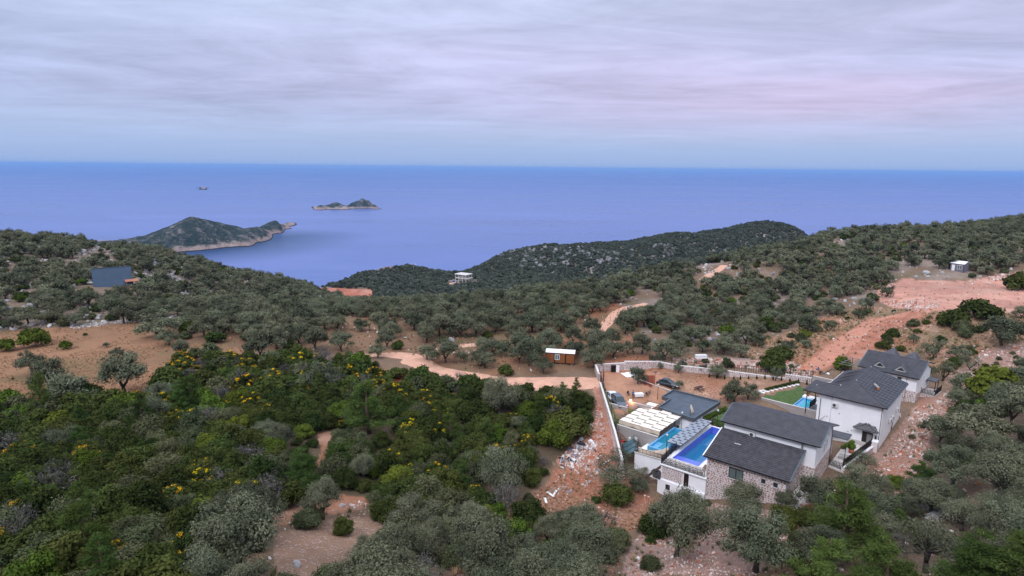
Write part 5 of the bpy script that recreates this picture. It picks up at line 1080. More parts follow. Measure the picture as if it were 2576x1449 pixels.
for x, y in ((1.6, 2.8), (1.6, 4.8)): MB().box(x - .06, x + .06, y - .06, y + .06, 1.6, 3.6).build('porch_post', M['iron'], r)
q0 = [S(10.4, 4.0, 1.02, **F3), S(12.65, 4.0, 1.02, **F3), S(12.65, 8.5, 1.02, **F3)]; fence('railing', q0, 1.05, 'black wrought iron railing around the terrace of the farthest villa', pick=.25)
r = root('steel_pergola_frame', -3.6, 1.5, 0, 'bare steel pergola frame left of the farthest villa', 'pergola frame', **F3)
for x, y in ((0, 0), (0, 3.2), (0, 6.2), (3.4, 6.2)): MB().box(x - .05, x + .05, y - .05, y + .05, -.5, 4.0).build('post', M['rust'], r)
for y in (0, 1.6, 3.2, 4.7, 6.2): bar_part('crossbar', (-.7, y, 4.05), (3.8, y, 4.05), .08, .08, M['steel'], r)
for x in (-.1, 1.6): bar_part('purlin', (x, -.4, 4.13), (x, 6.6, 4.13), .07, .07, M['steel'], r)
r = root('narrow_pool', -6.4, -.8, -.1, 'narrow white rimmed pool half hidden behind the middle villa roof', 'swimming pool', **F3); MB().box(0, 2.2, 0, 4.6, -.8, .35).build('rim', M['white'], r); MB().box(.3, 1.9, .3, 4.3, .35, .36).build('water', M['poolblue'], r)
fence('railing', [S(-6.6, -1.0, .1, **F3), S(-6.6, 4.6, .1, **F3), S(-3.8, 7.6, .1, **F3)], 1.3, 'black railing around the narrow pool beside the farthest villa', pick=.25, scroll=False)

# ------------------------------------------------------------------ boundary walls
def coped_wall(name, pts, h, label, group, depth=.35, steps=None, stone_sp=.36, limit=260, seed=3, mat=None, below=1.2, coping=True):
    """pts world (x, y, ztop)"""
    p0 = np.array(pts[0], float); r = empty(name, tuple(p0), 0, label, 'wall', group); P = [np.array(p, float) - p0 for p in pts]; used_ = 0
    for i, (a, b) in enumerate(zip(P[:-1], P[1:])):
        d = b - a; L_ = np.linalg.norm(d[:2]); d2 = np.array([d[0], d[1], 0]) / L_; n = np.array([d2[1], -d2[0], 0]); o_ = n * depth / 2
        q = [a - o_, b - o_, b + o_, a + o_]; V_ = [(x, y, z - h - below) for x, y, z in q] + [(x, y, z) for x, y, z in q]
        MB().add(V_, [(0, 1, 2, 3)[::-1], (4, 5, 6, 7), (0, 1, 5, 4), (1, 2, 6, 5), (2, 3, 7, 6), (3, 0, 4, 7)]).build('wall', mat or M['mortar'], r)
        if coping: bar_part('coping', a + [0, 0, .04], b + [0, 0, .04], depth + .05, .08, M['coping'], r)
        if stone_sp:
            for s1 in (1, -1):
                if s1 == 1: o2, dd_ = a + o_, d
                else: o2, dd_ = b - o_, -d
                k = clad(r, o2 - np.array([0, 0, h + .2]), dd_, (0, 0, 1), L_, h + .15, sp=stone_sp, limit=max(0, limit - used_) if s1 == 1 else 0, seed=seed + i * 7 + s1); used_ += k if s1 == 1 else 0
    return r
BW = [(18.2, 128.3, -41.6), (24.6, 129.3, -41.5)], [(24.6, 129.3, -41.15), (32.7, 129.6, -41.2)], [(32.7, 129.5, -41.3), (36.3, 127.4, -41.4), (42.3, 125.9, -41.5)], [(42.3, 125.9, -41.3), (46.0, 124.0, -41.4), (55.3, 119.6, -41.3)], [(55.3, 119.6, -40.4), (60.2, 117.0, -40.4)]
BL_ = ['stone wall with white coping behind the yard, nearest the gateway', 'slightly higher stone wall with white coping along the far side of the yard', 'stone wall with white coping behind the young orchard trees', 'long sloping stone wall with white coping below the rubble heap', 'taller pale stone wall with white coping next to the concrete wall']
for w, lb in zip(BW, BL_): coped_wall('stone_wall', [(x, y, z + ZC) for x, y, z in w], 1.35, lb, 'stone walls with white coping', limit=70)
for w in BW:
    for p, q in zip(w[:-1], w[1:]):
        d = np.array(q[:2]) - np.array(p[:2]); n = np.array([d[1], -d[0]]) / np.linalg.norm(d) * .9; KEEP.append([tuple(np.array(p[:2]) + n), tuple(np.array(q[:2]) + n), tuple(np.array(q[:2]) - n), tuple(np.array(p[:2]) - n)])
pe = atz(1572, 1186, -46.9)
W1 = [(18.2, 128.3, -41.6), (18.2, 122.4, -41.8)]; W2_ = [(17.8, 117.9, -42.0), (17.4, 103.9, -42.25), (17.5, 97.5, -43.3), (17.6, 90.6, -45.0), (pe[0], pe[1], pe[2])]
coped_wall('boundary_wall', [(x, y, z + ZC) for x, y, z in W1], 1.4, 'short stone boundary wall with white coping beyond the gateway', 'stone walls with white coping', limit=40)
coped_wall('boundary_wall', [(x, y, z + ZC) for x, y, z in W2_], 1.0, 'long narrow white coped boundary wall running down beside the scree', 'stone walls with white coping', depth=.28, stone_sp=.42, limit=60, below=1.6)
KEEP.append([(17.2, 130), (18.8, 130), (19.2, 85), (15.8, 80)]); KEEP.append([(18, 103), (25.5, 103), (25.5, 111.5), (18, 111.5)])
fence('yard_fence', [(18.1, 117.9, ZC - 42.9), (17.8, 103.9, ZC - 43.1), (18.0, 97.5, ZC - 44.3), (18.1, 91, ZC - 46)], 1.9, 'thin dark wire fence on posts along the inside of the boundary wall', M['iron'], post=2.6, pick=0, scroll=False, spear=.0, cat='fence', rails=(.5, .97))
for a, b, lb in (((30, 129.6, -41.3), (43.5, 125.4, -41.4), 'thin post fence on the stone wall behind the orchard'), ((46.5, 123.6, -41.3), (59.8, 117.3, -40.4), 'dark railing along the stone wall near the concrete wall')):
    fence('wall_fence', [(a[0], a[1], ZC + a[2]), (b[0], b[1], ZC + b[2])], 1.5, lb, M['iron'], post=2.2, pick=0 if 'thin' in lb else .45, scroll=False, spear=.05, cat='fence', rails=(.55, .95))
r = empty('sliding_gate', (18.1, 122.2, ZC - 42.9), 0, 'open black sliding gate with tall poles at the gateway', 'gate')
for x, y, h in ((0, 0, 2.9), (.9, -.2, 2.9), (-.25, -4.2, 3.2), (.35, -4.3, 3.2)): MB().tube([(x, y, -.3), (x, y, h)], .05, 6).build('pole', M['iron'], r)
for z in (.35, 1.0, 1.6): bar_part('rail', (.3, -.1, z), (.05, -9.5, z - .35), .06, .05, M['iron'], r)
for k in range(14): y = -.4 - k * .66; bar_part('bar', (.29 + y * .026, y, .3 + y * .037), (.29 + y * .026, y, 1.6 + y * .037), .035, .035, M['iron'], r)
# low block walls of the parking edge, grass strip
def low_wall(p, q, h, label): r = empty('low_wall', (*p[:2], ZC + p[2]), 0, label, 'wall', 'low block walls by the parked cars'); p0 = np.array(p); q = np.array(q) - p0; V_ = MB(); V_.bar((0, 0, -h / 2), (q[0], q[1], q[2] - h / 2), .18, h); V_.build('wall', M['blockwall'], r); bar_part('coping', (0, 0, .03), q + [0, 0, .03], .24, .05, M['paleconc'], r)
low_wall((17.95, 107.2, -42.05), (20.95, 105.4, -42.2), 2.0, 'low grey block wall in front of the two parked cars'); low_wall((21.45, 107.9, -41.95), (25.2, 105.6, -42.05), 2.0, 'low grey block wall behind the lit lamp')
low_wall((18.4, 117.5, -42.75), (18.3, 108.5, -42.8), .5, 'thin concrete kerb wall beside the planted strip'); low_wall((25.3, 122.8, -42.55), (31.6, 114.9, -42.6), .8, 'low concrete kerb wall between the yard and the orchard')
mb = MB(); mb.prism([(18.0, 100.2), (25.0, 100.2), (25.3, 105.2), (21.4, 107.5), (20.9, 105.2), (18.0, 107.0)], ZC - 44.0, ZC - 43.15); tag(mb.build('grass_strip', M['grass']), 'bright green grass strip between the low wall and the pergola', kind='structure')
mb = MB(); mb.prism([S(a, b)[:2] for a, b in ((-6.6, 20.5), (-.5, 19.5), (.5, 25), (-5.5, 27.5))], SZ - .4, SZ + .75); tag(mb.build('grass_patch', M['grass']), 'green lawn corner behind the flat roofed house', kind='structure')
# lit lamp on the low wall
r = empty('garden_lamp', (21.9, 107.45, ZC - 42.0), 0, 'glowing orange garden lamp on the low block wall', 'lamp'); MB().tube([(0, 0, 0), (0, 0, .22)], .05, 6).build('stem', M['iron'], r); mb = MB(); mb.tube([(0, 0, .2), (0, 0, .3), (0, 0, .48), (0, 0, .56)], [.08, .17, .17, .07], 10); mb.build('glass_globe', mat_emit('lamp_glow', (1.0, .45, .12), 14), r)
pl = bpy.data.lights.new('lamp_light', 'POINT'); pl.energy = 60; pl.color = (1, .35, .12); pl.shadow_soft_size = .15; plo = bpy.data.objects.new('lamp_light', pl); col.objects.link(plo); plo.parent = r; plo.location = (0, -.35, .1)
# ================================================================== SMALLER THINGS
# ---- cars
def car(name, loc, rz, L, W, H, paint, label, suv=False, gl=None):
    r = empty(name, loc, rz, label, 'car', 'cars parked in the yard'); hl, hw = L / 2, W / 2
    bonnet = .30 * L if suv else .28 * L
    zb, zs = .30, .98 if suv else .86   # sill, shoulder
    prof = [(-hl, zb + .12), (-hl - .02, zs * .72), (-hl + .10, zs), (hl - bonnet, zs + .04), (hl - .16, zs * .84), (hl, zs * .6), (hl - .02, zb + .06)]
    secs = []
    for x, z in prof: pass
    n = 9; mb = MB(); xs = np.linspace(-hl, hl, n * 2 + 1); V_ = []
    for x in xs:
        t = (x + hl) / L; top = np.interp(x, [p[0] for p in prof[1:6]], [p[1] for p in prof[1:6]]) if x < hl - .001 else zs * .6
        top = min(top, zs * .78 + (x + hl) * 2.2 + .0) if x < -hl + .1 else top
        wv = hw * (1 - .16 * abs(2 * t - 1) ** 4.0); bot = zb + (.10 if abs(x) > hl - .2 else 0)
        V_ += [(x, -wv * .93, bot), (x, -wv, (bot + top) * .5), (x, -wv * .97, top - .05), (x, -wv * .84, top), (x, wv * .84, top), (x, wv * .97, top - .05), (x, wv, (bot + top) * .5), (x, wv * .93, bot)]
    k = 8; fs = [(i * k + j, (i + 1) * k + j, (i + 1) * k + (j + 1) % k, i * k + (j + 1) % k) for i in range(len(xs) - 1) for j in range(k)] + [tuple(range(k)), tuple((len(xs) - 1) * k + j for j in range(k - 1, -1, -1))]
    mb.add(V_, fs, True); mb.build('body', paint, r)
    # greenhouse
    x0, x1, x2, x3 = (-hl + .12, -hl + .42, hl - bonnet - .75, hl - bonnet + .10) if suv else (-hl + .55, -hl + 1.15, hl - bonnet - 1.0, hl - bonnet + .08)
    zt = H; wb, wt = hw * .86, hw * .70
    lo = [(x0, -wb, zs - .02), (x3, -wb, zs + .02), (x3, wb, zs + .02), (x0, wb, zs - .02)]; hi = [(x1, -wt, zt - .04), (x2, -wt, zt - .03), (x2, wt, zt - .03), (x1, wt, zt - .04)]
    cab = MB().add(lo + hi, [(0, 1, 5, 4), (1, 2, 6, 5), (2, 3, 7, 6), (3, 0, 4, 7), (4, 5, 6, 7)]).build('cabin', gl or M['glass'], r)
    MB().slab([(x1 - .05, -wt - .02, zt), (x2 + .03, -wt - .02, zt + .01), (x2 + .03, wt + .02, zt + .01), (x1 - .05, wt + .02, zt)], .06).build('roof', paint, r)
    for s1 in (-1, 1):
        for a, b in ((lo[1][:1] + (s1 * wb,) + (zs,), (x2, s1 * wt, zt - .03)), ((x0, s1 * wb, zs), (x1, s1 * wt, zt - .04)), (((x0 + x3) / 2, s1 * wb * 1.005, zs), ((x1 + x2) / 2, s1 * wt * 1.005, zt - .03))): bar_part('pillar', a, b, .07, .05, paint, r)
        MB().obox((x3 - .25, s1 * (hw + .08), zs + .05), (1, 0, 0), (0, 1, 0), (0, 0, 1), .06, .10, .07).build('mirror', paint, r)
        MB().obox((hl - .10, s1 * hw * .66, zs * .68), (1, 0, 0), (0, 1, 0), (0, 0, 1), .09, .17, .07).build('headlight', M['plastic'], r)
        MB().obox((-hl + .05, s1 * hw * .74, zs * .8), (1, 0, 0), (0, 1, 0), (0, 0, 1), .06, .12, .09).build('tail_light', M['red'], r)
        for x in (-hl * .62, hl * .64):
            mb = MB(); mb.tube([(x, s1 * (hw - .20), .33), (x, s1 * (hw + .005), .33)], .33, 16, True, False); w_ = mb.build('wheel', M['iron'], r); mb = MB(); mb.tube([(x, s1 * (hw - .02), .33), (x, s1 * (hw + .015), .33)], .19, 10, True, False); mb.build('rim', M['steel'], w_)
    MB().box(hl - .05, hl + .01, -hw * .5, hw * .5, .42, .58).build('grille', M['darkplastic'], r); MB().box(hl - .02, hl + .02, -.26, .26, .36, .47).build('number_plate', M['white'], r)
    return r
M['carwhite'] = simple('white_car_paint', (.66, .68, .74), .22, .03, spec=.6); M['cargrey'] = simple('grey_car_paint', (.075, .09, .125), .25, .05, spec=.6); M['cardark'] = simple('dark_car_paint', (.03, .035, .045), .25, .05, spec=.6)
def facing(p, q): d = np.array(q) - np.array(p); return math.atan2(d[1], d[0])
c1_ = hit(1551, 1000); c2_ = hit(1561, 1021)
car('parked_car', (18.95 + .2, 112.3, gz(19.1, 112.3)), math.radians(100), 4.5, 1.82, 1.45, M['carwhite'], 'white saloon car parked behind the grey one')
car('parked_car', (19.95, 107.9 + .3, gz(19.9, 108.0)), math.radians(-79), 4.5, 1.85, 1.72, M['cargrey'], 'dark grey car with its nose to the low block wall', suv=True)
car('parked_car', (31.4, 118.3, gz(31.4, 118.3)), math.radians(-35), 4.4, 1.8, 1.5, M['cardark'], 'dark blue car half hidden behind the flat roof')
KEEP.append([(17.5, 104), (23, 104), (22, 116), (17.5, 116)]); KEEP.append([(28.5, 115.5), (34.5, 115.5), (34.5, 121), (28.5, 121)])
# ---- the standing man
def person(loc, rz):
    V = dict(pel=(0, 0, .95), wa=(0, .01, 1.10), ch=(0, .02, 1.32), nk=(0, .02, 1.47), hb=(0, .035, 1.56), ht=(0, .03, 1.72),
             lh=(.10, 0, .90), lk=(.12, .03, .50), la=(.13, 0, .09), lt=(.14, .15, .04), rh=(-.10, 0, .90), rk=(-.11, .02, .50), ra=(-.12, -.02, .09), rt=(-.13, .13, .04),
             ls=(.19, .02, 1.40), le=(.25, .03, 1.13), lw=(.13, .24, 1.16), lf=(.08, .32, 1.18), rs=(-.19, .02, 1.40), re=(-.26, .02, 1.12), rw=(-.14, .23, 1.12), rf=(-.08, .31, 1.16))
    E_ = 'pel-wa wa-ch ch-nk nk-hb hb-ht pel-lh lh-lk lk-la la-lt pel-rh rh-rk rk-ra ra-rt ch-ls ls-le le-lw lw-lf ch-rs rs-re re-rw rw-rf'.split()
    R_ = dict(pel=.15, wa=.13, ch=.16, nk=.06, hb=.095, ht=.075, lh=.10, lk=.065, la=.045, lt=.04, rh=.10, rk=.065, ra=.045, rt=.04, ls=.07, le=.05, lw=.035, lf=.04, rs=.07, re=.05, rw=.035, rf=.04)
    ks = list(V); me = bpy.data.meshes.new('body'); me.from_pydata([V[k] for k in ks], [tuple(ks.index(q) for q in e.split('-')) for e in E_], [])
    r = empty('person', loc, rz, 'man in dark trousers and a blue shirt standing beside the white table', 'person'); o = link_mesh('body', me, r)
    o.modifiers.new('skin', 'SKIN'); me_s = me.skin_vertices[0].data
    for i, k in enumerate(ks): me_s[i].radius = (R_[k], R_[k] * .85); me_s[i].use_root = (k == 'pel')
    ss = o.modifiers.new('sub', 'SUBSURF'); ss.levels = 2; ss.render_levels = 2
    n = NT('person_clothes'); sp = n.N.new('ShaderNodeSeparateXYZ'); n.L.new(n.coord('Object'), sp.inputs[0]); z = sp.outputs[2]; y = sp.outputs[1]
    c = n.mix(n.math('GREATER_THAN', z, .98), (.015, .016, .022), (.055, .12, .30)); c = n.mix(n.math('GREATER_THAN', z, 1.47), c, (.42, .25, .18)); c = n.mix(n.math('GREATER_THAN', n.math('MULTIPLY', n.math('GREATER_THAN', y, .2), z), 1.0), c, (.42, .25, .18)); c = n.mix(n.math('LESS_THAN', z, .08), c, (.02, .02, .02))
    n.set('Base Color', c).set('Roughness', .85); me.materials.append(n.m)
    mb = MB()
    for a0 in range(6):
        pass
    mb.tube([(0, .01, 1.62), (0, .012, 1.70), (0, .02, 1.77)], [.098, .105, .05], 10); mb.build('hair', M['iron'], r)
    for s1 in (-1, 1): mb = MB(); mb.tube([(s1 * .035, .125, 1.635), (s1 * .035, .132, 1.635)], .012, 6); mb.build('eye', M['iron'], r)
    MB().tube([(0, .125, 1.63), (0, .15, 1.60)], [.01, .018], 5).build('nose', simple('skin', (.42, .25, .18), .7), r)
    for s1 in (-1, 1):
        mb = MB()
        for k in range(4): a = np.array([s1 * (.075 - .012 * k), .33, 1.175 - .012 * k]); mb.tube([a, a + [-s1 * .02, .035, 0], a + [-s1 * .045, .05, -.012]], [.009, .009, .007], 5)
        mb.tube([np.array([s1 * .085, .31, 1.20]), np.array([s1 * .06, .345, 1.215])], [.011, .008], 5); mb.build('fingers', bpy.data.materials['skin'], r)
    MB().obox((0, .37, 1.19), (1, 0, 0), (0, 1, .5), (0, -.5, 1), .035, .07, .006).build('phone', M['darkplastic'], r)
    return r
pp = hit(1592, 1004); person(tuple(pp), math.radians(160))
# ---- table, chairs and clutter round the yard tree
r = empty('garden_table', (pp[0] + 1.25, pp[1] + .9, gz(pp[0] + 1.25, pp[1] + .9)), .2, 'white table under the yard olive beside the man', 'table'); MB().box(-.9, .9, -.45, .45, .70, .75).build('tabletop', M['white'], r); MB().box(-.9, .9, -.47, -.44, .2, .7).build('cloth_front', M['white'], r)
for x in (-.8, .8):
    for y in (-.38, .38): MB().box(x - .03, x + .03, y - .03, y + .03, 0, .7).build('leg', M['steel'], r)
def chair(x, y, rz, label):
    r = empty('yard_chair', (x, y, gz(x, y)), rz, label, 'chair', 'dark chairs under the yard tree'); MB().box(-.22, .22, -.22, .22, .42, .46).build('seat', M['darkplastic'], r); MB().box(-.22, .22, .19, .23, .46, .88).build('backrest', M['darkplastic'], r)
    for a in (-.19, .19):
        for b in (-.19, .19): MB().box(a - .02, a + .02, b - .02, b + .02, 0, .42).build('leg', M['darkplastic'], r)
chair(pp[0] - .6, pp[1] + 1.4, .5, 'dark chair left of the white table under the yard olive'); chair(pp[0] + 2.9, pp[1] + .9, 2.0, 'dark chair right of the white table under the yard olive'); chair(pp[0] + 3.4, pp[1] + 1.6, -2.0, 'dark chair farther back right of the yard olive trunk')
# ---- picnic table in the orchard
h_ = hit(1759, 984); h_ = h_ if h_ is not None else np.array([40, 118, 157]); r = empty('picnic_table', tuple(h_), .6, 'dark wooden picnic table alone on the dry orchard grass', 'picnic table')
for k in range(4): MB().box(-.85, .85, -.36 + k * .19, -.19 + k * .19, .74, .78).build('board', M['rust'], r)
for s1 in (-1, 1):
    MB().box(-.85, .85, s1 * .75 - .13, s1 * .75 + .13, .43, .47).build('bench', M['rust'], r)
    bar_part('leg', (s1 * .6, -.75, 0), (s1 * .6, .3, .74), .07, .07, M['rust'], r); bar_part('leg', (s1 * .6, .75, 0), (s1 * .6, -.3, .74), .07, .07, M['rust'], r); bar_part('crossbar', (s1 * .6, -.8, .42), (s1 * .6, .8, .42), .07, .07, M['rust'], r)
# ---- things by the back wall of the yard
r = empty('old_cupboard', (22.2, 127.6, gz(22.2, 127.6)), 0, 'open dark cupboard with a white door leaning at the back wall', 'cupboard'); mb = MB(); mb.box(-.7, .55, .5, .55, 0, 1.5); mb.box(-.7, -.65, -.1, .5, 0, 1.5); mb.box(.5, .55, -.1, .5, 0, 1.5); mb.box(-.65, .5, -.1, .5, 1.45, 1.5); mb.box(-.65, .5, -.1, .5, 0, .05); mb.build('case', M['rust'], r); MB().box(-.65, .5, .4, .5, .05, 1.4).build('inside', M['iron'], r); MB().obox((.65, -.25, .85), (.8, -.6, 0), (0, 0, 1), (.6, .8, 0), .38, .8, .03).build('door', M['white'], r)
r = empty('tarpaulin_heap', (25.6, 126.2, gz(25.6, 126.2)), .3, 'heap of crumpled white sheeting beside the back wall', 'heap of sheeting')
rg = np.random.default_rng(3); mb = MB(); nx = 9
V_ = [(i * .45 - 1.8 + rg.normal() * .08, j * .35 - 1.3 + rg.normal() * .08, max(.02, .45 * math.exp(-((i - 4) ** 2 + (j - 4) ** 2) / 9) * rg.uniform(.4, 1.4))) for j in range(nx) for i in range(nx)]
mb.add(V_, [(j * nx + i, j * nx + i + 1, (j + 1) * nx + i + 1, (j + 1) * nx + i) for j in range(nx - 1) for i in range(nx - 1)]); mb.build('sheet', M['white'], r).modifiers.new('t', 'SOLIDIFY').thickness = .03
r = empty('black_crate', (26.3, 127.7, gz(26.3, 127.7)), .2, 'black crate with flared sides by the back wall', 'crate'); mb = MB(); mb.add([(-.4, -.3, .1), (.4, -.3, .1), (.4, .3, .1), (-.4, .3, .1), (-.7, -.5, .8), (.7, -.5, .8), (.7, .5, .8), (-.7, .5, .8)], [(0, 3, 2, 1), (0, 1, 5, 4), (1, 2, 6, 5), (2, 3, 7, 6), (3, 0, 4, 7)]); mb.build('body', M['darkplastic'], r).modifiers.new('t', 'SOLIDIFY').thickness = .04
for a in (-.3, .3): MB().box(a - .03, a + .03, -.2, .2, 0, .1).build('foot', M['darkplastic'], r)
h_ = hit(1765, 925); r = empty('white_tank', (h_[0] + .5, h_[1] + 2.5, gz(h_[0] + .5, h_[1] + 2.5)), .1, 'white box tank on thin legs on the rubble behind the wall', 'tank'); MB().box(-1.2, 1.2, -.5, .5, 1.2, 1.85).build('tank', M['white'], r); MB().box(-1.25, 1.25, -.55, .55, 1.85, 1.92).build('lid', M['plastic'], r)
for x in (-1.1, 1.1):
    for y in (-.4, .4): MB().box(x - .04, x + .04, y - .04, y + .04, -.2, 1.2).build('leg', M['rust'], r)
# cypress seedlings along the stone wall
k_ = 0
for i in range(13):
    t = i / 12; x = 41.5 + (58.2 - 41.5) * t; y = 124.6 + (116.8 - 124.6) * t - .5; z = gz(x, y); h = .8 + .35 * ((i * 7) % 5) / 4
    if i == 3: x += .3
    r = empty('cypress_seedling', (x, y, z), i, 'leftmost small cypress seedling in the row along the stone wall' if i == 0 else ['', 'second', 'third', 'fourth', 'fifth', 'sixth', 'seventh', 'eighth', 'ninth', 'tenth', 'eleventh', 'twelfth', 'thirteenth'][i] + ' cypress seedling from the left in the row along the stone wall', 'cypress', 'cypress seedlings along the stone wall'); mb = MB(); mb.tube([(0, 0, 0), (0, 0, .12), (0, 0, h * .45), (0, 0, h)], [.05, .17, .15, .02], 7); rgx = random.Random(i)
    for q in range(40): a = rgx.random() * 6.28; zz = .1 + rgx.random() * h * .85; rr = .18 * (1 - zz / h) + .05; mb.add([(math.cos(a) * rr, math.sin(a) * rr, zz), (math.cos(a + .4) * rr * 1.3, math.sin(a + .4) * rr * 1.3, zz + .14), (math.cos(a + .6) * rr, math.sin(a + .6) * rr, zz)], [(0, 1, 2)])
    mb.build('foliage', M['oak'], r)
# clipped round bush and hedge on the garden terrace
r = root('round_bush', 15.0, 22.4, .55, 'round clipped green bush in a terracotta planter on the garden terrace', 'bush'); V_, Fc, T = leaves(np.random.default_rng(1), [(0, 0, .75)], [(.55, .55, .5)], 900, .09, .8, .2, .25); link_mesh('foliage', crown_mesh('foliage', [(V_, Fc, T, 0)], [M['lime']]), r); MB().tube([(0, 0, -.45), (0, 0, .35)], [.32, .45], 12).build('planter', M['terracotta'], r)
def hedge(name, p, q, w, h, mat, label, dens=220, cat='hedge'):
    p = np.array(p, float); q = np.array(q, float); d = q - p; n = max(2, int(np.linalg.norm(d) / .5)); C = [tuple(d * (i + .5) / n + [0, 0, h * .5]) for i in range(n)]; r = empty(name, tuple(p), 0, label, cat); V_, Fc, T = leaves(np.random.default_rng(int(p[0] * 10)), C, [(.45, w / 2, h * .55)] * n, int(dens * n), .09, .7, .3, .35); link_mesh('foliage', crown_mesh('foliage', [(V_, Fc, T, 0)], [mat]), r)
hedge('hedge', S(13.6, 23.2, .1), S(14.4, 27.0, .1), .6, .5, M['lime'], 'low green hedge along the foot of the middle villa')
hedge('hedge', (18.0, 119.0 - 2, ZC - 43.1), (18.05, 100.5, ZC - 43.4), .7, 1.1, M['weed'], 'row of yellow green shrubs along the inside of the boundary wall', 260)
hedge('flower_bed', S(-8.7, 7.2, 2.8, **F2), S(-5.6, 16.2, 2.8, **F2), .9, .45, M['oak'], 'line of low shrubs above the white slab strip', 200, 'flower bed')
hedge('hedge', S(-7.9, 19.6, -.0), S(-6.4, 26, .4), 1.0, .9, M['lime'], 'leafy green hedge beside the flat roofed house', 240)
# ---- brown cabin
h_ = hit(1411, 918); cx_, cy_ = h_[0], h_[1] + 1.3; cz_ = gz(cx_, cy_); yaw = math.atan2(h_[0], h_[1]); 
r = empty('wooden_cabin', (cx_, cy_, cz_), -yaw - .10, 'small brown timber cabin with a white curved roof', 'cabin'); CL, CW, CH = 6.3, 2.4, 2.5
KEEP.append([(cx_ - 4.0, cy_ - 12), (cx_ + 5.0, cy_ - 12), (cx_ + 4.5, cy_ + 2.4), (cx_ - 4.5, cy_ + 2.4)])
def mat_plank(name, c):
    n = NT(name); oi = n.N.new('ShaderNodeObjectInfo').outputs['Random']; nz = n.noise(2.5, 5, .6, 'Object', 0, (6, 6, .6)); cc = n.ramp(nz, [(.3, tuple(q * .6 for q in c)), (.7, c)]); n.set('Base Color', n.mix(n.math('MULTIPLY', oi, .5), cc, tuple(q * .5 for q in c))).set('Roughness', .6); return n.m
M['plank'] = mat_plank('brown_timber', (.30, .105, .028))
MB().box(-CL / 2 + .03, CL / 2 - .03, -CW / 2 + .03, CW / 2 - .03, .25, CH).build('wall', M['rust'], r); me = MB().box(-.145, .145, -.03, .03, .25, CH - .02).mesh('plank', M['plank'])
for k in range(21):
    if k in (6, 14): continue
    o = link_mesh('plank', me, r); o.location = (-CL / 2 + .15 + k * .3, -CW / 2, 0)
for k in range(8):
    for s1 in (-1, 1): o = link_mesh('plank', me, r); o.location = (s1 * CL / 2, -CW / 2 + .15 + k * .3, 0); o.rotation_euler.z = math.pi / 2
for x in (-CL / 2, -CL / 2 + 6.5 * .3, -CL / 2 + 14.5 * .3, CL / 2): MB().box(x - .05, x + .05, -CW / 2 - .05, -CW / 2 + .05, .2, CH).build('corner_post', M['rust'], r)
mb = MB(); n = 8; V_ = []
for i in range(n + 1): t = i / n; y = -CW / 2 - .12 + (CW + .24) * t; z = CH + .02 + .42 * math.sin(math.pi * t) ** .8; V_ += [(-CL / 2 - .1, y, z), (CL / 2 + .1, y, z)]
m_ = len(V_); mb.add(V_ + [(x, y, z - .08) for x, y, z in V_], [(2 * i, 2 * i + 1, 2 * i + 3, 2 * i + 2) for i in range(n)] + [(m_ + 2 * i, m_ + 2 * i + 2, m_ + 2 * i + 3, m_ + 2 * i + 1) for i in range(n)] + [(0, m_, m_ + 1, 1), (2 * n, 2 * n + 1, m_ + 2 * n + 1, m_ + 2 * n)] + [(2 * i, 2 * i + 2, m_ + 2 * i + 2, m_ + 2 * i) for i in range(n)] + [(2 * i + 1, m_ + 2 * i + 1, m_ + 2 * i + 3, 2 * i + 3) for i in range(n)]); mb.build('roof', M['white'], r)
bar_part('fascia', (-CL / 2 - .08, -CW / 2 - .1, CH - .08), (CL / 2 + .08, -CW / 2 - .1, CH - .08), .05, .14, M['rust'], r); window(r, (-1.1, -CW / 2 - .03, .95), (1, 0, 0), .95, 1.15, .09, 1, M['white'], M['curtain'], sill=False)
MB().box(-CL / 2, CL / 2, -CW / 2, CW / 2, .1, .25).build('skid_frame', M['iron'], r)
for x in (-2.6, 0, 2.6):
    for y in (-.9, .9): MB().box(x - .2, x + .2, y - .2, y + .2, -.6, .1).build('footing', M['concrete'], r)
MB().tube([(.95, -CW / 2 - .05, 2.25), (.95, -CW / 2 - .15, 2.25)], .07, 8).build('wall_lamp', M['white'], r)
# ---- blue roofed A-frame
h_ = hit(270, 722); ax_, ay_ = h_[0], h_[1] + 3; r = empty('a_frame_house', (ax_, ay_, gz(ax_, ay_) - .2), -math.atan2(ax_, ay_) + .07, 'A-frame house with a steep blue metal roof on the left hill', 'A-frame house'); AL, AH, AW = 11.2, 6.3, 3.3
M['bluemetal'] = simple('blue_metal_sheet', (.030, .062, .115), .42, .15, .5, spec=.5)
KEEP.append([(ax_ - 8, ay_ - 14), (ax_ + 10, ay_ - 14), (ax_ + 11, ay_ + 4), (ax_ - 8, ay_ + 4)]); KEEP.append([(ax_ + 3, ay_ - 25), (ax_ + 10, ay_ - 25), (ax_ + 12, ay_), (ax_ + 3, ay_)])
for s1 in (-1, 1):
    mb = MB(); q = [(-AL / 2, s1 * AW, 0), (AL / 2, s1 * AW, 0), (AL / 2, 0, AH), (-AL / 2, 0, AH)]; mb.add(q + [(x, y - s1 * .12, z) for x, y, z in q], [(0, 1, 2, 3), (7, 6, 5, 4), (0, 4, 5, 1), (1, 5, 6, 2), (3, 7, 4, 0)]); mb.build('roof_slope', M['bluemetal'], r)
for k in range(29): x = -AL / 2 + k * .4; bar_part('standing_seam', (x, -AW - .02, 0), (x, -.03, AH), .05, .05, M['bluemetal'], r)
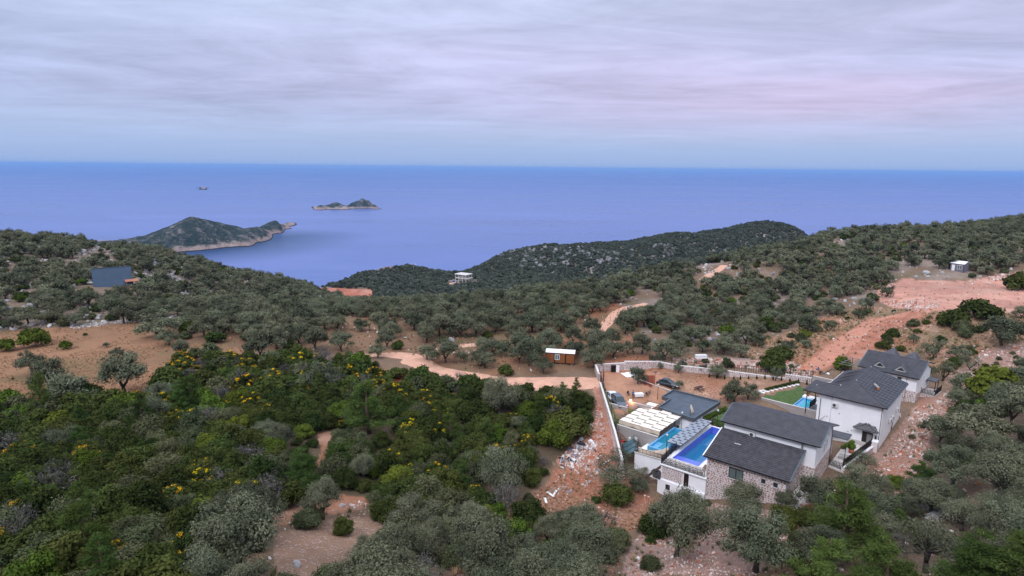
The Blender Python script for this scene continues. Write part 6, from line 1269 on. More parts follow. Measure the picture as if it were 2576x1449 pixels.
bar_part('ridge_cap', (-AL / 2, 0, AH + .03), (AL / 2, 0, AH + .03), .3, .06, M['bluemetal'], r); MB().add([(AL / 2 - .3, -AW + .2, 0), (AL / 2 - .3, AW - .2, 0), (AL / 2 - .3, 0, AH - .3), (-AL / 2 + .3, -AW + .2, 0), (-AL / 2 + .3, AW - .2, 0), (-AL / 2 + .3, 0, AH - .3)], [(0, 1, 2), (3, 5, 4)]).build('gable_wall', M['wood'], r); MB().box(-AL / 2, AL / 2, -AW + .1, AW - .1, -1.2, 0).build('base', M['concrete'], r)
M['orange'] = simple('orange_timber', (.36, .14, .08), .7, .2, 3)
r2 = empty('timber_deck', (ax_ + 7.2, ay_ - 1.6, gz(ax_ + 7.2, ay_ - 1.6) + .5), r.rotation_euler.z, 'raised orange timber deck with a small roofed shelter beside the A-frame', 'timber deck')
for k in range(10): MB().box(-1.9, 2.1, -2.4 + k * .36, -2.08 + k * .36, 0, .1).build('deck_board', M['orange'], r2)
for x in (-1.8, 2):
    for y in (-2.3, 1.0): MB().box(x - .07, x + .07, y - .07, y + .07, -2.0, 0).build('leg', M['orange'], r2)
for x in (-1.2, 2):
    for y in (1.3, 3.4): MB().box(x - .07, x + .07, y - .07, y + .07, -1.0, 2.4).build('post', M['orange'], r2)
MB().slab([(-1.5, 1.0, 2.35), (2.3, 1.0, 2.35), (2.3, 3.7, 2.75), (-1.5, 3.7, 2.75)], .12).build('shelter_roof', M['orange'], r2); MB().box(-1.2, 2, 1.2, 1.28, .1, .9).build('parapet', M['orange'], r2)
h2_ = hit(228, 717); r = empty('small_boat', (h2_[0], h2_[1] + .5, h2_[2] + .35), .1, 'small white boat with a blue bow lying left of the A-frame', 'boat'); mb = MB(); V_ = []
for i, (x, w, z) in enumerate(((-1.6, .45, 0), (-.8, .55, 0), (.2, .5, 0), (1.0, .3, .05), (1.6, .03, .2))): V_ += [(x, -w, .5 + z), (x, -w * .5, .05 + z), (x, w * .5, .05 + z), (x, w, .5 + z)]
mb.add(V_, [(i * 4 + j, i * 4 + 4 + j, i * 4 + 5 + j, i * 4 + 1 + j) for i in range(4) for j in range(3)] + [(0, 1, 2, 3)]); b_ = mb.build('hull', M['white'], r); b_.modifiers.new('t', 'SOLIDIFY').thickness = .05; MB().add([(-1.62, -.46, .2), (-1.1, -.5, .2), (-1.1, -.52, .48), (-1.62, -.48, .48)], [(0, 1, 2, 3)]).build('stripe', M['bluep'], r).modifiers.new('t', 'SOLIDIFY').thickness = .02; MB().box(-.5, .4, -.45, .45, .4, .46).build('thwart', M['plastic'], r)
# ---- grey shed on the right hill
h_ = hit(2413, 684); r = empty('grey_shed', (h_[0] + 1.2, h_[1] + 1.6, gz(h_[0] + 1.2, h_[1] + 1.6)), -1.02, 'small grey shed with a white gabled roof above the pad', 'shed'); M['shed'] = simple('grey_shed_panel', (.16, .15, .18), .7, .3, 4); SW, SL, SH = 4.6, 4.4, 2.7
KEEP.append([(h_[0] - 2.5, h_[1] - 5), (h_[0] + 4.5, h_[1] - 5), (h_[0] + 4.5, h_[1] + 3.5), (h_[0] - 2.5, h_[1] + 3.5)])
mb = MB(); mb.prism([(-SL / 2, -SW / 2), (SL / 2, -SW / 2), (SL / 2, SW / 2), (-SL / 2, SW / 2)], -.6, SH); mb.add([(-SL / 2, -SW / 2, SH), (-SL / 2, SW / 2, SH), (-SL / 2, 0, SH + .75), (SL / 2, -SW / 2, SH), (SL / 2, SW / 2, SH), (SL / 2, 0, SH + .75)], [(0, 2, 1), (3, 4, 5)]); mb.build('wall', M['shed'], r)
for s1 in (-1, 1):
    q = [(-SL / 2 - .15, s1 * (SW / 2 + .15), SH - .02), (SL / 2 + .15, s1 * (SW / 2 + .15), SH - .02), (SL / 2 + .15, 0, SH + .82), (-SL / 2 - .15, 0, SH + .82)]; q = q if s1 < 0 else q[::-1]; MB().slab(q, .06).build('roof_slope', M['white'], r)
for x, y in ((-SL / 2, -SW / 2), (SL / 2, -SW / 2), (-SL / 2, SW / 2), (SL / 2, SW / 2)): MB().box(x - .06, x + .06, y - .06, y + .06, -.6, SH).build('corner_trim', M['iron'], r)
window(r, (.1, -SW / 2, .7), (1, 0, 0), 1.5, 1.4, .07, 1, M['white'], M['curtain'], sill=False); MB().box(-1.7, -.7, -SW / 2 - .05, -SW / 2, 0, 2.1).build('door', M['white'], r)
# ---- concrete frame building on the far slope
h_ = hit(1165, 711); r = empty('concrete_frame_building', (h_[0], h_[1] + 5, gz(h_[0], h_[1] + 5) + .5), -.55, 'unfinished two storey pale concrete frame building on the far slope', 'building'); BL2, BW2 = 10.4, 8.0
M['frameconc'] = simple('pale_frame_concrete', (.56, .53, .52), .85, .1); KEEP.append([(h_[0] - 13, h_[1] - 28), (h_[0] + 13, h_[1] - 28), (h_[0] + 13, h_[1] + 14), (h_[0] - 13, h_[1] + 14)])
for z, o_ in ((2.7, 0), (5.7, .4)): MB().box(-BL2 / 2 - o_, BL2 / 2 + o_ + (1.2 if z < 4 else 0), -BW2 / 2 - o_, BW2 / 2 + o_, z - .2, z + .22).build('floor_slab', M['frameconc'], r)
for x in (-BL2 / 2 + .2, -BL2 / 6, BL2 / 6, BL2 / 2 - .2):
    for y in (-BW2 / 2 + .2, 0, BW2 / 2 - .2): MB().box(x - .2, x + .2, y - .2, y + .2, -3, 2.5).build('column', M['frameconc'], r); MB().box(x - .2, x + .2, y - .2, y + .2, 2.92, 5.5).build('column', M['frameconc'], r)
MB().box(-.5, 3.5, -BW2 / 2 + 2.0, -BW2 / 2 + 2.2, 2.92, 4.6).build('partition', M['frameconc'], r); MB().box(-BL2 / 2 - 2.2, -BL2 / 2 - .8, -BW2 / 2 - .5, -BW2 / 2 + .8, -1.4, .3).build('water_tank', M['bluep'], r)
# tiny lamp poles on the far knoll
h_ = hit(1037, 690); r = empty('light_mast', (h_[0], h_[1] + 8, gz(h_[0], h_[1] + 8)), 0, 'pair of tiny white lights on a mast on the far knoll', 'mast'); MB().tube([(0, 0, 0), (0, 0, 7)], .12, 5).build('pole', M['steel'], r); bar_part('crossbar', (-1.3, 0, 7), (1.3, 0, 7), .15, .15, M['steel'], r)
for x in (-1.3, 1.3): MB().box(x - .35, x + .35, -.2, .2, 6.9, 7.5).build('lamp_head', M['white'], r)

# ---- boulders, rubble, planks
def rock_mesh(seed, mat, n=2):
    bm = bmesh.new(); bmesh.ops.create_icosphere(bm, subdivisions=n, radius=1); rgx = random.Random(seed); of = Vector((rgx.random() * 50, rgx.random() * 50, 0)); sx, sy, sz = rgx.uniform(.8, 1.3), rgx.uniform(.7, 1.1), rgx.uniform(.5, .85)
    for v in bm.verts:
        f = 1 + .42 * mnoise.noise(v.co * 1.1 + of) + .18 * mnoise.noise(v.co * 2.7 + of); v.co = Vector((v.co.x * sx, v.co.y * sy, v.co.z * sz)) * f
    me = bpy.data.meshes.new('boulder'); bm.to_mesh(me); bm.free(); me.materials.append(mat); return me
RK = [rock_mesh(i, M['greyrock'], 2) for i in range(5)]; RP = [rock_mesh(20 + i, M['rubblestone'], 1) for i in range(5)]
rgb = random.Random(11)
BOUL = [(800, 905, 22, 'pale boulder in the grass left of the road start'), (730, 872, 14, 'pink boulder left of the road start'), (2322, 1280, 26, 'grey boulder at the top of the grey stone pile'), (2350, 1300, 30, 'large grey boulder inside the grey stone pile at the right'), (2376, 1290, 24, 'flat grey boulder at the right of the grey stone pile'),
 (2250, 560 + 45, 14, 'grey boulder on the right skyline'), (1700, 866, 30, 'grey boulder among the bushes above the orchard'), (1560, 650 + 40, 12, 'grey rock on the far slope'), (2330, 690, 18, 'flat grey boulder left of the grey shed'), (2190, 600, 12, 'pale rock below the right skyline'),
 (130, 622, 26, 'dark grey crag at the left end of the hill'), (165, 628, 30, 'broad grey crag on the left hill crest'), (205, 636, 22, 'grey rock right of the crest crag'), (410, 640, 20, 'pale rock on the ridge'), (380, 665, 22, 'pale rock band above the blue roof'), (500, 690, 20, 'grey rock on the ridge towards the bay'), (640, 712, 18, 'grey rock low on the left ridge'),
 (1830, 790, 16, 'pale rock on the slope right of the uphill road'), (1910, 820, 20, 'rounded pale rock in the scrub above the orchard'), (2010, 812, 16, 'whitish rock at the edge of the scrub'), (1135, 860, 26, 'grey boulder in the grove behind the road loop'), (940, 800, 26, 'grey boulder half hidden in the grove'),
 (1490, 835 + 18, 22, 'dark grey rock beside the uphill road'), (2065, 1000 + 330, 18, 'pinkish stone on the slope below the patio'), (1855, 1310, 22, 'orange stone on the rubble below the stone facade'), (2440, 960, 20, 'pale concrete lump beside the forked young olive'), (860, 1275, 18, 'pale rock on the small wall at the bottom'), (745, 1425, 30, 'pale rock under the broad olive at the bottom'), (1100, 1425, 16, 'pale stone at the bottom edge')]
for x, y, w, lb in BOUL:
    p = hit(x, y)
    if p is None: continue
    d = np.linalg.norm(p - [0, 0, ZC]); s = w / F * d / 2.2; o = link_mesh('boulder', RK[rgb.randrange(5)]); o.location = (p[0], p[1], p[2] + s * .15); o.scale = (s, s, s); o.rotation_euler.z = rgb.random() * 6.28; tag(o, lb, 'boulder', 'boulders')
def points_in(reg, spacing, seed, keepout=True, polys=None, rmax=1000):
    rg = np.random.default_rng(seed); pts = polys or REG[reg]; H_ = [hit(*p) for p in pts]; H_ = np.array([h[:2] for h in H_ if h is not None]); x0, y0 = H_.min(0) - 2; x1, y1 = H_.max(0) + 2
    X, Y = np.meshgrid(np.arange(x0, x1, spacing), np.arange(y0, y1, spacing)); X = (X + rg.uniform(-.5, .5, X.shape) * spacing).ravel(); Y = (Y + rg.uniform(-.5, .5, Y.shape) * spacing).ravel(); Z = GR.h(X, Y); px, py = projn(X, Y, Z)
    m_ = inpoly(px + 8 * fbm(X, Y, 3, 2, 5), py + 5 * fbm(X, Y, 3, 2, 6), pts) & (np.hypot(X, Y) < rmax)
    if polys is None: m_ &= region(px, py) == ORDER.index(reg)
    if keepout:
        for poly in KEEP: m_ &= ~inpoly(X, Y, poly)
    return X[m_], Y[m_], Z[m_], rg
def rubble(name, specs, label, meshes, cat='rubble'):
    P, Rr, Sc, Ix = [], [], [], []
    for reg, sp, smin, smax, seed, poly in specs:
        X, Y, Z, rg = points_in(reg, sp, seed, polys=poly); cl = (fbm(X, Y, 4, 3, 9 + seed) > -.15) if reg != 'headland' else (fbm(X, Y, 45, 3, 88) + .6 * fbm(X, Y, 12, 2, 89) > .10); X, Y, Z = X[cl], Y[cl], Z[cl]; n = len(X); s = smin + (smax - smin) * rg.random(n) ** 3
        P.append(np.c_[X, Y, Z + s * .1]); Rr.append(rg.random((n, 3)) * 6.28); Sc.append(np.c_[s, s, s * .9]); Ix.append((rg.random(n) * len(meshes)).astype(int))
    return scatter(name, np.vstack(P), np.vstack(Rr), np.vstack(Sc), np.concatenate(Ix), [[m_] for m_ in meshes], label, cat)
PR = dict(
 olive=[[make_olive(100 + i, 9500, .108, nl=22 + 3 * (i % 3), th=2.1 + .3 * (i % 3), H=4.1 + .5 * (i % 2)) for i in range(6)],
        [make_olive(120 + i, 3600, .18, nl=20, th=2.0, lod=1) for i in range(5)],
        [make_olive(140 + i, 950, .36, nl=11, lod=2) for i in range(4)]],
 openolive=[[make_olive(200 + i, 4800, .10, R=3.4, H=4.4, th=2.3, nl=24, op=.35) for i in range(3)], [make_olive(210 + i, 1500, .20, R=3.4, H=4.4, th=2.2, nl=20, op=.3, lod=1) for i in range(2)], [make_olive(215, 700, .33, nl=12, lod=2)]],
 oak=[[make_bush(300 + i, 6000, .098, 'oak', nl=22 + i) for i in range(4)], [make_bush(310 + i, 1900, .18, 'oak') for i in range(4)], [make_bush(320 + i, 520, .33, 'oak', nl=8) for i in range(3)]],
 sage=[[make_bush(330 + i, 6000, .095, 'sage', nl=22, asp=.5) for i in range(3)], [make_bush(336 + i, 1900, .18, 'sage', asp=.5) for i in range(3)], [make_bush(340 + i, 520, .33, 'sage', nl=8) for i in range(2)]],
 lime=[[make_bush(350 + i, 6000, .098, 'lime', nl=24) for i in range(2)], [make_bush(355 + i, 1900, .18, 'lime') for i in range(2)], [make_bush(360, 520, .33, 'lime', nl=8)]],
 broom=[[make_bush(370 + i, 4200, .10, 'oak', flowers=620, nl=18) for i in range(3)], [make_bush(375 + i, 1500, .17, 'oak', flowers=420) for i in range(3)], [make_bush(380, 500, .3, 'oak', nl=8, flowers=120)]],
 pine=[[make_pine(400 + i, 15000, .15) for i in range(3)], [make_pine(405 + i, 5000, .22) for i in range(2)], [make_pine(409, 1600, .35)]],
 bare=[[make_bare(420 + i, 500, .14) for i in range(3)], [make_bare(425 + i, 300, .16) for i in range(2)], [make_bare(429, 200, .25)]],
 scrub=[[make_bush(440 + i, 1500, .2, 'scrub') for i in range(2)], [make_bush(443 + i, 700, .30, 'scrub', nl=8) for i in range(2)], [make_bush(445 + i, 300, .42, 'scrub', nl=7) for i in range(4)]],
)
RBASE = dict(olive=3.7, openolive=3.6, oak=2.15, sage=2.15, lime=2.15, broom=2.15, pine=2.9, bare=2.2, scrub=2.15)
HBASE = dict(olive=5.2, openolive=5.4, oak=2.6, sage=2.6, lime=2.6, broom=2.6, pine=8.6, bare=3, scrub=2.6)
NAMES = dict(olive='olive_tree', openolive='olive_tree', oak='evergreen_bush', sage='grey_green_bush', lime='bright_green_bush', broom='broom_bush', pine='pine_tree', bare='dry_bush', scrub='evergreen_bush')
CATS = dict(olive='olive tree', openolive='olive tree', oak='bush', sage='bush', lime='bush', broom='broom bush', pine='pine tree', bare='dry bush', scrub='bush')
def lodof(r): return 0 if r < 112 else (1 if r < 225 else 2)
placed = []      # x, y, radius
used = {}
def plant(kind, x, y, s, label, group=None, rz=None, sz=None, z=None, cat=None, name=None):
    r = math.hypot(x, y); l = lodof(r); V = PR[kind][l]; i = int(rng.random() * len(V)); proto = V[i]
    root = empty(name or NAMES[kind], (x, y, gz(x, y) if z is None else z), rng.random() * 6.28 if rz is None else rz, label, cat or CATS[kind], group)
    root.scale = (s, s, sz or s * (.80 + .45 * rng.random()))
    for nm, me in proto.items():
        o_ = link_mesh(nm, me, root)
        if nm == 'flowers': o_['kind'] = 'stuff'
    placed.append((x, y, RBASE[kind] * s)); return root
def ptree(px, py, wpx, kind, label, group=None, sz=None, **k):
    """px, py: foot of the trunk as seen; wpx: width of the crown as seen"""
    h_ = hit(px, py)
    if h_ is None: return
    if kind == 'pine': k.setdefault('sq', .72)
    d = math.sqrt(h_[0] ** 2 + h_[1] ** 2 + (h_[2] - ZC) ** 2); s = wpx / F * d / (2 * RBASE[kind])
    sq = k.pop('sq', None); return plant(kind, h_[0], h_[1], s, label, group, sz=(sz or sq) * s if (sz or sq) else None, **k)

# --- the trees and bushes that stand out, one by one
T_ = [
 (315, 992, 118, 'olive', 'big round olive tree standing alone at the lower edge of the tan field'),
 (125, 985, 84, 'olive', 'larger dark olive tree of the pair in the left of the tan field'),
 (80, 945, 62, 'olive', 'smaller olive tree behind the larger one of the pair in the tan field'),
 (138, 992, 40, 'lime', 'bright green bush at the foot of the olive pair in the tan field'),
 (68, 858, 36, 'olive', 'small round olive tree near the left edge at the top of the tan field'),
 (167, 878, 30, 'lime', 'small yellow green tree standing alone in the tan field'),
 (268, 874, 18, 'olive', 'tiny olive sapling with two tufts in the middle of the tan field'),
 (297, 902, 40, 'olive', 'small olive tree with a thin trunk in the middle of the tan field'),
 (215, 845, 11, 'oak', 'tiny dark shrub in the tan field right of the yellow green tree'),
 (341, 834, 9, 'oak', 'tiny dark shrub at the upper edge of the tan field'),
 (400, 850, 104, 'olive', 'broad dense olive tree at the right end of the tan field'),
 (425, 870, 58, 'olive', 'smaller rounded olive tree leaning against the broad one by the tan field'),
 (455, 895, 48, 'olive', 'low olive tree at the lower right corner of the tan field'),
 (492, 900, 36, 'sage', 'grey green bush beside the low olive at the corner of the tan field'),
 (90, 872, 66, 'lime', 'long low bright green shrub below the small olive near the left edge'),
 (15, 882, 46, 'lime', 'low green shrub at the left edge of the tan field'),
 (475, 838, 52, 'lime', 'yellowish green bush beside the stone pile right of the tan field'),
 (545, 862, 54, 'oak', 'dark bush at the foot of the olives right of the tan field'),
 (655, 905, 92, 'olive', 'wide spreading olive tree between the tan field and the dirt road'),
 (795, 882, 82, 'olive', 'rounded olive tree left of the beginning of the pale road'),
 (860, 885, 70, 'olive', 'olive tree beside the red bank at the left end of the road'),
 (950, 900, 56, 'olive', 'leaning olive tree with a pale gnarled trunk at the road bend'),
 (1002, 880, 34, 'oak', 'round dark bush behind the inner side of the road bend'),
 (1075, 905, 62, 'olive', 'slim olive tree just inside the road bend'),
 (1122, 912, 96, 'olive', 'big forked olive tree inside the loop of the road'),
 (1168, 912, 30, 'olive', 'small thin olive tree right of the big forked one in the loop'),
 (1000, 950, 62, 'oak', 'dark glossy bush on the outer side of the road bend'),
 (1240, 895, 70, 'olive', 'olive tree with low branches left of the brown cabin'),
 (1300, 893, 86, 'olive', 'tall forked olive tree behind the left end of the brown cabin'),
 (1272, 942, 46, 'oak', 'dark upright bush beside the road below the brown cabin'),
 (1367, 940, 60, 'olive', 'olive tree standing in front of the left corner of the brown cabin'),
 (1500, 905, 78, 'olive', 'olive tree with splayed limbs right of the brown cabin'),
 (1455, 890, 50, 'olive', 'dark rounded olive tree against the right end of the cabin'),
 (1580, 890, 44, 'olive', 'slim olive tree behind the corner of the white coped wall'),
 (1490, 845, 60, 'olive', 'olive tree with an open fork below the uphill road'),
 (1605, 966, 57, 'olive', 'olive tree with a full crown beside the standing man in the yard'),
 (1641, 912, 23, 'olive', 'thin young olive tree touching the back wall, left one of two'),
 (1657, 915, 32, 'olive', 'rounded young olive tree touching the back wall, right one of two'),
 (1661, 928, 18, 'olive', 'small olive sapling beside the dark red soil patch'),
 (1706, 938, 29, 'olive', 'young olive tree with a V shaped trunk in the walled orchard'),
 (1717, 927, 25, 'olive', 'young olive tree close to the back wall in the walled orchard'),
 (1769, 937, 32, 'olive', 'low cup shaped olive tree in the middle of the walled orchard'),
 (1805, 950, 52, 'olive', 'taller olive tree with two bare stems in the walled orchard'),
 (1708, 978, 29, 'olive', 'small olive tree right behind the dark flat roof'),
 (1845, 1012, 66, 'olive', 'dense tall olive tree between the flat roof and the lawn'),
 (1882, 1008, 58, 'olive', 'low dense olive tree in front of the concrete garden wall'),
 (1830, 1010, 46, 'olive', 'low grey olive tree at the left of the lawn trees'),
 (1942, 935, 66, 'oak', 'dark tall tree behind the back wall right of the orchard'),
 (1962, 905, 70, 'oak', 'dark round tree on the rubble behind the stone wall'),
 (1950, 958, 34, 'openolive', 'bare stemmed olive tree rising in front of the stone wall'),
 (1725, 860, 54, 'olive', 'olive tree above the rubble heap behind the orchard'),
 (1830, 925, 34, 'sage', 'pale feathery bush on the rubble behind the wall'),
 (1930, 830, 62, 'oak', 'dark bush patch in the clearing above the orchard'),
 (2118, 930, 44, 'lime', 'pale green bush beside the red track above the houses'),
 (2345, 905, 60, 'openolive', 'crooked dark olive tree behind the farthest house'),
 (2230, 748, 36, 'olive', 'small olive tree on the edge of the cleared pad'),
 (2400, 822, 66, 'oak', 'dark spreading tree below the cleared pad'),
 (2465, 800, 84, 'oak', 'wide dark tree at the lower rim of the cleared pad'),
 (2423, 838, 46, 'sage', 'blue green upright conifer below the cleared pad'),
 (2520, 870, 96, 'olive', 'large olive tree near the right edge below the pad'),
 (2560, 730, 56, 'oak', 'dark bush overhanging the pad at the right edge'),
 (2370, 960, 66, 'openolive', 'dry grey olive tree beside the terrace of the farthest house'),
 (2440, 935, 50, 'openolive', 'young olive tree with a forked trunk right of the farthest house'),
 (2500, 1000, 110, 'lime', 'bright green dense bush on the slope right of the houses'),
 (2455, 1120, 130, 'olive', 'largest olive crown on the slope right of the middle house'),
 (2360, 1115, 90, 'olive', 'olive tree overhanging the rubble slope right of the middle house'),
 (2545, 1075, 100, 'olive', 'grey olive tree at the right edge above the huge crown'),
 (2395, 1225, 130, 'olive', 'dense olive tree above the grey boulders at the right'),
 (2510, 1275, 140, 'olive', 'large olive tree in the right with dark inner branches'),
 (2170, 1185, 70, 'openolive', 'small olive tree with a V trunk below the fence of the stone house'),
 (2245, 1225, 54, 'lime', 'bright green round bush beneath the rubble slope'),
 (2310, 1245, 70, 'pine', 'young upright pine at the foot of the rubble slope'),
 (2125, 1400, 165, 'pine', 'tall feathery pine tree in front of the stone house corner'),
 (2060, 1520, 150, 'pine', 'dense dark pine tree at the lower right'),
 (2215, 1530, 150, 'pine', 'dark pine tree low in the picture right of the tall feathery pine'),
 (2460, 1540, 150, 'pine', 'yellow green pine tree in the lower right corner'),
 (2565, 1540, 160, 'pine', 'yellow green pine tree cut by the right edge'),
 (2330, 1440, 150, 'openolive', 'half bare olive tree with grey branches at the lower right'),
 (1725, 1318, 120, 'olive', 'olive tree spreading in front of the pool terrace wall'),
 (1868, 1300, 105, 'olive', 'olive tree in front of the stone facade and its window'),
 (1845, 1385, 150, 'openolive', 'airy grey olive tree with dark limbs below the stone house'),
 (1700, 1400, 170, 'olive', 'pale grey olive tree at the bottom below the stone house'),
 (1900, 1440, 190, 'olive', 'broad pale olive tree at the bottom edge below the stone house'),
 (1975, 1285, 64, 'olive', 'small olive tree at the corner of the stone house plinth'),
 (1970, 1330, 80, 'oak', 'dark bush beneath the small olive by the plinth'),
 (1948, 1342, 34, 'lime', 'single bright green round shrub on the rubble below the house'),
 (1545, 1240, 130, 'openolive', 'leafless looking olive tree with low arching branches in the clearing'),
 (1560, 1180, 62, 'openolive', 'olive tree with bent trunk before the white terrace wall'),
 (1620, 1205, 46, 'openolive', 'slender olive tree with tufts in front of the white terrace wall'),
 (1605, 1240, 60, 'olive', 'dark olive tree at the foot of the white terrace wall'),
 (1260, 1250, 150, 'olive', 'very large round grey olive tree in the middle of the thicket'),
 (1145, 1305, 120, 'sage', 'tall dark brownish bush below the very large grey olive'),
 (1045, 1300, 84, 'lime', 'bright green round bush on the edge of the thicket'),
 (975, 1310, 92, 'oak', 'dark green bush beside the bright green round one'),
 (770, 1235, 100, 'pine', 'bright pine tree rising from the thicket beside the small path'),
 (930, 1090, 130, 'pine', 'soft yellow green pine tree right of the small path'),
 (1420, 1100, 140, 'oak', 'massive dark oak bush at the right rim of the thicket'),
 (1460, 1030, 90, 'oak', 'upright dark bush at the thicket corner beside the scree'),
 (1390, 1120, 100, 'lime', 'yellowish green bush among the dark oaks near the scree'),
 (1200, 1060, 110, 'oak', 'dark bush with a rounded top in the upper thicket'),
 (1290, 1020, 90, 'sage', 'pale grey green bush near the road above the thicket'),
 (420, 990, 90, 'oak', 'bright edged oak bush at the corner between field and thicket'),
 (520, 975, 70, 'oak', 'dark oak bush on the upper rim of the thicket below the field'),
 (1330, 1330, 110, 'oak', 'tall oak bush left of the rubble clearing'),
 (1290, 1370, 110, 'lime', 'yellow green leafy bush below the rubble clearing'),
 (1650, 1345, 90, 'oak', 'low dark bush in the rubble right of the clearing'),
 (1550, 1270, 90, 'oak', 'low dark bush under the leafless looking olive'),
 (590, 1449, 215, 'olive', 'very broad olive tree with visible dark limbs at the bottom'),
 (320, 1449, 120, 'sage', 'grey green bush at the bottom left of the broad olive'),
 (770, 1325, 80, 'sage', 'rounded grey green bush above the stony patch at the bottom'),
 (865, 1345, 60, 'oak', 'small dark bush on the stony patch at the bottom'),
 (1000, 1440, 140, 'olive', 'pale olive crown at the bottom edge in the middle'),
 (1210, 1449, 150, 'olive', 'grey olive crown at the bottom edge right of the middle'),
 (1480, 1440, 170, 'olive', 'grey olive tree at the bottom edge below the clearing'),
 (1400, 1440, 90, 'sage', 'pale bush at the bottom edge beside the grey olive tree'),
 (930, 1400, 90, 'olive', 'small pale olive tree above the bottom edge'),
 (1090, 1380, 90, 'olive', 'dim olive tree beside the small pale one at the bottom'),
]
for t in T_:
    if len(t[4].split()) > 16: print('LONG', len(t[4].split()), t[4])
    ptree(*t)

# --- keep-out areas on the ground (buildings, walls, roads), then the planting that fills each region
KEEP = globals().get('KEEP', [])
road_xy = []
for nm, pts, w, m_, lb in ROADS:
    q = [hit(*p) for p in pts]; q = [p for p in q if p is not None]
    for a, b in zip(q[:-1], q[1:]):
        for t in np.linspace(0, 1, max(2, int(np.linalg.norm(b - a) / 2))): road_xy.append(a[:2] * (1 - t) + b[:2] * t)
road_xy = np.array(road_xy)
# spacing (m), size range, mix of kinds
ZN = dict(
 grove=(5.0, (.72, 1.12), dict(olive=.86, oak=.05, sage=.06, openolive=.03)),
 lefthill=(4.6, (.6, 1.05), dict(olive=.62, oak=.14, sage=.20, openolive=.02, lime=.02)),
 righthill=(4.4, (.6, 1.05), dict(olive=.62, oak=.17, sage=.13, openolive=.04, lime=.04)),
 headland=(4.0, (.6, 1.5), dict(scrub=1.0)),
 maquis=(2.5, (.42, 1.5), dict(oak=.60, sage=.17, lime=.05, broom=.07, bare=.06, pine=.03, olive=.02)),
 bottom=(2.7, (.45, 1.05), dict(oak=.22, sage=.40, bare=.10, lime=.05, olive=.20, openolive=.03)),
 rightlow=(2.9, (.45, .98), dict(olive=.40, oak=.22, sage=.18, lime=.05, pine=.04, openolive=.08, bare=.03)),
 rightbare=(5.4, (.35, .95), dict(oak=.34, sage=.30, lime=.10, olive=.26)),
 vslope=(11, (.2, .35), dict(sage=.6, oak=.4)),
 clearing=(8, (.2, .5), dict(sage=.6, oak=.4)),
 debris_slope=(6.5, (.3, .7), dict(sage=.6, oak=.3, lime=.1)),
 field=(16, (.08, .16), dict(sage=.6, oak=.4)),
 wall_rubble=(5, (.25, .5), dict(sage=.7, oak=.3)),
 rightrubble=(7, (.25, .5), dict(sage=.9, lime=.1)),
)
def sample_zone(spacing, seed):
    rg = np.random.default_rng(seed); out = []
    xs = np.arange(-700, 760, spacing); ys = np.arange(22, 900, spacing)
    X, Y = np.meshgrid(xs, ys); X = X + rg.uniform(-.42, .42, X.shape) * spacing; Y = Y + rg.uniform(-.42, .42, Y.shape) * spacing
    X, Y = X.ravel(), Y.ravel(); m_ = np.abs(X) < Y * 1.35 + 10; X, Y = X[m_], Y[m_]; Z = GR.h(X, Y); px, py = projn(X, Y, Z)
    m_ = (px > -750) & (px < PW + 750) & (py > 480) & (py < PH + 330); return X[m_], Y[m_], Z[m_], px[m_], py[m_]
cand = []
for zi, (zn, (sp, sr, mixk)) in enumerate(ZN.items()):
    X, Y, Z, px, py = sample_zone(sp, 900 + zi); r = np.hypot(X, Y)
    m_ = region(px, py) == ORDER.index(zn)
    if zn == 'headland': m_ &= r > 275
    if zn in ('lefthill', 'righthill', 'grove'): m_ &= r < 520
    X, Y, Z, px, py, r = (q[m_] for q in (X, Y, Z, px, py, r))
    if zn in ('grove', 'righthill', 'lefthill', 'rightlow', 'bottom', 'maquis'):
        gap = fbm(X, Y, 22, 3, 77); m_ = gap > {'grove': -.42, 'righthill': -.36, 'lefthill': -.36, 'rightlow': -.6, 'bottom': -.30, 'maquis': -.8}[zn]
        X, Y, Z, px, py, r = (q[m_] for q in (X, Y, Z, px, py, r))
    m_ = visible(X, Y, Z + 4.2); X, Y, Z, px, py = (q[m_] for q in (X, Y, Z, px, py))
    D = np.full(len(X), 99.)
    for i in range(0, len(X), 2000): D[i:i + 2000] = np.hypot(X[i:i + 2000, None] - road_xy[None, :, 0], Y[i:i + 2000, None] - road_xy[None, :, 1]).min(1)
    ks = list(mixk); pv = np.array([mixk[k] for k in ks]); pv /= pv.sum()
    kn = rng.choice(len(ks), len(X), p=pv); SS = rng.uniform(*sr, len(X))
    for i in range(len(X)):
        k = ks[kn[i]]
        if k == 'broom' : pass
        if zn == 'maquis':
            q = px[i] + rng.normal() * 60; dens = .26 if (py[i] < 1075 and 430 < q < 1260) else (.12 if py[i] < 1120 and q < 1300 else .04)
            if k in ('oak', 'sage') and rng.random() < dens * .55: k = 'broom'
        R = RBASE[k] * SS[i]
        if D[i] < R * .85 + 3.0: continue
        if k in ('olive', 'openolive') and zn in ('maquis',): SS[i] *= .8
        if k == 'pine': SS[i] *= .55
        cand.append((float(X[i]), float(Y[i]), float(SS[i]), k, zn, float(px[i]), float(py[i])))
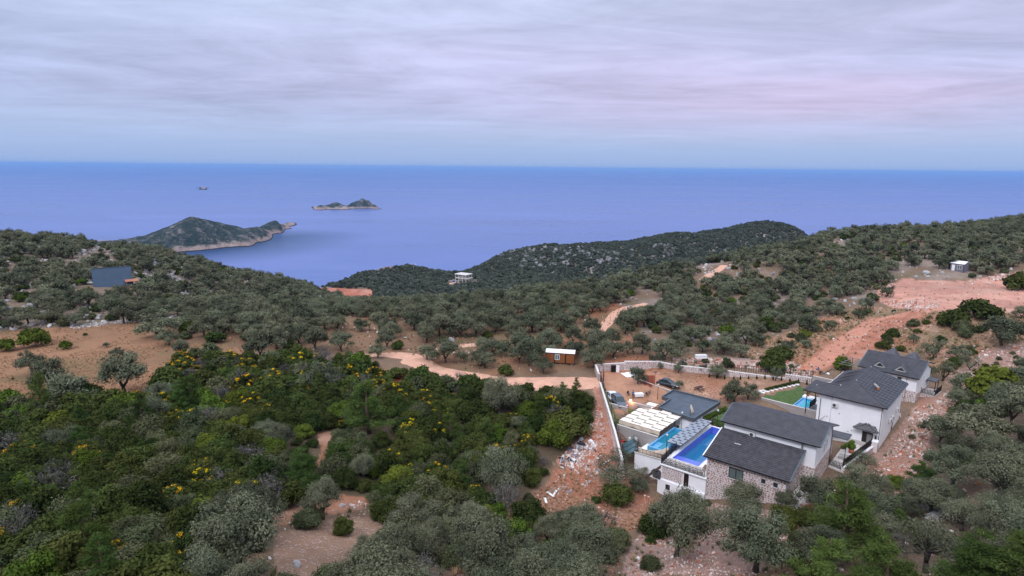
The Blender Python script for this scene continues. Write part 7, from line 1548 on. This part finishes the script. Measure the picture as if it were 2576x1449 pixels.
# drop those inside keep-outs or inside something already planted
cx = np.array([c[:2] for c in cand]); ok = np.ones(len(cand), bool)
for poly in KEEP:
    ok &= ~inpoly(cx[:, 0], cx[:, 1], poly)
PL = np.array(placed); rad = np.array([RBASE[c[3]] * c[2] for c in cand])
for i in range(0, len(cand), 1500):
    d = np.hypot(cx[i:i + 1500, None, 0] - PL[None, :, 0], cx[i:i + 1500, None, 1] - PL[None, :, 1])
    ok[i:i + 1500] &= ~(d < (PL[None, :, 2] * .75 + rad[i:i + 1500, None] * .45)).any(1)
cand = [c for c, o in zip(cand, ok) if o]
cand.sort(key=lambda c: -RBASE[c[3]] * c[2] / math.hypot(c[0], c[1]))
WHERE = [   # names of places in the picture: (polygon, words)
 ([(-200, 590), (230, 600), (230, 740), (-200, 760)], 'left of the blue A-frame roof'),
 ([(230, 600), (560, 640), (560, 760), (230, 740)], 'right of the blue A-frame roof'),
 ([(560, 660), (900, 730), (900, 790), (560, 770)], 'on the left ridge by the bay'),
 ([(-200, 740), (500, 740), (420, 840), (-200, 860)], 'between A-frame and tan field'),
 ([(420, 760), (880, 770), (880, 920), (420, 930)], 'in the grove beyond the tan field'),
 ([(880, 750), (1250, 740), (1250, 880), (880, 880)], 'in the grove behind the road loop'),
 ([(1250, 700), (1560, 700), (1520, 900), (1250, 900)], 'in the grove behind the brown cabin'),
 ([(880, 870), (1520, 870), (1520, 960), (880, 960)], 'beside the pale road loop'),
 ([(1500, 600), (1800, 600), (1800, 770), (1500, 780)], 'left of the upper road'),
 ([(1500, 760), (1850, 760), (1850, 925), (1500, 925)], 'above the walled orchard'),
 ([(1800, 560), (2150, 560), (2150, 760), (1800, 760)], 'below the dip in the skyline'),
 ([(2150, 540), (2750, 530), (2750, 680), (2150, 690)], 'on the hill behind the grey shed'),
 ([(1850, 680), (2260, 680), (2260, 950), (1850, 950)], 'left of the cleared pad'),
 ([(2200, 680), (2750, 680), (2750, 980), (2200, 980)], 'below the cleared pad'),
 ([(-200, 960), (420, 960), (420, 1110), (-200, 1110)], 'just below the tan field'),
 ([(-200, 1110), (420, 1110), (420, 1290), (-200, 1290)], 'in the middle left thicket'),
 ([(-200, 1290), (480, 1290), (480, 1700), (-200, 1700)], 'in the bottom left thicket'),
 ([(420, 880), (800, 880), (800, 1040), (420, 1040)], 'in the thicket below the grove'),
 ([(800, 900), (1200, 900), (1200, 1060), (800, 1060)], 'in the thicket below the road'),
 ([(420, 1040), (820, 1040), (820, 1290), (420, 1290)], 'left of the small thicket path'),
 ([(820, 1060), (1250, 1060), (1250, 1330), (820, 1330)], 'right of the small thicket path'),
 ([(1200, 940), (1560, 940), (1560, 1330), (1200, 1330)], 'in the thicket beside the scree'),
 ([(420, 1290), (900, 1290), (900, 1700), (420, 1700)], 'around the broad bottom olive'),
 ([(900, 1290), (1420, 1290), (1420, 1700), (900, 1700)], 'on the bottom centre ground'),
 ([(1420, 1180), (2010, 1180), (2010, 1700), (1420, 1700)], 'on rubble below the stone villa'),
 ([(2010, 1180), (2300, 1150), (2300, 1700), (2010, 1700)], 'right of the stone villa'),
 ([(2250, 960), (2800, 960), (2800, 1250), (2250, 1250)], 'right of the white villas'),
 ([(2250, 1250), (2800, 1250), (2800, 1700), (2250, 1700)], 'in the bottom right wood'),
]
LOOK = dict(olive=('small olive tree', 'rounded olive tree', 'broad olive tree'), openolive=('small sparse olive tree', 'sparse olive tree', 'broad sparse olive tree'),
 oak=('low dark bush', 'rounded dark bush', 'large dark bush'), sage=('low grey-green bush', 'rounded grey-green bush', 'large grey-green bush'), lime=('low bright bush', 'bright green bush', 'large bright bush'),
 broom=('small flowering broom', 'yellow flowering broom', 'large flowering broom'), pine=('small pine', 'young pine', 'tall pine'), bare=('small leafless bush', 'leafless grey bush', 'large leafless bush'), scrub=('low dark bush', 'dark bush', 'large dark bush'))
ORD = 'first second third fourth fifth sixth seventh eighth ninth tenth eleventh twelfth thirteenth fourteenth fifteenth sixteenth seventeenth eighteenth nineteenth twentieth'.split()
pxs = np.array([c[5] for c in cand]); pys = np.array([c[6] for c in cand]); wi = np.full(len(cand), -1)
for k in range(len(WHERE) - 1, -1, -1): wi[inpoly(pxs, pys, WHERE[k][0])] = k
cnt = {}; CAP = dict(olive_tree=230, evergreen_bush=270, grey_green_bush=270, bright_green_bush=200, broom_bush=200, pine_tree=120, dry_bush=150)
rest = {}
inview = [(-60 < c[5] < PW + 60 and c[6] < PH + 90) for c in cand]
sel = []
for i, c in enumerate(cand):
    x, y, s, k, zn, px, py = c; nm = NAMES[k]
    if k == 'scrub' or not inview[i] or cnt.get(nm, 0) >= CAP[nm]: rest.setdefault(k, []).append(c); continue
    cnt[nm] = cnt.get(nm, 0) + 1
    lo, hi = ZN[zn][1]; q = (s - lo) / (hi - lo + 1e-6); wn = WHERE[wi[i]][1] if wi[i] >= 0 else 'on the open slope'
    sel.append([c, LOOK[k][0 if q < .33 else (1 if q < .72 else 2)], wn])
same = {}
for e_ in sel: same.setdefault((e_[1], e_[2]), []).append(e_)
for (lk, wn), L_ in same.items():
    if len(L_) == 1: L_[0].append(lk + ' ' + wn); continue
    L_.sort(key=lambda e_: e_[0][6]); nr_ = 1 if len(L_) < 5 else (2 if len(L_) < 11 else 3); names_ = {1: [''], 2: [' upper row,', ' lower row,'], 3: [' upper row,', ' middle row,', ' lower row,']}[nr_]
    for q in range(nr_):
        row_ = L_[q * len(L_) // nr_:(q + 1) * len(L_) // nr_]; row_.sort(key=lambda e_: e_[0][5])
        for j, e_ in enumerate(row_): e_.append(lk + ' ' + wn + ',' + names_[q] + ' ' + ((ORD[min(j, 19)] + ' from left') if j else 'leftmost'))
for c, lk, wn, lb in sel: plant(c[3], c[0], c[1], c[2], lb, group=('bushes ' if CATS[c[3]].endswith('bush') else CATS[c[3]] + 's ') + wn)
print('individual plants', cnt, 'rest', {k: len(v) for k, v in rest.items()}, 'brooms', sum(1 for c in cand if c[3] == 'broom'))

# --- everything smaller or farther: one scattering object per kind
def scatter(name, pts, rots, scls, idxs, meshes, label, cat, base_mat=None):
    """one object whose points carry copies of MESHES (list of lists of meshes)"""
    c = bpy.data.collections.new('source_' + name)
    for i, ms in enumerate(meshes):
        sub = bpy.data.collections.new('source_%s_%02d' % (name, i))
        for me in ms: o = bpy.data.objects.new('source_' + name, me); sub.objects.link(o)
        c.children.link(sub)
    me = bpy.data.meshes.new(name); me.vertices.add(len(pts)); me.vertices.foreach_set('co', np.asarray(pts, np.float32).ravel())
    for nm, tp, dat in (('rot', 'FLOAT_VECTOR', rots), ('scl', 'FLOAT_VECTOR', scls)):
        a = me.attributes.new(nm, tp, 'POINT'); a.data.foreach_set('vector', np.asarray(dat, np.float32).ravel())
    a = me.attributes.new('idx', 'INT', 'POINT'); a.data.foreach_set('value', np.asarray(idxs, np.int32))
    o = link_mesh(name, me)
    ng = bpy.data.node_groups.new('scatter_' + name, 'GeometryNodeTree'); N = ng.nodes; L = ng.links
    ng.interface.new_socket('Geometry', in_out='INPUT', socket_type='NodeSocketGeometry'); ng.interface.new_socket('Geometry', in_out='OUTPUT', socket_type='NodeSocketGeometry')
    gi = N.new('NodeGroupInput'); go = N.new('NodeGroupOutput'); ci = N.new('GeometryNodeCollectionInfo'); ci.inputs['Collection'].default_value = c
    ci.inputs['Separate Children'].default_value = True; ci.inputs['Reset Children'].default_value = True
    io = N.new('GeometryNodeInstanceOnPoints'); io.inputs['Pick Instance'].default_value = True
    def at(nm, tp):
        n = N.new('GeometryNodeInputNamedAttribute'); n.data_type = tp; n.inputs['Name'].default_value = nm; return n.outputs['Attribute']
    L.new(gi.outputs[0], io.inputs['Points']); L.new(ci.outputs[0], io.inputs['Instance']); L.new(at('idx', 'INT'), io.inputs['Instance Index'])
    L.new(at('scl', 'FLOAT_VECTOR'), io.inputs['Scale'])
    er = N.new('FunctionNodeEulerToRotation'); L.new(at('rot', 'FLOAT_VECTOR'), er.inputs[0]); L.new(er.outputs[0], io.inputs['Rotation'])
    L.new(io.outputs[0], go.inputs[0]); md = o.modifiers.new('scatter', 'NODES'); md.node_group = ng
    return tag(o, label, cat, kind='stuff')
SCAT = dict(olive=('olive_grove', 'mass of smaller and farther olive trees covering the valley and the hills', 'olive grove'), openolive=('thin_olive_trees', 'farther thin crowned olive trees scattered among the others', 'olive grove'),
 oak=('evergreen_scrub', 'smaller and farther dark green bushes filling the slopes', 'scrub'), sage=('grey_green_scrub', 'smaller and farther grey-green bushes filling the slopes', 'scrub'), lime=('bright_green_scrub', 'smaller bright green bushes scattered on the slopes', 'scrub'),
 broom=('broom_scrub', 'farther broom bushes with yellow flowers', 'scrub'), pine=('young_pine_wood', 'farther young pines scattered in the thicket', 'wood'), bare=('dry_scrub', 'farther leafless grey bushes', 'scrub'),
 scrub=('headland_scrub', 'dark scrub covering the far headland ridge above the sea', 'scrub'))
for k, L_ in rest.items():
    X = np.array([c[0] for c in L_]); Y = np.array([c[1] for c in L_]); SS = np.array([c[2] for c in L_]); r = np.hypot(X, Y)
    Z = GR.h(X, Y); lod = np.where(r < 112, 0, np.where(r < 225, 1, 2)); ms = []; off = []
    for l in range(3): off.append(len(ms)); ms += [list(p.values()) for p in PR[k][l]]
    nn = np.array([len(PR[k][l]) for l in range(3)]); idx = np.array(off)[lod] + (rng.random(len(X)) * nn[lod]).astype(int)
    nm, lb, ct = SCAT[k]
    scatter(nm, np.c_[X, Y, Z], np.c_[np.zeros(len(X)), np.zeros(len(X)), rng.random(len(X)) * 6.28], np.c_[SS, SS, SS * rng.uniform(.85, 1.1, len(X))], idx, ms, lb, ct)
def smallrocks(mat, s0): return [rock_mesh(s0 + i, mat, 1) for i in range(4)]
def rmat(name, c): return simple(name, c, .93, .25, 3, bump=.3)
SR = [rock_mesh(60, rmat('stone_pink', (.44, .27, .22)), 1), rock_mesh(61, rmat('stone_pale', (.56, .47, .43)), 1), rock_mesh(62, rmat('stone_tan', (.50, .38, .33)), 1), rock_mesh(63, rmat('stone_red', (.38, .14, .08)), 1), rock_mesh(64, rmat('stone_white', (.62, .57, .55)), 1)]
GRK = [rock_mesh(70, rmat('stone_grey', (.34, .32, .32)), 1), rock_mesh(71, rmat('stone_lightgrey', (.46, .44, .43)), 1), rock_mesh(72, rmat('stone_darkgrey', (.22, .21, .215)), 1)]
rubble('rubble', [('scree', .40, .10, .42, 1, None), ('clearing', .75, .06, .22, 2, None), ('debris_slope', .46, .06, .26, 3, None), ('vslope', .44, .08, .36, 4, None)], 'pink and white stone rubble spread below and beside the houses', SR)
rubble('rubble_heap', [('rightrubble', .5, .12, .45, 5, None), ('pad', .6, .15, .5, 6, [(2205, 755), (2240, 770), (2330, 784), (2370, 776), (2360, 762), (2260, 752), (2215, 735)]), ('pad', .6, .15, .55, 7, [(2440, 704), (2576, 682), (2650, 676), (2650, 694), (2480, 712), (2440, 716)]), ('x', .9, .15, .5, 8, [(2195, 705), (2260, 698), (2320, 708), (2260, 722), (2200, 728)]), ('wall_rubble', .8, .12, .45, 9, None), ('rightbare', 1.5, .08, .40, 10, None), ('track', 1.6, .08, .35, 51, None), ('pad', 1.9, .06, .3, 52, None)], 'pale stone heaps around the cleared pad and behind the wall', SR)
rubble('field_stones', [('orchard', 1.3, .05, .16, 11, None), ('carpark', 1.5, .05, .13, 12, None), ('grove', 3.2, .1, .5, 13, None), ('bottom', .9, .05, .25, 14, None), ('rightlow', 1.6, .08, .4, 15, None)], 'loose stones scattered on the soil between trees', SR, 'stones')
rubble('hill_rocks', [('lefthill', 2.1, .3, 1.3, 16, None), ('righthill', 3.0, .2, 1.0, 17, None)], 'grey limestone rocks showing between the bushes on the hills', GRK, 'rocks')
HR = [rock_mesh(80 + i, rmat('crag_%d' % i, c), 1) for i, c in enumerate(((.16, .155, .16), (.21, .20, .205), (.12, .115, .12)))]
rubble('headland_rocks', [('headland', 3.4, .5, 3.4, 18, [(1150, 660), (1300, 620), (1450, 590), (1700, 565), (1960, 540), (2040, 600), (1900, 625), (1700, 650), (1450, 672), (1250, 690)])], 'pale limestone outcrops on the far headland ridge', HR, 'rocks')
rubble('stone_pile', [('x', .55, .15, .5, 19, [(2308, 1262), (2345, 1262), (2395, 1272), (2390, 1300), (2350, 1320), (2315, 1300)]), ('x', .5, .12, .4, 20, [(180, 814), (275, 808), (350, 798), (350, 808), (270, 820), (180, 828)]), ('x', .5, .15, .45, 21, [(655, 790), (700, 795), (770, 812), (770, 822), (700, 812), (655, 802)]), ('x', .6, .12, .4, 22, [(1380, 1230), (1420, 1215), (1500, 1180), (1540, 1185), (1460, 1230), (1390, 1250)]), ('x', .5, .1, .35, 23, [(860, 1270), (940, 1255), (945, 1268), (870, 1285)]), ('x', .5, .1, .35, 24, [(750, 1310), (800, 1290), (860, 1282), (860, 1292), (790, 1312), (755, 1330)]), ('x', .6, .1, .35, 25, [(1130, 890), (1190, 885), (1190, 895), (1130, 900)])], 'piles and low dry walls of grey and white field stones', GRK + [SR[1]], 'stone piles')
# white and coloured waste on the scree
WM = []
for i, c in enumerate(((.72, .72, .74), (.60, .62, .68), (.16, .22, .34), (.66, .60, .58), (.05, .05, .06))):
    mb = MB(); rg = np.random.default_rng(i); n = 4; V_ = [(a * .5 - .75 + rg.normal() * .1, b * .4 - .6 + rg.normal() * .1, .25 + .22 * rg.normal()) for b in range(n) for a in range(n)]; mb.add(V_, [(b * n + a, b * n + a + 1, (b + 1) * n + a + 1, (b + 1) * n + a) for b in range(n - 1) for a in range(n - 1)]); WM.append(mb.mesh('waste', rmat('waste_%d' % i, c)))
rubble('building_waste', [('x', .55, .25, .95, 31, [(1445, 1120), (1500, 1085), (1535, 1090), (1545, 1130), (1500, 1145), (1440, 1165), (1415, 1180), (1400, 1165)]), ('x', 1.3, .3, .8, 32, [(1420, 1165), (1560, 1150), (1570, 1190), (1400, 1200)]), ('x', .9, .25, .7, 33, [(2215, 1105), (2270, 1040), (2285, 1055), (2250, 1120), (2220, 1150)]), ('x', 1.2, .3, .8, 34, [(2060, 915), (2090, 925), (2075, 945), (2040, 935)])], 'crumpled white and grey building waste dumped beside the boundary wall', WM, 'waste')
# single planks and boards
def plank_thing(px, py, L, W_, ang, mat, label, h=.08):
    p = hit(px, py)
    if p is None: return
    r = empty('loose_board', (p[0], p[1], p[2] + .1), ang, label, 'board', 'loose boards'); MB().box(-L / 2, L / 2, -W_ / 2, W_ / 2, 0, h).build('board', mat, r); MB().box(-L / 2, L / 2, -W_ / 2 - .03, -W_ / 2, -.02, h + .04).build('edge', mat, r)
for a in ((1470, 1288, 1.7, .35, .9, M['white'], 'white board lying in the clearing below the terrace'), (1372, 1262, 1.4, .3, 1.7, M['white'], 'short white board at the left end of the clearing'), (1384, 1246, 1.6, .25, 2.2, M['white'], 'white broken board above the clearing'), (1396, 1243, 1.4, .25, 1.2, M['white'], 'white board leaning on the broken one above the clearing'), (1510, 1150, 2.4, .2, 1.1, M['paleconc'], 'pale plank on the waste heap beside the boundary wall'), (1530, 1165, 2.6, .2, .8, M['white'], 'white plank across the lower end of the scree'), (2398, 1008, 2.4, .25, .5, M['paleconc'], 'pale beam lying right of the farthest villa'), (1434, 893, 1.2, .2, .6, M['white'], 'white board stuck behind the cabin roof'), (2325, 1090 + 15, 1.0, .3, 2.0, M['terracotta'], 'pink board near the corner of the middle villa')): plank_thing(*a)
# grass and weeds
def tuft(seed, mat, n=26, h=.5, sp=.35):
    mb = MB(); rg = np.random.default_rng(seed)
    for i in range(n): a = rg.random() * 6.28; b = rg.random() * sp * .4; x, y = math.cos(a) * b, math.sin(a) * b; e = np.array([x + math.cos(a) * sp * rg.random(), y + math.sin(a) * sp * rg.random(), h * (.5 + .6 * rg.random())]); w = .035; mb.add([(x - w * math.sin(a), y + w * math.cos(a), -.05), (x + w * math.sin(a), y - w * math.cos(a), -.05), tuple(e)], [(0, 1, 2)])
    return mb.mesh('tuft', mat)
M['straw'] = simple('dry_grass', (.46, .30, .17), .95, .25, 1); M['straw2'] = simple('red_dry_grass', (.38, .21, .12), .95, .25, 1); M['weedg'] = simple('green_weed', (.14, .15, .065), .95, .3, 1)
TF = [tuft(1, M['straw']), tuft(2, M['straw2']), tuft(3, M['weedg'], 30, .55, .4), tuft(4, M['straw'], 20, .35)]
def grass(name, specs, label, mix_):
    P, Rr, Sc, Ix = [], [], [], []
    for reg, sp, s0, s1, seed in specs:
        X, Y, Z, rg = points_in(reg, sp, seed); cl = fbm(X, Y, 6, 3, seed) > -.2; X, Y, Z = X[cl], Y[cl], Z[cl]; n = len(X); s = rg.uniform(s0, s1, n); P.append(np.c_[X, Y, Z]); Rr.append(np.c_[np.zeros((n, 2)), rg.random(n) * 6.28]); Sc.append(np.c_[s, s, s]); Ix.append(rg.choice(len(mix_), n, p=np.array(mix_) / sum(mix_)))
    scatter(name, np.vstack(P), np.vstack(Rr), np.vstack(Sc), np.concatenate(Ix), [[t] for t in TF], label, 'grass')
grass('dry_grass', [('field', .75, .35, .8, 41), ('orchard', .7, .3, .6, 42), ('rightbare', .95, .5, 1.2, 43), ('clearing', .8, .5, 1.2, 44)], 'short tawny dry grass covering the open ground', (.45, .35, .06, .14))
grass('green_weeds', [('grove', 1.7, .5, 1.2, 45), ('bottom', 1.1, .6, 1.4, 46), ('vslope', 1.8, .5, 1.2, 47), ('track', 2.2, .5, 1.2, 55), ('pad', 4.0, .4, .9, 56), ('rightbare', 1.5, .7, 1.7, 57), ('rightrubble', 1.6, .8, 2.0, 48), ('debris_slope', 1.3, .5, 1.2, 49)], 'thin green and brown weeds between stones and trees', (.15, .25, .5, .1))

# ------------------------------------------------------------------ haze
mb = MB(); mb.box(-84000, 84000, -3000, 66000, -40, ZC + 40); hz_ = mb.build('haze', [], None)
hm = bpy.data.materials.new('air'); hm.use_nodes = True; hm.node_tree.nodes.clear(); ho = hm.node_tree.nodes.new('ShaderNodeOutputMaterial'); hv = hm.node_tree.nodes.new('ShaderNodeVolumePrincipled')
hv.inputs['Color'].default_value = (.30, .53, 1.0, 1); hv.inputs['Density'].default_value = 3.5e-5; hm.node_tree.links.new(hv.outputs[0], ho.inputs['Volume']); hz_.data.materials.append(hm)
tag(hz_, 'thin blue haze over the sea and the far headlands', 'haze', kind='stuff')
